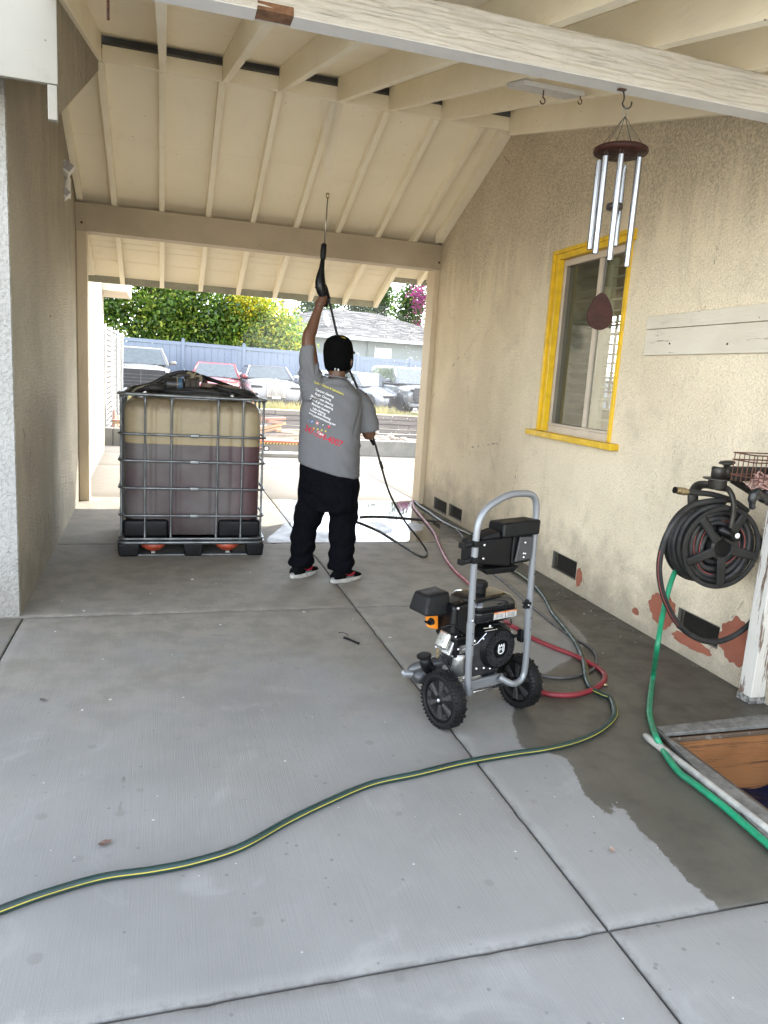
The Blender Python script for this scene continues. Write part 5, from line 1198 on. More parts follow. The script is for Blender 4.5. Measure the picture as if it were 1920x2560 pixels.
hand(LW, (GC-LW), Vector((0, -1, 0)), GC, gripd, 1)
HH = RW+Vector((.045, .07, .01)); hosed = Vector((.36, -.12, -.9)).normalized()
hand(RW, (HH-RW), Vector((1, 0, 0)), HH, hosed, -1)
me = fuse(B, .0062, 4, .5); localize(me, man); body = put('body', me, skin, man)

# --- shirt
wet_g = new_mat('heather_grey_cotton'); m, nt, b, N, L = wet_g; v = coords(nt)
cc = mix(nt, ramp(nt, noise(nt, coords(nt, (1, 1, 3)), 260, 2, .8), .3, .7), (.108, .108, .114), (.155, .155, .162)); cc = mix(nt, ramp(nt, noise(nt, v, 4, 3), .4, .7, 0, .35), cc, (.10, .10, .105))
L.new(cc, b.inputs['Base Color']); b.inputs['Roughness'].default_value = .95; b.inputs['Specular IOR Level'].default_value = .1
bump(nt, b, noise(nt, v, 420, 2), .0006); SHM = m
S = MB()
S.loft([tor(1.158, .815, .229, .165, .20), tor(1.156, .87, .229, .165, .17), tor(1.152, 1.0, .225, .164, .10), tor(1.15, 1.15, .224, .155, .06), tor(1.158, 1.28, .226, .148, .04), tor(1.165, 1.37, .205, .132, .08), tor(1.17, 1.43, .15, .11, .10), tor(1.178, 1.475, .088, .085, .10)])
S.tube(spline([(1.045, PY, 1.33), (1.005, PY+.01, 1.44), (.982, PY+.03, 1.56), (.975, PY+.05, 1.685)], 6), [r for r in np.interp(np.linspace(0, 1, 19), [0, .35, .7, 1], [.105, .092, .066, .056])], 20)
S.tube(spline([(1.30, PY, 1.33), (1.365, PY, 1.29), (1.42, PY-.01, 1.19), (1.442, PY-.01, 1.105)], 6), [r for r in np.interp(np.linspace(0, 1, 19), [0, .35, .7, 1], [.10, .092, .080, .077])], 20)
me = fuse(S, .0085, 9, .5)
# folds pulled towards the raised shoulder, sag at the waist
co = np.empty(len(me.vertices)*3, np.float32); me.vertices.foreach_get('co', co); co = co.reshape(-1, 3)
no = np.empty(len(me.vertices)*3, np.float32); me.vertices.foreach_get('normal', no); no = no.reshape(-1, 3)
sh_ = np.array([1.02, PY, 1.42]); d_ = co-sh_; dist = np.hypot(d_[:, 0], d_[:, 2]); ang = np.arctan2(d_[:, 0], -d_[:, 2])
disp = .0045*np.sin(ang*17+dist*9)*np.exp(-((dist-.17)/.16)**2)
disp += .0055*np.sin((co[:, 2]*.9+co[:, 0]*.62)*58+np.sin(co[:, 0]*21)*1.6)*np.clip((1.22-co[:, 2])/.3, 0, 1)*.8*(.45+.55*np.sin(co[:, 0]*13+co[:, 1]*7))
arm = np.array([1.42, PY, 1.2]); da = np.linalg.norm(co-arm, axis=1)
disp += .005*np.sin(co[:, 2]*75+co[:, 0]*30)*np.exp(-(da/.12)**2)
disp += -.009*np.exp(-((co[:, 0]-1.315-.25*(co[:, 2]-1.2))/.012)**2)*np.clip((co[:, 2]-1.02)/.12, 0, 1)*np.clip((1.36-co[:, 2])/.1, 0, 1)
disp += .006*np.exp(-((co[:, 0]-1.08-.95*(1.30-co[:, 2]))/.014)**2)*(co[:, 2] < 1.22)*(co[:, 2] > .86)
co2 = co+no*disp[:, None]; me.vertices.foreach_set('co', co2.astype(np.float32).reshape(-1)); me.update()
bvh = BVHTree.FromPolygons([Vector(v.co) for v in me.vertices], [tuple(p.vertices) for p in me.polygons])
localize(me, man); shirt = put('t_shirt', me, SHM, man)
build('collar', MB().tube([p for p in ring((1.178, PY, 1.487), .079, .076, 24, .10, 0, 2)], .006, 6, closed=True), SHM, shirt, smooth=True)

# --- trousers
blk = pm('black_cotton_twill', (.0026, .003, .0048), .9, var=.3, scale=30, bmp=.0006, bscale=300, spec=.06)
P = MB()
P.loft([tor(1.165, .52, .205, .140), tor(1.163, .62, .226, .153), tor(1.163, .72, .229, .153, .02), tor(1.160, .78, .222, .146, .08), tor(1.158, .84, .212, .140, .12)])
def leg(pts, rs, st=1.0):
    P.tube(spline(pts, 6), [r for r in np.interp(np.linspace(0, 1, 6*(len(pts)-1)+1), np.linspace(0, 1, len(rs)), rs)], 22, flat=st)
leg([(1.062, PY, .66), (1.035, PY+.02, .50), (1.003, PY+.05, .34), (1.0, PY+.06, .20), (.995, PY+.06, .085)], [.122, .112, .096, .092, .090, .092])
leg([(1.272, PY, .66), (1.278, PY-.01, .50), (1.275, PY-.03, .34), (1.272, PY-.06, .20), (1.262, PY-.08, .075)], [.120, .112, .102, .098, .095, .093])
for c_, r_ in (((.945, PY+.02, .48), .05), ((1.365, PY-.01, .48), .05)):          # cargo pockets
    P.sphere(c_, (.025, .07, .08), 12, 8)
me = fuse(P, .009, 6, .5)
co = np.empty(len(me.vertices)*3, np.float32); me.vertices.foreach_get('co', co); co = co.reshape(-1, 3); me.vertices.foreach_get('normal', no := np.empty(len(me.vertices)*3, np.float32)); no = no.reshape(-1, 3)
disp = .007*np.sin(co[:, 2]*62+np.sin(co[:, 0]*30+co[:, 1]*19)*1.8)*np.clip((.42-co[:, 2])/.25, 0, 1)+.004*np.sin(co[:, 2]*31+co[:, 0]*40)+.005*np.sin((co[:, 2]-abs(co[:, 0]-1.15)*.8)*55)*np.exp(-((co[:, 2]-.52)/.1)**2)
me.vertices.foreach_set('co', (co+no*disp[:, None]).astype(np.float32).reshape(-1)); me.update()
localize(me, man); trs = put('trousers', me, blk, man)
build('side_tag', MB().box(-.003, .003, -.003, .0, -.02, .005, Matrix.Translation((.925, PY-.09, .50))), blk, trs)
a_ = at(872, 1199, PY-.165); build('belt_tag', MB().box(a_.x-.014, a_.x+.014, a_.y-.004, a_.y+.004, a_.z-.009, a_.z+.009), pm('grey_tag', (.25, .25, .25), .7), trs)

# --- cap and head
capm = pm('black_wool_cap', (.002, .002, .0022), .95, var=.2, spec=.06, bmp=.0008, bscale=400)
K = MB(); tl = Matrix.Translation(HC+Vector((0, 0, .02))) @ Matrix.Rotation(-AZ, 4, 'Z') @ Matrix.Rotation(radians(14), 4, 'X')
K.loft([[tl @ Vector((a*cos(2*pi*k/28), b_*sin(2*pi*k/28)-.004, z)) for k in range(28)] for z, a, b_ in ((-.108, .096, .106), (-.09, .102, .112), (-.04, .107, .117), (.02, .108, .118), (.07, .100, .108), (.105, .078, .084), (.122, .048, .052), (.130, .012, .012))])
me = fuse(K, .006, 6, .5)
bvc = BVHTree.FromPolygons([Vector(v.co) for v in me.vertices], [tuple(p.vertices) for p in me.polygons])
localize(me, man); cap_ = put('cap', me, capm, man)
vis = MB(); n_ = 12
up_v = [tl @ Vector((.092*cos(a_), .112+.002+.075*sin(a_)*1.0-.03, .008-.02*abs(cos(a_)))) for a_ in np.linspace(0, pi, n_)]
lo_v = [p_-Vector((0, 0, .006)) for p_ in up_v]
vis.add(up_v+lo_v, [tuple(range(n_)), tuple(range(2*n_-1, n_-1, -1))]+[(k, k+n_, (k+1) % n_+n_, (k+1) % n_) for k in range(n_)])
build('visor', vis, capm, cap_)
build('hair', MB().loft([[tl @ Vector((a*cos(2*pi*k/24), b_*sin(2*pi*k/24)-.002, z)) for k in range(24)] for z, a, b_ in ((-.135, .074, .088), (-.12, .084, .098), (-.09, .09, .1))]), pm('black_hair', (.008, .007, .006), .8, bmp=.002, bscale=200), man, smooth=True)
ybox = pm('yellow_emblem', (.55, .42, .02), .6)
def on_mesh(bv, px, py, off=.0012):
    d = ray(px, py).normalized(); h = bv.ray_cast(CAM, d); return (h[0]+h[1]*off, h[1]) if h[0] else (None, None)
def decal(bv, poly2d, px, py, u, w_, name, mat, par, off=.0014):
    c, n_ = on_mesh(bv, px, py); 
    if c is None: return
    q = MB(); pts = []
    for x, y in poly2d:
        o_ = c+u*x+w_*y; h = bv.ray_cast(o_+n_*.08, -n_); pts.append((h[0]+h[1]*off) if h[0] else o_)
    q.add(pts, [tuple(range(len(pts)))]); return build(name, q, mat, par)
uu = Vector((.97, -.22, -.05)).normalized()
arc = [(.02*cos(a_), .013*sin(a_)) for a_ in np.linspace(0, pi, 9)]
o = decal(bvc, arc, 859, 845, uu, Vector((0, -.25, 1)).normalized(), 'emblem', ybox, cap_)
if o: o['label'] = 'small yellow half-round emblem on the cap'
decal(bvc, [(-.016, -.0075), (.016, -.0085), (.016, .0075), (-.016, .0085)], 842, 924, uu, Vector((0, 0, 1)), 'logo_patch', pm('white_thread', (.7, .7, .68), .7), cap_)
decal(bvc, [(-.012, -.004), (-.002, -.004), (-.002, .004), (-.012, .004)], 842, 924, uu, Vector((0, 0, 1)), 'logo_patch', capm, cap_, .002)

# --- printing on the back of the shirt
TD = Vector((BR.x*cos(radians(19)), BR.y*cos(radians(19)), -sin(radians(19)))).normalized()
TU = Vector((BR.x*.30, BR.y*.30, .955)).normalized()
BACK = -BF
def text_mesh(s, size, bold=0):
    cu = bpy.data.curves.new('txt', 'FONT'); cu.body = s; cu.size = size; cu.align_x = 'CENTER'; cu.align_y = 'CENTER'; cu.offset = bold; cu.resolution_u = 3
    o = bpy.data.objects.new('txt', cu); COL.objects.link(o); dg = bpy.context.evaluated_depsgraph_get(); dg.update()
    me = bpy.data.meshes.new_from_object(o.evaluated_get(dg)); bpy.data.objects.remove(o); return me
def subdivided(me, maxe):
    import bmesh
    bm = bmesh.new(); bm.from_mesh(me); bmesh.ops.triangulate(bm, faces=bm.faces)
    for _ in range(2):
        es = [e for e in bm.edges if e.calc_length() > maxe]
        if es: bmesh.ops.subdivide_edges(bm, edges=es, cuts=1, use_grid_fill=False)
    bmesh.ops.triangulate(bm, faces=bm.faces); out = bpy.data.meshes.new('t'); bm.to_mesh(out); bm.free(); return out
def cloth_print(name, me, px, py, mat, off=.0012, sx=1., td=TD, tu=TU):
    c, n_ = on_mesh(bvh, px, py)
    if c is None: return None
    q = MB(); vs2 = []
    for v_ in me.vertices:
        o_ = c+td*(v_.co.x*sx)+tu*v_.co.y; h = bvh.ray_cast(o_+BACK*.12, -BACK); vs2.append((h[0]+h[1]*off) if h[0] and (h[0]-o_).length < .14 else o_)
    q.add(vs2, [tuple(p_.vertices) for p_ in me.polygons]); return build(name, q, mat, shirt)
wht = pm('white_print', (.72, .72, .72), .7, var=.05); yel = pm('yellow_print', (.62, .55, .04), .7); redp = pm('red_print', (.36, .008, .03), .7, var=.05)
o7 = lambda x, y: (680+x/5.53, 820+y/5.53)
for s, x, y, sz in (('Carpet cleaning', 735, 903, .0215), ('Rugs Cleaning', 718, 952, .0215), ('Dryer vent cleaning', 700, 1003, .0215), ('Tile & grout cleaning', 690, 1052, .0215), ('Mattress cleaning', 672, 1100, .0215), ('Sofa cleaning', 654, 1147, .0215), ('Leather sofa cleaning', 664, 1193, .0205), ('www.yescarpetcleaning.net', 686, 1254, .0200)):
    o = cloth_print('printed_line', subdivided(text_mesh(s, sz, .0003), .008), *o7(x, y), wht)
cloth_print('printed_line', subdivided(text_mesh('Yafar Carpet & Upholstery', .0205, .0002), .008), *o7(797, 832), yel)
o = cloth_print('phone_number', subdivided(text_mesh('347-334-4007', .062, .0014), .012), *o7(695, 1498), redp, sx=.86)
cloth_print('printed_line', subdivided(text_mesh('Cars', .026, .0004), .008), *o7(672, 1460), wht)
def disc(r, n=18): 
    me = bpy.data.meshes.new('d'); me.from_pydata([(r*cos(2*pi*k/n), r*sin(2*pi*k/n), 0) for k in range(n)], [], [tuple(range(n))]); return me
def star(r):
    me = bpy.data.meshes.new('s'); me.from_pydata([((r if k % 2 == 0 else r*.42)*cos(pi/2+pi*k/5), (r if k % 2 == 0 else r*.42)*sin(pi/2+pi*k/5), 0) for k in range(10)], [], [tuple(range(10))]); return me
for (x, y, colr, ch, chc) in ((555, 1296, (.02, .12, .35), 'f', wht), (627, 1315, (.60, .14, .12), 'o', wht), (706, 1340, (.012, .012, .014), 'd', wht), (786, 1367, (.50, .02, .05), '*', wht)):
    dsc = cloth_print('round_badge', disc(.0105), *o7(x, y), pm('badge_%d' % x, colr, .6), .0012)
    cloth_print('badge_sign', subdivided(text_mesh(ch, .019, .0006), .01), *o7(x, y), chc, .0022)
cloth_print('round_badge', subdivided(text_mesh('G', .024, .0008), .01), *o7(508, 1280), pm('badge_multicolour', (.12, .18, .3), .6), .0014)
for k in range(4): cloth_print('star', star(.0095), *o7(577+55*k, 1388+13*k), yel)

# --- shoes
solem = pm('white_rubber_sole', (.45, .43, .40), .6, c2=(.3, .29, .27), scale=30); upm = pm('black_knit_shoe', (.003, .003, .0035), .9, spec=.08); rds = pm('red_shoe_mark', (.3, .008, .02), .6); greym = pm('grey_sole_layer', (.14, .14, .145), .6)
def shoe(cx_, cyy, az, nm):
    Mx = Matrix.Translation((cx_, cyy, 0)) @ Matrix.Rotation(-az, 4, 'Z')        # local +y = toe
    def rg_(z, sc_=1., dz=0, y0=-.138, y1=.15):
        out = []
        for k in range(26):
            a_ = 2*pi*k/26; yy = sin(a_); w_ = .046*(1-.22*max(0, -yy)**2)*(1+.08*max(0, yy)); x_ = w_*cos(a_)*abs(cos(a_))**-.25 if abs(cos(a_)) > 1e-3 else 0
            out.append(Mx @ Vector((x_*sc_, (y0+y1)/2+(y1-y0)/2*yy*sc_, z+max(0, yy)*dz)))
        return out
    so_ = build('shoe_sole', MB().loft([rg_(.003, .96, .006), rg_(.012, 1.02, .006), rg_(.030, 1.03, .004), rg_(.034, .99, .002)]), solem, man, smooth=False)
    build('sole_layer', MB().loft([rg_(.0345, .985, .0), rg_(.047, .965, -.004)]), greym, so_)
    up = MB(); rings = []
    for y_, w_, h in ((-.125, .030, .085), (-.10, .040, .098), (-.05, .043, .105), (.0, .044, .10), (.05, .045, .082), (.10, .043, .064), (.135, .030, .05), (.148, .012, .042)):
        rings.append([Mx @ Vector((w_*cos(a_), y_, .038+(h-.038)*max(0, sin(a_))**.8 if sin(a_) > 0 else .036)) for a_ in [2*pi*k/20 for k in range(20)]])
    up.loft(rings); u_ = build('shoe_upper', up, upm, man, smooth=True)
    for s_ in (1, -1):
        q = MB(); x_ = s_*.0475
        poly = [(.045, .062), (.03, .052), (-.01, .050), (-.045, .072), (-.012, .060), (.02, .066), (.05, .080)]
        q.add([Mx @ Vector((x_*(1-.0*p_[1]), p_[0]-.0, p_[1])) for p_ in poly]+[Mx @ Vector((x_*.9, p_[0], p_[1])) for p_ in poly], [tuple(range(7)), tuple(range(13, 6, -1))]+[(k, k+7, (k+1) % 7+7, (k+1) % 7) for k in range(7)])
        build('side_mark', q, rds, u_)
shoe(1.015, 5.255, radians(52), 'l'); shoe(1.300, 5.095, radians(62), 'r')

# ================================================================== SPRAY GUN, LANCE AND HOSE
gun = thing('spray_gun', 'black pressure washer gun with a long steel lance, held up in the raised hand', 'spray gun', GC)
gy = PY+.11
A = lambda px, py, y=gy: at(px, py, y)
z6 = lambda x, y, yy=gy: at(700+x/5.03, 460+y/5.03, yy)
build('lance', MB().tube([z6(600, 170), z6(560, 760)], .0052, 10), pm('stainless_lance', (.30, .27, .23), .35, .8), gun, smooth=True)
build('nozzle', MB().tube([z6(601, 112), z6(601, 125), z6(600, 150), z6(599, 184)], [.008, .0135, .013, .009], 12), M_['brass'], gun, smooth=True)
build('fore_grip', MB().tube([z6(556, 745), z6(554, 765), z6(546, 840), z6(540, 935), z6(539, 957)], [.010, .019, .021, .020, .013], 12), M_['black_matt'], gun, smooth=True)
build('receiver', MB().tube([z6(538, 950), z6(525, 1060), z6(512, 1150), z6(507, 1230), z6(512, 1300), z6(525, 1370), z6(548, 1430), z6(570, 1490), z6(572, 1545)], [.016, .021, .031, .040, .042, .036, .025, .021, .018], 14, flat=.9), M_['black'], gun, smooth=True)
build('trigger', MB().tube([z6(470, 1290), z6(448, 1300), z6(440, 1304)], [.006, .005, .004], 8), M_['black'], gun, smooth=True)
build('trigger_guard', MB().tube(spline([z6(548, 1235), z6(578, 1290), z6(592, 1350), z6(600, 1430), z6(590, 1530)], 5), .0085, 8), M_['black'], gun, smooth=True)
S = spline([z6(572, 1290), z6(592, 1380), z6(612, 1450), z6(640, 1560, gy+.02), z6(668, 1680, gy+.06), z6(718, 1890, gy+.11), at(862, 900, gy+.15), at(878, 935, gy+.15), at(895, 975, gy+.17), HH-hosed*.10, HH, HH+hosed*.06], 7)
S2 = spline([HH+hosed*.05, at(938, 1110, 5.36), at(953, 1165, 5.42), at(975, 1235, 5.55), at(1010, 1300, 5.72), at(1045, 1345, 5.85), gp(1066, 1376, .008), gp(1066, 1389, .008), gp(1056, 1392, .008), gp(1035, 1382, .008), gp(990, 1353, .008), gp(950, 1328, .008), gp(902, 1307, .008), gp(870, 1298, .008), gp(840, 1293, .008)], 8)
hs_ = thing('gun_hose', 'black pressure hose hanging from the gun past the man to the floor', 'hose', gp(1056, 1392, 0))
build('hose', MB().tube(S, .0088, 8), M_['hose_black'], hs_, smooth=True)
build('hose', MB().tube(S2, .0085, 8), M_['hose_black'], hs_, smooth=True)
build('strain_relief', MB().tube(spline([z6(575, 1300), z6(596, 1380), z6(615, 1450)], 8), [.012 if k % 2 else .0145 for k in range(17)], 10), M_['black'], hs_)
for a_, b_ in (((925, 1096), (935, 1112)), ((950, 1153), (956, 1172))):
    build('coupling', MB().tube([at(*a_, 5.37 if a_[0] < 940 else 5.42), at(*b_, 5.38 if a_[0] < 940 else 5.43)], .0125, 8), M_['black'], hs_, bevel=.002)
# water: fan of fine spray from the nozzle, drops falling in the doorway
tip = z6(601, 105); q = MB()
q.loft([[tip+Vector((r_*cos(2*pi*k/16), r_*.35*sin(2*pi*k/16), z_)) for k in range(16)] for z_, r_ in ((0, .006), (.12, .022), (.3, .045), (.6, .09))])
m = bpy.data.materials.new('spray_mist'); m.use_nodes = True; nt = m.node_tree; nt.nodes.clear(); mo = nt.nodes.new('ShaderNodeOutputMaterial'); pv = nt.nodes.new('ShaderNodeVolumePrincipled')
pv.inputs['Color'].default_value = (.95, .95, .95, 1); pv.inputs['Density'].default_value = 9; pv.inputs['Anisotropy'].default_value = .3; nt.links.new(pv.outputs[0], mo.inputs['Volume'])
tag(build('spray_fan', q, m, smooth=True), 'thin fan of white spray leaving the nozzle towards the ceiling', 'spray', kind='stuff')
q = MB(); r2 = random.Random(8)
for i in range(230):
    px = r2.choice([r2.gauss(1022, 9), r2.gauss(1024, 7), r2.uniform(925, 1045), r2.gauss(965, 22)]); py = r2.uniform(700, 1120) if r2.random() < .7 else r2.uniform(780, 860); Y_ = r2.uniform(8.7, 9.2)
    c = at(px, py, Y_); s_ = r2.uniform(.0018, .0048)*(1.5 if r2.random() < .12 else 1)
    if c.z < .1 or c.x > 3.05: continue
    q.sphere(c, (s_, s_, s_*r2.uniform(1, 1.9)), 6, 4)
tag(build('water_drops', q, pm('lit_water_drop', (.85, .88, .9), .05, spec=1)), 'bright water drops falling through the far doorway', 'water drops', kind='stuff')

q = MB(); q.sphere((2.35, 10.35, 1.25), (1.55, 1.35, 1.4), 32, 20)
m = bpy.data.materials.new('water_mist'); m.use_nodes = True; nt = m.node_tree; nt.nodes.clear(); mo = nt.nodes.new('ShaderNodeOutputMaterial'); pv = nt.nodes.new('ShaderNodeVolumePrincipled')
pv.inputs['Color'].default_value = (.97, .97, 1, 1); pv.inputs['Density'].default_value = .014; pv.inputs['Anisotropy'].default_value = .45; nt.links.new(pv.outputs[0], mo.inputs['Volume'])
o = build('water_mist', q, m, smooth=True)
tag(o, 'pale haze of water mist hanging beyond the man in the right of the doorway', 'mist', kind='stuff')
# ================================================================== PRESSURE WASHER ON ITS CART
WO = Vector((1.41, 2.82, 0)); WRZ = atan2(.305, .952)
t = pw = thing('pressure_washer', 'black and grey petrol pressure washer on a two wheeled cart in the middle foreground', 'pressure washer', WO, WRZ)
def pb(name, mb_, mat, par=None, **k): return build(name, mb_, mat, par or pw, world_=False, **k)
gm = pm('silver_grey_tube_paint', (.20, .208, .218), .34, .35, var=.08, scale=3, rv=.05); BP = M_['black']; BM = M_['black_matt']
LY = -.03
hl_ = [(.02, .10, .165), (-.06, .04, .160), (-.125, -.01, .158), (-.149, LY, .19), (-.158, LY, .28), (-.162, LY, .38), (-.169, LY, .51), (-.177, LY, .70), (-.180, LY, .86), (-.170, LY, .94), (-.135, LY, .99), (-.07, LY, 1.024), (-.005, LY, 1.044), (.06, LY, 1.047), (.118, LY, 1.040), (.148, LY, 1.015), (.160, LY, .965), (.163, LY, .90), (.167, LY, .74), (.176, LY, .55), (.187, LY, .36), (.190, LY, .235), (.180, LY, .185), (.150, LY, .165), (.11, LY, .168), (.06, 0, .195)]
S = spline(hl_, 6)
pb('handle_tube', MB().tube(S, .0148, 14), gm, smooth=True)
for pts in ([(-.1605, LY, .35), (-.168, LY, .50)], [(.1735, LY, .52), (.186, LY, .37)]):
    q = MB().tube([pts[0], pts[1]], .0175, 14); pb('handle_sleeve', q, gm, smooth=False)
for x, z in ((-.166, .452), (-.172, .60), (-.163, .40), (.172, .68), (.183, .42), (.179, .475)):
    pb('tube_hole', MB().lathe([(.0035, 0), (.0035, .002)], 8, Matrix.Translation((x, LY-.0155, z)) @ Matrix.Rotation(pi/2, 4, 'X')), pm('hole_black', (.004, .004, .004), .9))
pb('rivet', MB().sphere((-.171, LY-.015, .510), (.006, .004, .006), 10, 6), M_['alu'], smooth=True)
pb('base_frame', MB().box(-.16, .11, .02, .33, .150, .172), gm, bevel=.006)
pb('base_frame', MB().box(-.16, .10, .012, .03, .155, .20), gm, bevel=.004)
pb('skid_tube', MB().tube(spline([(-.290, .262, .176), (-.275, .258, .176), (-.2, .225, .168), (-.13, .15, .161), (-.10, .06, .160)], 6), .017, 12), gm, smooth=True)
pb('skid_tube', MB().tube(spline([(.10, .02, .165), (.10, .2, .16), (.08, .33, .15)], 6), .015, 12), gm, smooth=True)
for x, y in ((-.06, .31), (.07, .31)):
    pb('skid_leg', MB().tube([(x, y, .155), (x, y+.005, .03)], .013, 8), gm, smooth=True)
    pb('skid_foot', MB().lathe([(.020, .003), (.022, .012), (.016, .035)], 12, Matrix.Translation((x, y+.005, 0))), M_['rubber'])
pb('base_frame', MB().hexa([(-.215,.17,.140),(-.155,.03,.145),(-.155,.30,.145),(-.215,.30,.140),(-.215,.17,.172),(-.155,.03,.174),(-.155,.30,.174),(-.215,.30,.172)]), gm, bevel=.006)
pb('axle', MB().tube([(-.215, .045, .128), (.205, .045, .128)], .0065, 10), M_['alu'], smooth=True)
# wheels
def pwheel(x, face):
    M = Matrix.Translation((x, .045, .1285)) @ Matrix.Rotation(-pi/2 if face < 0 else pi/2, 4, 'Y')     # local +z = outwards
    w = pb('wheel', MB().lathe([(.020, -.004), (.094, -.010), (.097, .020), (.105, .026), (.118, .023), (.1235, .012), (.1235, -.028), (.116, -.040), (.104, -.042), (.096, -.036), (.092, -.02), (.02, -.02)], 40, M), M_['rubber'], smooth=True)
    q = MB()
    for k in range(44):
        a = 2*pi*k/44; Mk = M @ Matrix.Rotation(a, 4, 'Z')
        q.box(.121, .1270, -.0055, .0045, -.008, .020 if k % 2 else .012, Mk); q.box(.121, .1270, -.0045, .0055, -.036 if k % 2 else -.028, -.012, Mk)
        q.box(.112, .1235, -.004, .004, .0205, .0265, Mk)
    o = build('tread_block', q, M_['rubber'], w, world_=False); o['kind'] = 'stuff'
    hubm = pm('shaded_hub_plastic', (.006, .006, .006), .5, spec=.2, var=.25, scale=30)  # hub painted darker so the gaps between spokes read as shade
    h = build('hub_cap', MB().lathe([(.0, .018), (.018, .018), (.024, .012), (.085, .006), (.094, .012), (.096, .021), (.092, .021)], 40, M, cap=False), hubm, w, world_=False, smooth=True)
    for k in range(6):
        Mk = M @ Matrix.Rotation(2*pi*k/6, 4, 'Z')
        build('spoke', MB().hexa([(.022,-.012,.008),(.088,-.022,.004),(.088,.022,.004),(.022,.012,.008),(.024,-.005,.0175),(.086,-.012,.013),(.086,.012,.013),(.024,.005,.0175)]+[]), hubm, h, world_=False) if 0 else None
        q = MB(); q.add([Mk @ Vector(v) for v in ((.022,-.012,.006),(.088,-.020,.004),(.088,.020,.004),(.022,.012,.008),(.024,-.005,.0185),(.086,-.013,.0145),(.086,.013,.0145),(.024,.005,.0185))], [(0,3,2,1),(4,5,6,7),(0,1,5,4),(1,2,6,5),(2,3,7,6),(3,0,4,7)])
        build('spoke', q, pm('lit_spoke_plastic', (.032, .0315, .031), .3, var=.3, scale=30), w, world_=False, bevel=.002)  # spokes painted lighter than the hub in place of highlights
        q = MB()
        for j in range(4): q.box(.066+j*.006, .068+j*.006, -.014+.0, .014, .010, .0125, M @ Matrix.Rotation(2*pi*(k+.5)/6, 4, 'Z'))
        if k % 2: build('hub_rib', q, pm('grey_rib', (.06, .06, .06), .4), w, world_=False)
    build('hub_nut', MB().lathe([(.009, .018), (.009, .024), (.004, .028)], 10, M), M_['alu'], w, world_=False)
    if face > 0: pass
    return w
w1 = pwheel(-.228, -1); w2 = pwheel(.232, -1)
# engine: block, cylinder head, fuel tank, starter, muffler, air box
pb('crankcase', MB().box(-.10, .12, .06, .24, .178, .36), pm('dark_cast_engine', (.045, .045, .048), .5, .5, var=.3, scale=30), bevel=.02)
castm = pm('cast_aluminium', (.45, .45, .44), .42, .85, var=.3, scale=40, bmp=.0012, bscale=160)
pb('engine_mount', MB().hexa([(-.15,.05,.173),(.02,.05,.173),(.02,.22,.173),(-.15,.22,.173),(-.125,.07,.225),(.0,.07,.205),(.0,.2,.205),(-.125,.2,.225)]), castm, bevel=.008)
pb('sump_neck', MB().tube([(-.13, .07, .22), (-.13, .07, .29), (-.128, .07, .315)], [.032, .026, .030], 16), castm, smooth=True)
M = Matrix.Translation((-.155, .12, .36)) @ Matrix.Rotation(radians(-66), 4, 'Y')
q = MB()
for k in range(7): q.box(-.055, .055, -.05, .055, -.10+.014*k, -.094+.014*k, M)
q.box(-.045, .045, -.04, .045, -.11, .0, M); pb('cylinder_fins', q, castm, bevel=.001)
hd = pb('cylinder_head', MB().box(-.055, .055, -.048, .050, -.003, .014, M), castm, bevel=.004)
build('rocker_cover', MB().box(-.040, .040, -.036, .036, .0145, .046, M), pm('bright_cover_metal', (.55, .54, .50), .32, .9, var=.2, scale=30), hd, world_=False, bevel=.012)
for sx_, sy_ in ((-.046, -.04), (.046, -.04), (-.046, .042), (.046, .042)):
    build('cover_bolt', MB().lathe([(.006, .014), (.006, .020), (.003, .022)], 8, M @ Matrix.Translation((sx_, sy_, 0))), M_['alu'], hd, world_=False)
o = pb('orange_shroud', MB().hexa([(-.225,.17,.415),(-.175,.17,.40),(-.175,.20,.40),(-.225,.20,.415),(-.245,.165,.50),(-.190,.165,.50),(-.190,.20,.50),(-.245,.20,.50)]), pm('orange_plastic_shroud', (.72, .22, .015), .45), bevel=.006)
pb('choke_knob', MB().lathe([(.017, 0), (.017, .006), (.010, .008), (.010, .02), (.004, .022)], 14, Matrix.Translation((-.235, .160, .452)) @ Matrix.Rotation(pi/2, 4, 'X')), BP, smooth=False)
pb('choke_lever', MB().tube([(-.25, .155, .45), (-.275, .15, .462)], [.008, .003], 8), BP)
# muffler guard (perforated black box)
BG = pm('guard_black', (.009, .009, .0095), .5, var=.3, spec=.22)
mg = pb('muffler_guard', MB().hexa([(-.285,.13,.485),(-.145,.13,.475),(-.145,.27,.475),(-.285,.27,.485),(-.262,.15,.572),(-.140,.15,.582),(-.140,.26,.582),(-.262,.26,.572)]), BG, bevel=.014)
q = MB(); hm = pm('hole_black', (.001, .001, .001), 1., spec=0)
for i in range(9):
    for j in range(2):
        q.lathe([(.0038, 0), (.0038, .003)], 7, Matrix.Translation((-.272+.0145*i, .131+.006*j, .498+.013*j)) @ Matrix.Rotation(pi/2-.15, 4, 'X'))
for i in range(3):
    for j in range(3): q.lathe([(.004, 0), (.004, .003)], 7, Matrix.Translation((-.254+.014*i, .1405+.0035*j, .523+.013*j)) @ Matrix.Rotation(pi/2-.15, 4, 'X'))
o = build('guard_holes', q, hm, mg, world_=False); o['kind'] = 'stuff'
build('exhaust_port', MB().lathe([(.012, 0), (.012, .003)], 14, Matrix.Translation((-.262, .1385, .53)) @ Matrix.Rotation(pi/2-.15, 4, 'X')), hm, mg, world_=False)
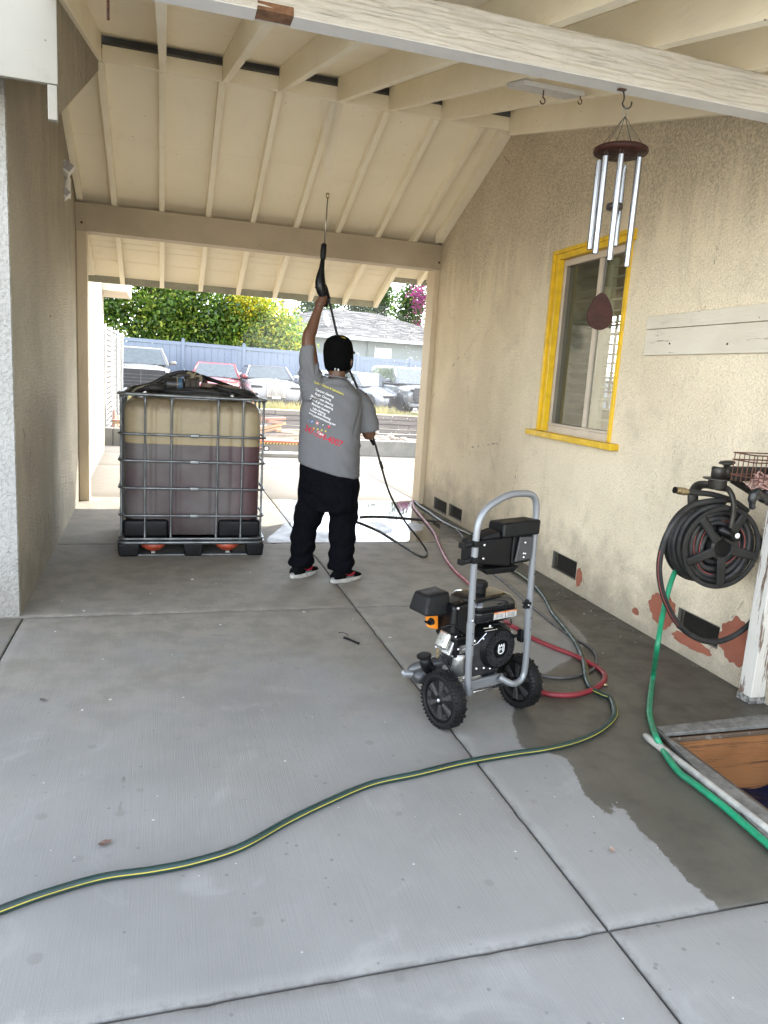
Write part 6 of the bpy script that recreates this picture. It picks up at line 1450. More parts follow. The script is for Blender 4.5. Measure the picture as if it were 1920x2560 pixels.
# air box between the guard and the tank
ab = pb('air_box', MB().hexa([(-.176,.075,.372),(-.075,.06,.36),(-.075,.2,.36),(-.176,.2,.372),(-.168,.085,.535),(-.075,.08,.548),(-.075,.21,.548),(-.168,.21,.535)]), BP, bevel=.018, segs=3)
build('box_lip', MB().box(-.178, -.07, .062, .21, .404, .412), BP, ab, world_=False, bevel=.003)
build('box_rib', MB().box(-.150, -.146, .070, .078, .38, .53), BM, ab, world_=False, bevel=.001)
pb('air_box_foot', MB().box(-.165, -.06, .055, .14, .30, .40), BP, bevel=.012)
# fuel tank with lip and cap
def rr_ring(x0, x1, y0, y1, r, z, n=5):
    out = []
    for cx_, cyy, a0 in ((x0+r, y0+r, pi), (x1-r, y0+r, 1.5*pi), (x1-r, y1-r, 0), (x0+r, y1-r, .5*pi)):
        for k in range(n): a = a0+pi/2*k/(n-1); out.append((cx_+r*cos(a), cyy+r*sin(a), z))
    return out
tk = MB().loft([rr_ring(-.062, .160, .055, .235, .035, .442), rr_ring(-.075, .176, .040, .250, .04, .458), rr_ring(-.078, .180, .036, .252, .04, .492), rr_ring(-.078, .180, .036, .252, .04, .497)])
gloss = pm('glossy_black_tank', (.010, .010, .011), .16, var=.15, coat=.6, rv=.05)
tank = pb('fuel_tank', tk, gloss, smooth=True)
build('tank_lip', MB().loft([rr_ring(-.084, .186, .030, .258, .042, .4975), rr_ring(-.084, .186, .030, .258, .042, .502)]), gloss, tank, world_=False)
build('tank_top', MB().loft([rr_ring(-.078, .180, .036, .252, .04, .5025), rr_ring(-.076, .178, .038, .25, .04, .535), rr_ring(-.060, .160, .052, .235, .04, .557), rr_ring(-.03, .13, .08, .21, .04, .563)]), gloss, tank, world_=False, smooth=True)
cpx, cpy = .015, .14
cap2 = build('fuel_cap', MB().lathe([(.030, .560), (.036, .566), (.036, .592), (.040, .594), (.040, .612), (.036, .618), (.030, .616), (.0, .617)], 28, Matrix.Translation((cpx, cpy, 0))), BM, tank, world_=False, smooth=False, bevel=.0015)
for k in range(24):
    a = 2*pi*k/24; 
    if k % 2 == 0: build('cap_rib', MB().box(.0395, .0425, -.003, .003, .592, .612, Matrix.Translation((cpx, cpy, 0)) @ Matrix.Rotation(a, 4, 'Z')), BM, pw, world_=False)
lab_w = pm('label_white', (.5, .49, .47), .5); lab_o = pm('label_orange', (.62, .17, .03), .5); lab_t = pm('label_print', (.12, .12, .12), .6)
for x0 in (.026, .098):
    lb_ = build('warning_label', MB().box(x0, x0+.068, .0335, .0345, .462, .4955), lab_w, tank, world_=False)
    lb_['label'] = 'white warning label with an orange heading'
    build('label_heading', MB().box(x0, x0+.068, .0325, .0334, .4885, .4955), lab_o, tank, world_=False)
    q = MB()
    for k in range(6):
        for (u0, u1) in ((.012, .026+.004*(k % 3)), (.034, .058-.003*(k % 2))): q.box(x0+u0, x0+u1, .0328, .0334, .4655+k*.0036, .4668+k*.0036)
    q.add([(x0+.003, .0328, .466), (x0+.010, .0328, .466), (x0+.0065, .0328, .473)], [(0, 1, 2)])
    build('label_text', q, lab_t, tank, world_=False)
    tx = text_mesh('WARNING', .0062, .0001); tx.transform(Matrix.Translation((x0+.036, .0322, .492)) @ Matrix.Rotation(pi/2, 4, 'X')); q_ = put('label_word', tx, lab_w, tank)
# recoil starter: round housing with radial slots and an emblem
SC = Vector((.086, .050, .316)); Rs = .092
M = Matrix.Translation(SC) @ Matrix.Rotation(pi/2, 4, 'X') @ Matrix.Diagonal((1.08, 1.08, 1, 1))   # local +z towards the camera side
st = pb('starter_housing', MB().lathe([(.104, -.09), (.104, -.03), (.098, -.015), (.090, .0), (.082, .010), (.05, .012), (.0, .012)], 40, M), BM, smooth=False, bevel=.002)
q = MB()
for k in range(40):
    Mk = M @ Matrix.Rotation(2*pi*k/40, 4, 'Z')
    q.box(.041, .079, -.0030, .0030, .0115, .0195, Mk)
    q.box(.0905, .1005, -.0022, .0022, -.06, -.014, Mk)
o = build('cooling_fin', q, pm('lit_fin_plastic', (.022, .022, .023), .3, var=.2), st, world_=False); o['kind'] = 'stuff'  # fins painted lighter than the housing, their highlights put into the colour
build('starter_ring', MB().tube([M @ Vector((.083*cos(2*pi*k/32), .083*sin(2*pi*k/32), .0105)) for k in range(32)], .004, 6, closed=True), BM, st, world_=False, smooth=True)
build('starter_face', MB().lathe([(.038, .0122), (.037, .0175), (.0, .019)], 28, M), BP, st, world_=False, smooth=False)
ew = pm('emblem_white', (.78, .78, .78), .5)
em = Matrix.Translation((0.0, 0, 0))
def emblem(poly):                                                             # shield with crown prongs and an H, flat on the starter face
    q = MB(); n_ = len(poly); q.add([M @ Vector((x, y, .0200)) for x, y in poly]+[M @ Vector((x, y, .0212)) for x, y in poly], [tuple(range(n_))[::-1], tuple(range(n_, 2*n_))]+[(k, (k+1) % n_, (k+1) % n_+n_, k+n_) for k in range(n_)]); return q
sc_e = 1.25
def emb(poly): build('emblem', emblem([(x*sc_e, y*sc_e) for x, y in poly]), ew, st, world_=False)
def bar(x0, y0, x1, y1): emb([(x0, y0), (x1, y0), (x1, y1), (x0, y1)])
bar(-.0075, -.008, -.0052, .008); bar(.0052, -.008, .0075, .008); bar(-.0050, -.0012, .0050, .0012)
outl = [(-.0125, .011), (-.0125, -.008), (-.008, -.014), (0, -.0165), (.008, -.014), (.0125, -.008), (.0125, .011)]
for a_, b_ in zip(outl[:-1], outl[1:]):
    dx, dy = b_[0]-a_[0], b_[1]-a_[1]; l_ = sqrt(dx*dx+dy*dy); nx_, ny_ = -dy/l_*.0016, dx/l_*.0016; emb([(a_[0]-nx_, a_[1]-ny_), (b_[0]-nx_, b_[1]-ny_), (b_[0]+nx_, b_[1]+ny_), (a_[0]+nx_, a_[1]+ny_)])
for cx_ in (-.0105, 0, .0105): bar(cx_-.0022, .011, cx_+.0022, .0175)
bar(-.014, .0095, .014, .0125)
for a_ in (.6, 2.6, 4.4): build('housing_screw', MB().lathe([(.005, -.012), (.005, -.006), (.002, -.004)], 8, M @ Matrix.Translation((.096*cos(a_), .096*sin(a_), 0))), M_['alu'], st, world_=False)
ph_ = pb('pull_handle', MB().box(.168, .188, -.012, .022, .345, .405), BP, bevel=.007)
build('pull_cord', MB().tube([(.14, .03, .378), (.17, .006, .376)], .004, 6), BP, ph_, world_=False)
build('pull_stem', MB().box(.135, .170, .0, .016, .370, .384), BP, ph_, world_=False, bevel=.003)
pb('control_rod', MB().tube([(-.02, .045, .425), (.03, .04, .424)], .0022, 6), M_['alu'])
pb('control_rod', MB().tube([(-.01, .045, .41), (.06, .04, .412)], .0018, 6), M_['alu'])
pb('fuel_line', MB().tube(spline([(-.19, .13, .30), (-.165, .10, .25), (-.15, .09, .225), (-.135, .10, .24), (-.13, .11, .28)], 6), .0035, 8), BP, smooth=True)
pb('brass_fitting', MB().tube([(-.20, .135, .33), (-.20, .135, .285)], [.007, .005], 8), M_['brass'])
for (x, y, z) in ((-.07, .045, .375), (-.045, .045, .24), (.0, .045, .235), (-.115, .05, .205), (-.15, .06, .345), (.02, .05, .43), (-.10, .055, .345), (-.16, .07, .53), (-.16, .07, .40)):
    pb('engine_bolt', MB().lathe([(.006, 0), (.006, .006), (.003, .008)], 8, Matrix.Translation((x, y, z)) @ Matrix.Rotation(pi/2, 4, 'X')), M_['alu'])
pb('spark_lead', MB().tube(spline([(-.205, .12, .43), (-.17, .08, .45), (-.10, .055, .40), (-.04, .05, .38)], 6), .0045, 8), BP, smooth=True)
pb('carburettor', MB().box(-.15, -.10, .055, .11, .315, .365), castm, bevel=.006)
pb('throttle_link', MB().tube([(-.13, .05, .34), (-.05, .045, .36), (.0, .045, .40)], .0018, 6), M_['alu'])
pb('wire_loop', MB().tube(spline([(.05, .06, .43), (.10, .03, .435), (.14, .035, .425), (.16, .06, .44)], 6), .003, 6), BP, smooth=True)
# pump unit at the front with its black inlet
pb('pump_body', MB().tube(spline([(-.25, .22, .155), (-.20, .22, .175), (-.13, .20, .185), (-.07, .18, .19)], 5), [.020, .026, .032, .036, .038, .038, .036, .034, .034, .034, .034, .034, .034, .034, .034, .034][:16], 14), pm('dark_grey_pump', (.06, .06, .062), .35, .4), smooth=True)
pb('pump_inlet', MB().tube([(-.185, .20, .20), (-.215, .195, .24), (-.228, .19, .272)], [.030, .026, .024], 14), BM, smooth=True)
pb('inlet_cap', MB().lathe([(.030, 0), (.034, .004), (.034, .012), (.026, .014)], 14, Matrix.Translation((-.230, .19, .272)) @ Matrix.Rotation(radians(-12), 4, 'Y')), BM)
pb('pump_cover', MB().tube(spline([(-.262, .262, .190), (-.245, .255, .196), (-.20, .24, .212), (-.14, .22, .222), (-.09, .20, .225)], 5), [.006, .010, .014, .018, .021, .024, .027, .029, .031, .033, .034, .035, .036, .036, .036, .036, .036, .036, .036, .036, .036][:21], 14, flat=.75), pm('pump_grey_shell', (.10, .10, .102), .3, .4), smooth=True)
# gun and hose holder on the handle
hp = LY+.02
q = MB().hexa([(-.19,-.035,.755),(.03,-.035,.725),(.03,.09,.725),(-.19,.05,.755),(-.19,-.035,.855),(.03,-.035,.865),(.03,.09,.865),(-.19,.05,.855)])
hd_ = pb('holder_tray', q, BM, bevel=.010)
build('tray_wall', MB().hexa([(-.05,-.055,.86),(.152,-.075,.868),(.170,.05,.868),(-.03,.07,.86),(-.045,-.050,.925),(.158,-.070,.935),(.178,.055,.925),(-.02,.075,.915)]), BM, hd_, world_=False, bevel=.012, segs=3)
build('tray_edge', MB().hexa([(-.15,-.04,.858),(-.05,-.045,.862),(-.045,.05,.862),(-.15,.05,.858),(-.14,-.035,.872),(-.055,-.04,.892),(-.055,.04,.892),(-.14,.04,.874)]), BM, hd_, world_=False, bevel=.006)
build('tray_side', MB().hexa([(.03,-.040,.735),(.135,-.045,.740),(.145,.08,.740),(.03,.08,.735),(.03,-.040,.866),(.140,-.045,.866),(.15,.08,.866),(.03,.08,.866)]), BM, hd_, world_=False, bevel=.008)
gp_ = build('gusset_plate', MB().hexa([(.034,-.058,.752),(.128,-.058,.758),(.128,-.048,.758),(.034,-.048,.752),(.052,-.058,.862),(.128,-.058,.858),(.128,-.048,.858),(.052,-.048,.862)]), pm('grey_black_plastic', (.04, .04, .042), .5), hd_, world_=False, bevel=.003)
for x, z in ((.082, .835), (.078, .787), (.088, .785), (.08, .77)): build('plate_screw', MB().sphere((x, -.060, z), (.005, .003, .005), 8, 6), M_['alu'], gp_, world_=False)
build('tray_bottom', MB().hexa([(-.10,-.03,.700),(.06,-.03,.696),(.08,.05,.696),(-.08,.05,.700),(-.125,-.035,.728),(.085,-.035,.724),(.09,.06,.724),(-.11,.06,.728)]), BM, hd_, world_=False, bevel=.005)
for z in (.845, .775):
    build('hook_peg', MB().tube([(-.175, -.03, z), (-.215, -.035, z), (-.255, -.035, z-.004)], [.016, .012, .012], 10), BM, hd_, world_=False, smooth=True)
    build('peg_end', MB().box(-.265, -.245, -.05, -.02, z-.014, z+.010), BM, hd_, world_=False, bevel=.003)
    build('handle_clamp', MB().box(-.205, -.16, -.055, .0, z-.012, z+.012), BM, hd_, world_=False, bevel=.004)
for x, z in ((-.135, .835), (-.135, .777)): build('tray_bolt', MB().sphere((x, -.037, z), (.006, .003, .006), 8, 6), M_['alu'], hd_, world_=False)
build('right_bracket', MB().box(.168, .192, -.01, .10, .735, .885), BM, hd_, world_=False, bevel=.006)
build('right_peg', MB().tube([(.18, .03, .862), (.225, .06, .862), (.262, .06, .858)], [.016, .013, .014], 10), BM, hd_, world_=False, smooth=True)
build('right_peg', MB().box(.195, .265, .04, .10, .842, .862), BM, hd_, world_=False, bevel=.004)
build('nozzle_tray', MB().hexa([(.19,.02,.735),(.27,.05,.745),(.27,.14,.745),(.19,.12,.735),(.19,.02,.775),(.275,.05,.80),(.275,.14,.80),(.19,.12,.79)]), BM, hd_, world_=False, bevel=.006)
# clamping knob on the right leg: five lobes
kn = MB(); n_ = 40; KM = Matrix.Translation((.140, -.045, .545)) @ Matrix.Rotation(pi/2, 4, 'X') @ Matrix.Rotation(.25, 4, 'Z')
prof_ = [((.016+.0075*cos(5*a_))*cos(a_), (.016+.0075*cos(5*a_))*sin(a_)) for a_ in [2*pi*k/n_ for k in range(n_)]]
kn.loft([[KM @ Vector((x*.95, y*.95, -.008)) for x, y in prof_], [KM @ Vector((x, y, -.004)) for x, y in prof_], [KM @ Vector((x, y, .010)) for x, y in prof_], [KM @ Vector((x*.85, y*.85, .014)) for x, y in prof_]])
kb = pb('clamp_knob', kn, BM, smooth=False, bevel=.001)
build('knob_stud', MB().tube([(.14, -.035, .545), (.178, -.03, .545)], .006, 8), BM, kb, world_=False); build('knob_pin', MB().sphere((.140, -.060, .545), .003, 8, 6), M_['alu'], kb, world_=False)

# ================================================================== HOSE REEL ON ITS SWINGING BRACKET
RX, RYf, RZc = 2.60, 2.87, .785
u2 = lambda x, y, Y=RYf: at(1580+x/2.988, 1120+y/2.988, Y)
t = reel = thing('hose_reel', 'dark plastic hose reel packed with black hose, hanging from a wall bracket at the right', 'hose reel', (RX, RYf+.1, .5))
cF = u2(668, 745); RF = .208
tilt_ = Matrix.Rotation(radians(-7), 4, 'Z') @ Matrix.Rotation(radians(-90), 4, 'X')           # local +z -> away from camera
MF = Matrix.Translation(cF) @ tilt_
DKP = pm('dusty_dark_plastic', (.018, .017, .016), .55, c2=(.009, .0085, .008), spec=.25, scale=12, bmp=.0008, bscale=90)
def flange(Mx, R, nm, spokes):
    q = MB()
    n_ = 56
    for (ra, rb_) in ((R-.022, R),):
        q.add([Mx @ Vector((r_*cos(2*pi*k/n_), r_*sin(2*pi*k/n_), z)) for z in (-.006, .008) for r_ in (ra, rb_) for k in range(n_)],
              [(k, (k+1) % n_, n_+(k+1) % n_, n_+k) for k in range(n_)] + [(2*n_+k, 3*n_+k, 3*n_+(k+1) % n_, 2*n_+(k+1) % n_) for k in range(n_)] + [(n_+k, n_+(k+1) % n_, 3*n_+(k+1) % n_, 3*n_+k) for k in range(n_)] + [(k, 2*n_+k, 2*n_+(k+1) % n_, (k+1) % n_) for k in range(n_)])
    f_ = build(nm, q, DKP, reel, smooth=False, bevel=.003)
    for k in range(spokes):
        a = 2*pi*k/spokes+radians(12)
        Mk = Mx @ Matrix.Rotation(a, 4, 'Z')
        build('spoke', MB().hexa([Mk @ Vector(v) for v in ((.045,-.026,-.005),(R-.015,-.024,-.005),(R-.015,.024,-.005),(.045,.026,-.005),(.045,-.020,-.016),(R-.02,-.012,-.010),(R-.02,.012,-.010),(.045,.020,-.016))]), DKP, f_, bevel=.004)
    build('hub', MB().lathe([(.062, .008), (.062, -.006), (.050, -.014), (.046, -.012), (.044, .0), (.0, .0)], 28, Mx), DKP, f_)
    return f_
flange(MF, RF, 'front_flange', 5)
dep = .155
MBk = Matrix.Translation(cF) @ tilt_ @ Matrix.Translation((0, 0, dep))
flange(MBk, .215, 'rear_flange', 5)
build('drum', MB().lathe([(.055, .0), (.055, dep)], 24, MF), DKP, reel)
for wl_, (r_, zz_) in enumerate([(r_, z_) for z_ in (.035, .066, .098, .128) for r_ in (.085, .115, .145, .172)]):
    ph = wl_*1.3
    pts = [MF @ Vector(((r_+.006*sin(3*a+ph))*cos(a), (r_+.006*sin(3*a+ph))*sin(a), zz_+.006*sin(2*a+ph))) for a in [2*pi*k/40 for k in range(40)]]
    build('hose_turn', MB().tube(pts, .0142, 8, closed=True), M_['hose_black'], reel, smooth=True)
    if wl_ in (1, 2, 7, 11):
        pts = [MF @ Vector(((r_+.006*sin(3*a+ph)-.008)*cos(a), (r_+.006*sin(3*a+ph)-.008)*sin(a), zz_-.0115)) for a in [2*pi*k/40 for k in range(40)]]
        build('hose_stripe', MB().tube(pts, .0022, 5, closed=True), M_['stripe_red'], reel)
for k, (r_, zz_) in enumerate(((.196, .05), (.202, .085), (.198, .12))):
    pts = [MF @ Vector(((r_+.010*sin(2*a+k))*cos(a), (r_+.010*sin(2*a+k))*sin(a), zz_+.012*sin(a+k))) for a in [2*pi*j/44 for j in range(44)]]
    build('hose_turn', MB().tube(pts, .0142, 8, closed=True), M_['hose_black'], reel, smooth=True)
# the loose loop that hangs below, and the free end with its brass fitting
lp = [(700, 395), (560, 400), (430, 440), (330, 530), (255, 660), (215, 790), (203, 920), (225, 1070), (275, 1200), (350, 1320), (450, 1405), (560, 1445), (670, 1440), (790, 1385), (890, 1300), (960, 1180), (1000, 1040), (1008, 900), (990, 790), (968, 720), (930, 640)]
build('loose_hose', MB().tube(spline([u2(x, y, RYf+.03 if 2 < i < 18 else RYf+.06) for i, (x, y) in enumerate(lp)], 6), .0145, 10), M_['hose_black'], reel, smooth=True)
build('hose_stripe', MB().tube(spline([u2(x-9, y, RYf+.020 if 2 < i < 18 else RYf+.05) for i, (x, y) in enumerate(lp[2:12])], 6), .002, 5), M_['stripe_red'], reel)
fe = [(860, 470, .10), (760, 400, .09), (620, 352, .08), (500, 335, .08), (410, 328, .08)]
build('hose_end', MB().tube(spline([u2(x, y, RYf+d_) for x, y, d_ in fe], 6), .0145, 10), M_['hose_black'], reel, smooth=True)
build('brass_coupling', MB().tube([u2(412, 329, RYf+.08), u2(395, 326, RYf+.08), u2(394, 326, RYf+.08), u2(345, 318, RYf+.08), u2(344, 318, RYf+.08), u2(325, 315, RYf+.08)], [.016, .016, .0185, .0185, .015, .015], 14), M_['brass'], reel)
build('coupling_mouth', MB().tube([u2(326, 315, RYf+.08), u2(318, 313, RYf+.08)], [.016, .0165], 14), M_['black'], reel)
# yoke, swivel, arm
yk = spline([u2(735, 600, RYf-.02), u2(755, 500, RYf-.02), u2(758, 400, RYf-.015), u2(735, 330, RYf+.01), u2(700, 300, RYf+.05), u2(640, 290, RYf+.08), u2(560, 275, RYf+.12), u2(500, 280, RYf+.17), u2(462, 330, RYf+.20), u2(455, 400, RYf+.20), u2(470, 560, RYf+.19)], 6)
build('yoke', MB().tube(yk, .026, 10, flat=.5), M_['dark_steel'], reel, smooth=True)
build('swivel_block', MB().tube([u2(640, 300, RYf+.07), u2(640, 232, RYf+.07)], [.042, .045], 10), M_['dark_steel'], reel, bevel=.004)
build('swivel_plate', MB().lathe([(.068, -.003), (.068, .003)], 24, Matrix.Translation(u2(640, 230, RYf+.07))), M_['dark_steel'], reel)
build('hub_arm', MB().tube([u2(650, 600, RYf-.03), u2(760, 670, RYf-.035), u2(790, 665, RYf-.035)], [.022, .020, .018], 10), M_['black'], reel, smooth=True)
build('hub_gusset', MB().hexa([u2(690, 690, RYf-.02), u2(800, 760, RYf-.02), u2(800, 690, RYf-.02), u2(700, 640, RYf-.02), u2(690, 690, RYf), u2(800, 760, RYf), u2(800, 690, RYf), u2(700, 640, RYf)]), DKP, reel)
o = build('white_button', MB().sphere(u2(788, 656, RYf-.055), (.0135, .008, .0135), 14, 8), M_['white_plastic'], reel, smooth=True); o['label'] = 'round white button on the reel hub'
t = brk = thing('reel_bracket', 'dark steel wall bracket arm that carries the hose reel, with a mushroom knob on top', 'bracket', (2.8, 2.95, 1.0))
aY = RYf+.07
build('pivot_tube', MB().tube([u2(645, 232, aY), u2(648, 150, aY), u2(650, 142, aY)], [.036, .033, .028], 14), M_['dark_steel'], brk, smooth=True)
build('locking_knob', MB().tube([u2(708, 230, aY), u2(708, 168, aY), u2(708, 130, aY), u2(710, 122, aY), u2(710, 112, aY), u2(710, 101, aY), u2(710, 96, aY)], [.022, .022, .014, .030, .039, .034, .012], 18), M_['dark_steel'], brk, smooth=True)
a0, a1 = u2(700, 190, aY), u2(1060, 200, aY-.02); dz_ = .036
build('arm', MB().hexa([(a0.x,a0.y-.018,a0.z-dz_),(a1.x,a1.y-.018,a1.z-dz_),(a1.x,a1.y+.018,a1.z-dz_),(a0.x,a0.y+.018,a0.z-dz_),(a0.x,a0.y-.018,a0.z+dz_),(a1.x,a1.y-.018,a1.z+dz_),(a1.x,a1.y+.018,a1.z+dz_),(a0.x,a0.y+.018,a0.z+dz_)]), M_['dark_steel'], brk, bevel=.005)
build('brace', MB().tube([u2(745, 235, aY), u2(1040, 420, aY)], .018, 4, flat=1), M_['dark_steel'], brk)
# wire basket with pink cord and a black bag at the right edge
t = thing('wire_basket', 'dark wire basket full of pinkish cord at the right edge', 'basket', (2.74, 2.74, 1.0))
bY0, bY1 = 2.70, 2.84; v2 = lambda x, y, Y=bY0: at(1720+x/7.375, 1080+y/7.375, Y)
tl_, bl_ = v2(1265, 440), v2(1165, 1010)
xL, xR = tl_.x, tl_.x+.24
def bw(pts, r=.0022): build('wire', MB().tube(pts, r, 5), M_['rust'], t)
for f_ in (0, .23, .72):
    zc = tl_.z+(bl_.z-tl_.z)*f_; xo = (bl_.x-tl_.x)*f_
    bw([(xL+xo, bY0, zc), (xR+xo, bY0, zc), (xR+xo, bY1, zc), (xL+xo, bY1, zc), (xL+xo, bY0, zc)], .0032)
for k in range(9): x = xL+.008+k*.028; bw([(x, bY0, tl_.z), (x+bl_.x-tl_.x, bY0, bl_.z+.01)])
for k in range(5): y = bY0+.01+k*.03; bw([(xL, y, tl_.z), (xL+bl_.x-tl_.x, y, bl_.z+.01)])
t = thing('cord_tangle', 'tangle of dusty pink cord lying in the wire basket', 'cord', (2.76, 2.77, .95))
rc = random.Random(3); c_ = v2(1400, 930, 2.77); pts = [c_+Vector((rc.uniform(-.065, .12), rc.uniform(-.05, .05), rc.uniform(-.038, .038))) for _ in range(80)]
build('cord', MB().tube(spline(pts, 5), .0035, 6), pm('dusty_pink_cord', (.42, .25, .22), .7, c2=(.28, .17, .15), scale=30), t, smooth=True)
build('cord', MB().tube(spline([v2(1290, 850, 2.74), v2(1285, 760, 2.74), v2(1330, 735, 2.74), v2(1390, 790, 2.74), v2(1420, 850, 2.74)], 6), .004, 6), pm('dusty_pink_cord', (.42, .25, .22), .7), t, smooth=True)
t = thing('black_bag', 'crumpled black plastic bag hanging under the wire basket', 'bag', (2.76, 2.77, .86))
q = MB(); 
for k in range(16):
    c_ = v2(rc.uniform(1270, 1500), rc.uniform(1090, 1300), rc.uniform(2.73, 2.80)); q.sphere(c_, (.022, .02, .018), 8, 6)
q.tube(spline([v2(1230, 1120, 2.74), v2(1190, 1220, 2.74), v2(1185, 1340, 2.74), v2(1190, 1420, 2.74)], 5), [.022]*8+[.016]*8, 8)
me = fuse(q, .006, 2, .5); localize(me, t); put('bag', me, pm('glossy_black_film', (.012, .012, .013), .28, bmp=.004, bscale=50), t)

# green hose hanging from the reel and lying beside the pit
zb = lambda l: zz(l, 4.608, 1560, 1760)
gp3 = [u2(420, 760, 3.08), u2(345, 880, 3.05), u2(300, 975, 3.02), u2(258, 1120, 2.98), u2(218, 1300, 2.92), u2(186, 1500, 2.84)]
gl = [gp(1580+158/2.988, 1120+1700/2.988, .03), gp(1580+138/2.988, 1120+1850/2.988, .013)] + [gp(x, y, .012) for x, y in zb([(292, 90), (318, 230)])] + [gp(x, y, .045) for x, y in zb([(368, 375)])]+[gp(x, y, .018) for x, y in zb([(430, 490), (520, 640), (650, 800), (780, 895), (900, 985), (1150, 1180), (1400, 1395), (1659, 1620), (1900, 1840)])]
t = thing('garden_hose', 'bright green garden hose hanging from the reel and lying along the pit edge', 'hose', (gl[2].x, gl[2].y, 0))
build('hose', MB().tube(spline(gp3+gl, 8), .0135, 10), M_['hose_green'], t, smooth=True)
# pit with timber lining, metal edge and the pale rod beside it
EZ = .02
ci, co_ = gp(1661, 1833, EZ), gp(1640, 1816, EZ)
fi, fo_ = gp(1920, 1811, EZ), gp(1920, 1785, EZ)
li, lo2 = gp(1920, 2027, EZ), gp(1920, 2092, EZ)
t = pit = thing('open_pit', 'open access pit with a worn metal rim and orange plywood lining, lower right', 'pit', (2.5, 2.0, 0))
edm = pm('worn_grey_metal_edge', (.20, .197, .185), .55, .3, c2=(.12, .117, .11), scale=22, bmp=.0015)
def ext(p_, q_, f_): return p_+(q_-p_)*f_
A1, A2 = ci, ext(ci, fi, 1.35); B1, B2 = co_, ext(co_, fo_, 1.30)
C1, C2 = ci, ext(ci, li, 1.9); D1, D2 = co_+Vector((-.012, 0, 0)), ext(co_, lo2, 1.9)+Vector((-.0, 0, 0))
def slabq(name, a, b_, c, d, z0, z1, mat):
    return build(name, MB().hexa([(p_.x, p_.y, z0) for p_ in (a, b_, c, d)]+[(p_.x, p_.y, z1) for p_ in (a, b_, c, d)]), mat, pit, bevel=.003)
slabq('rim', A1, A2, B2, B1, .001, EZ, edm)
slabq('rim', D1, D2, C2, C1, .001, EZ-.0015, edm)
dx_ = (C2-C1); wx = Vector((.0, 0, 0))
zdeep = -.80; ztarp = at(1920, 1943, A1.y-.01).z
plym = wood_paint('orange_plywood', (.36, .16, .06), (.19, .08, .03), (.5, 8, 22), 6, .002, knots=.9, wear=.7, wearc=(.06, .03, .02), axis_wear=.57)
lowm = wood_paint('dark_rotten_timber', (.12, .085, .06), (.07, .05, .035), (5, .5, 5), 7, .003, knots=.4, wear=.7, wearc=(.22, .2, .18), axis_wear=.56)
q = MB().hexa([(A1.x+.01,A1.y-.005,zdeep),(A2.x,A2.y-.005,zdeep),(A2.x,A2.y+.02,zdeep),(A1.x+.01,A1.y+.02,zdeep),(A1.x+.01,A1.y-.005,-.012),(A2.x,A2.y-.005,-.012),(A2.x,A2.y+.02,-.012),(A1.x+.01,A1.y+.02,-.012)])
build('plywood_lining', q, plym, pit)
build('top_plate', MB().hexa([(A1.x+.02,A1.y-.018,-.022),(A2.x,A2.y-.018,-.022),(A2.x,A2.y-.006,-.022),(A1.x+.02,A1.y-.006,-.022),(A1.x+.02,A1.y-.018,.0),(A2.x,A2.y-.018,.0),(A2.x,A2.y-.006,.0),(A1.x+.02,A1.y-.006,.0)]), lowm, pit, bevel=.004)
q = MB().hexa([(C1.x+.003,C1.y-.035,-.10),(C2.x+.003,C2.y,-.10),(C2.x+.04,C2.y,-.10),(C1.x+.04,C1.y-.035,-.10),(C1.x+.003,C1.y-.035,.004),(C2.x+.003,C2.y,.004),(C2.x+.035,C2.y,.004),(C1.x+.035,C1.y-.035,.004)])
build('side_joist', q, lowm, pit, bevel=.004)
build('plywood_lining', MB().hexa([(C1.x,C1.y,zdeep),(C2.x,C2.y,zdeep),(C2.x+.003,C2.y,zdeep),(C1.x+.003,C1.y,zdeep),(C1.x,C1.y,-.1),(C2.x,C2.y,-.1),(C2.x+.003,C2.y,-.1),(C1.x+.003,C1.y,-.1)]), plym, pit)
build('end_lining', MB().box(2.05, 3.3, .9, .92, zdeep, -.03), plym, pit)
build('pit_floor', MB().box(2.0, 3.3, .88, A1.y+.1, zdeep-.02, zdeep), pm('pit_floor', (.05, .045, .04), .9), pit)
t = thing('blue_tarp', 'dark blue tarpaulin crumpled in the bottom of the pit', 'tarpaulin', (2.6, 2.2, -.4))
q = MB(); gx_, gy_ = np.meshgrid(np.linspace(C1.x+.01, 3.25, 26), np.linspace(.95, A1.y-.02, 30))
gz_ = ztarp-.03+.022*np.sin(gx_*17+gy_*6)+.018*np.sin(gy_*23+gx_*9)
vv = np.stack([gx_, gy_, gz_], -1).reshape(-1, 3).tolist(); idx = np.arange(26*30).reshape(30, 26)
q.add(vv, np.stack([idx[:-1, :-1], idx[:-1, 1:], idx[1:, 1:], idx[1:, :-1]], -1).reshape(-1, 4).tolist()); build('tarp', q, pm('navy_tarp', (.0025, .005, .028), .5, var=.3, spec=.2), t, smooth=True)
r0, r1 = gp(1612, 1838, .016), gp(1920, 2076, .016); r1 = ext(r0, r1, 1.8)
t = thing('edge_rod', 'pale worn pipe lying along the outer edge of the pit', 'pipe', r0)
build('pipe', MB().tube([r0, r0.lerp(r1, .02), r1], [.012, .0165, .0165], 12), pm('worn_pale_pipe', (.34, .33, .29), .5, c2=(.2, .195, .18), scale=18), t, smooth=True)

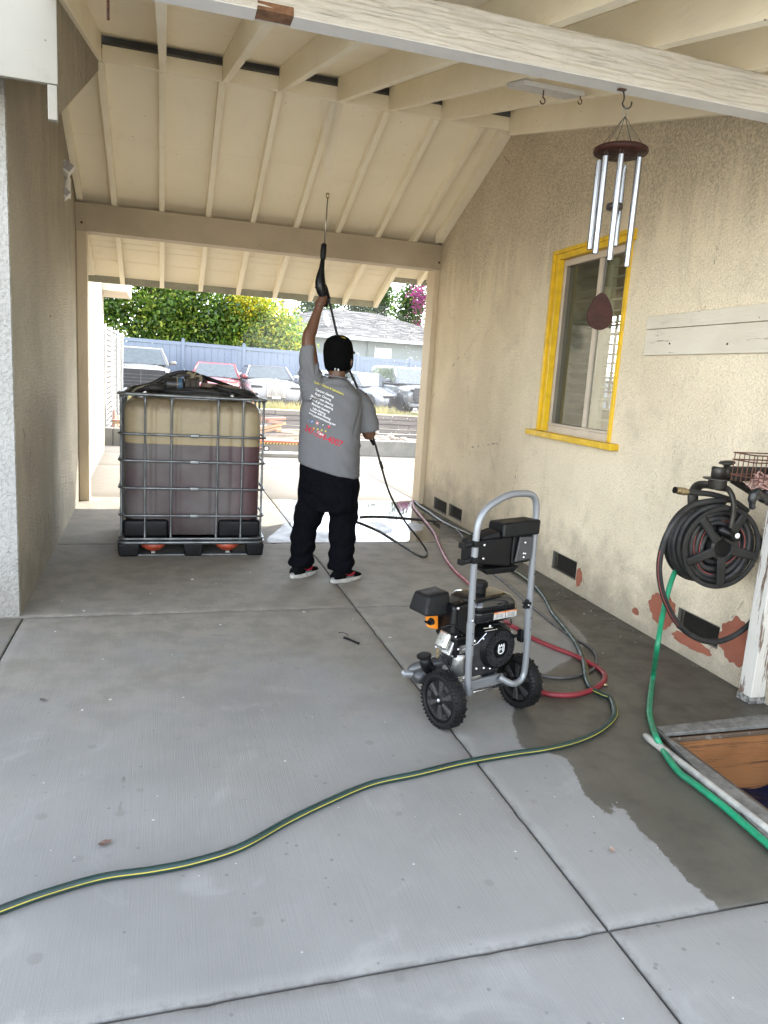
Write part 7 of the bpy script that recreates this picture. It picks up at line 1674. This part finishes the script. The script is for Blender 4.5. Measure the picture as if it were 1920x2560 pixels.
# ================================================================== WIND CHIME
CY = 2.80
hk = at(900+1066/1.626, 358/1.626, CY); hk.z = 2.688
zc4 = lambda x, y, Y=CY: at(1450+x/3.457, 200+y/3.457, Y)
t = thing('ceiling_hook', 'steel hook screwed into the near beam, carrying the wind chime', 'hook', hk)
build('hook_wire', MB().tube(spline([(hk.x, CY, 2.69), zc4(378, 110), zc4(382, 160), zc4(368, 205), zc4(385, 240), zc4(415, 248), zc4(440, 225), zc4(447, 188)], 6), .0032, 8), M_['dark_steel'], t, smooth=True)
build('hook_plate', MB().box(hk.x-.018, hk.x+.016, CY-.01, CY+.01, 2.682, 2.688), M_['rust'], t, bevel=.002)
rgp = zc4(395, 250)
wc = thing('wind_chime', 'wind chime of silver tubes under a dark red wooden disc, hanging from the near beam', 'wind chime', (rgp.x, CY, rgp.z))
knot = zc4(390, 312)
build('ring', MB().tube([rgp+Vector((.009*cos(a_), 0, -.012+.018*sin(a_))) for a_ in [2*pi*k/14 for k in range(14)]], .0022, 6, closed=True), M_['steel_wire'], wc, smooth=True)
dc = zc4(366, 620); dR = (zc4(568, 620)-zc4(162, 620)).length/2
lean = (zc4(160, 2050)-zc4(390, 312)).normalized()                       # it hangs nearly plumb
ax_ = Vector((0, 0, 1)); MD = Matrix.Translation((knot.x, CY, dc.z))
dcen = Vector((knot.x-.002, CY, dc.z+.0))
MD = Matrix.Translation(dcen)
disk = build('top_disc', MB().lathe([(.0, -.014), (dR*.86, -.014), (dR*.97, -.009), (dR, .0), (dR*.97, .008), (dR*.9, .012), (.0, .012)], 40, MD), M_['mahog'], wc, smooth=True)
for k in range(6):
    a_ = 2*pi*k/6+.35; build('cord', MB().tube([knot, dcen+Vector((cos(a_)*dR*.80, sin(a_)*dR*.80, .012))], .0015, 5), M_['cord'], wc)
tubes = [(0.62*0+.0, 0)]
pxs = [((190, 905), (130, 1500), 1), ((285, 665), (222, 1553), 0), ((450, 662), (342, 1606), 0), ((492, 862), (440, 1347), 1), ((222, 940), (185, 1476), 2), ((398, 905), (330, 1437), 2)]
angs = [pi+.25, pi+1.05, 2*pi-1.0, 2*pi-.25, pi-.65, .75]
for i, (pt, pb_, row) in enumerate(pxs):
    a_ = angs[i]; c_ = dcen+Vector((cos(a_)*dR*.74, sin(a_)*dR*.74, 0))
    zt = dcen.z-.034 if row != 9 else 0
    bot = zc4(pb_[0], pb_[1], c_.y); 
    q = MB().lathe([(.0122, 0), (.0122, zt-bot.z)], 24, Matrix.Translation((c_.x, c_.y, bot.z)), cap=False)
    tb = build('chime_tube', q, pm('satin_aluminium', (.30, .305, .325), .26, 1., var=.04, scale=1, rv=.03), wc, smooth=True)
    build('tube_bore', MB().lathe([(.0108, -.0005), (.0108, .004)], 16, Matrix.Translation((c_.x, c_.y, bot.z))), M_['black'], tb)
    build('tube_cord', MB().tube([(c_.x-.011, c_.y-.002, zt-.055), (c_.x-.006, c_.y, zt+.02)], .0009, 4), M_['cord'], tb)
    build('tube_cord', MB().tube([(c_.x+.011, c_.y-.002, zt-.055), (c_.x+.006, c_.y, zt+.02)], .0009, 4), M_['cord'], tb)
    build('pin', MB().sphere((c_.x-.0105, c_.y-.004, zt-.055), .0022, 6, 5), M_['black'], tb)
cz = zc4(290, 1095).z
build('striker', MB().lathe([(.0, -.012), (.030, -.012), (.034, -.006), (.034, .006), (.030, .012), (.0, .012)], 28, Matrix.Translation((dcen.x, CY, cz))), pm('dark_striker_wood', (.03, .02, .016), .5), wc, smooth=True)
stp = zc4(195, 1855)
build('cord', MB().tube([dcen, (dcen.x, CY, cz), (dcen.x-.012, CY, stp.z)], .0028, 5), M_['cord'], wc)
sw = (zc4(272, 1950)-zc4(43, 1950)).length/2; sh2 = (stp.z+.008-zc4(150, 2148).z)*1.04
sx0 = dcen.x
pl_ = []
for k in range(36):
    a_ = 2*pi*k/36; y_ = cos(a_); x_ = sin(a_); wd = .50+.50*min(1, ((1-y_)/2)*1.15)**.75; pl_.append((sx0-.012+x_*sw*wd*1.12, stp.z+.008-sh2/2+y_*sh2/2))
q = MB().prism(pl_, -.0045, .0045, Matrix.Translation((0, CY, 0)))
sail = build('wind_sail', q, M_['mahog'], wc, bevel=.003)
build('sail_hole', MB().lathe([(.003, 0), (.003, .002)], 10, Matrix.Translation((sx0-.012, CY-.0048, stp.z-.008)) @ Matrix.Rotation(pi/2, 4, 'X')), pm('hole_black', (.004, .004, .004), .9), sail)

# ================================================================== SMALL THINGS ON THE SLAB
def bit(name, lab, cat, pts, r, mat):
    P_ = [gp(x*D_s, y*D_s, r) for x, y in pts]; t = thing(name, lab, cat, P_[0]); build('piece', MB().tube(spline(P_, 5), r, 8), mat, t, smooth=True)
bit('rubber_offcut', 'short black rubber tube offcut lying left of the pressure washer', 'offcut', [(743, 1377), (756, 1382), (775, 1390)], .007, M_['rubber'])
bit('wire_offcut', 'thin curled dark wire beside the rubber offcut', 'wire', [(731, 1367), (738, 1366), (748, 1369), (752, 1374)], .0015, M_['rubber'])
def leaf(lab, px, py, s, c, rz):
    p_ = gp(px*D_s, py*D_s, .004); t = thing('dry_leaf', lab, 'leaf', p_, rz)
    poly = [(s*cos(a_)*(1+.15*sin(3*a_)), s*.55*sin(a_), .002+.006*abs(cos(2*a_))) for a_ in [2*pi*k/12 for k in range(12)]]
    q = MB(); q.add(poly+[(0, 0, .001)], [(k, (k+1) % 12, 12) for k in range(12)]); build('blade', q, pm('leaf_'+lab[:6], c, .7), t, world_=False)
leaf('curled brown leaf on the slab above the long green hose', 227, 1823, .022, (.13, .08, .06), .4)
leaf('small dark dry leaf near the left edge of the slab', 93, 1513, .018, (.09, .08, .065), -.5)
leaf('pinkish dry leaf on the pale slab beside the wet patch, lower right', 1322, 1838, .014, (.35, .24, .19), 1.2)
q = MB(); rf_ = random.Random(12)
for i in range(200):
    if i < 90: x = rf_.uniform(-.7, 2.6); y = rf_.uniform(1.0, 6.2)
    else: y = rf_.uniform(3.2, 7.5); x = wr(y)-.03-abs(rf_.gauss(0, .07))
    s = rf_.uniform(.0012, .0045) if i >= 12 else rf_.uniform(.006, .011)
    q.sphere((x, y, .001), (s*1.4, s, s*.5), 5, 3)
tag(build('paint_flakes', q, pm('white_paint_flake', (.42, .41, .38), .7)), 'scattered white paint flakes and crumbs on the concrete', 'paint flakes', kind='stuff')
bpy.context.view_layer.update()
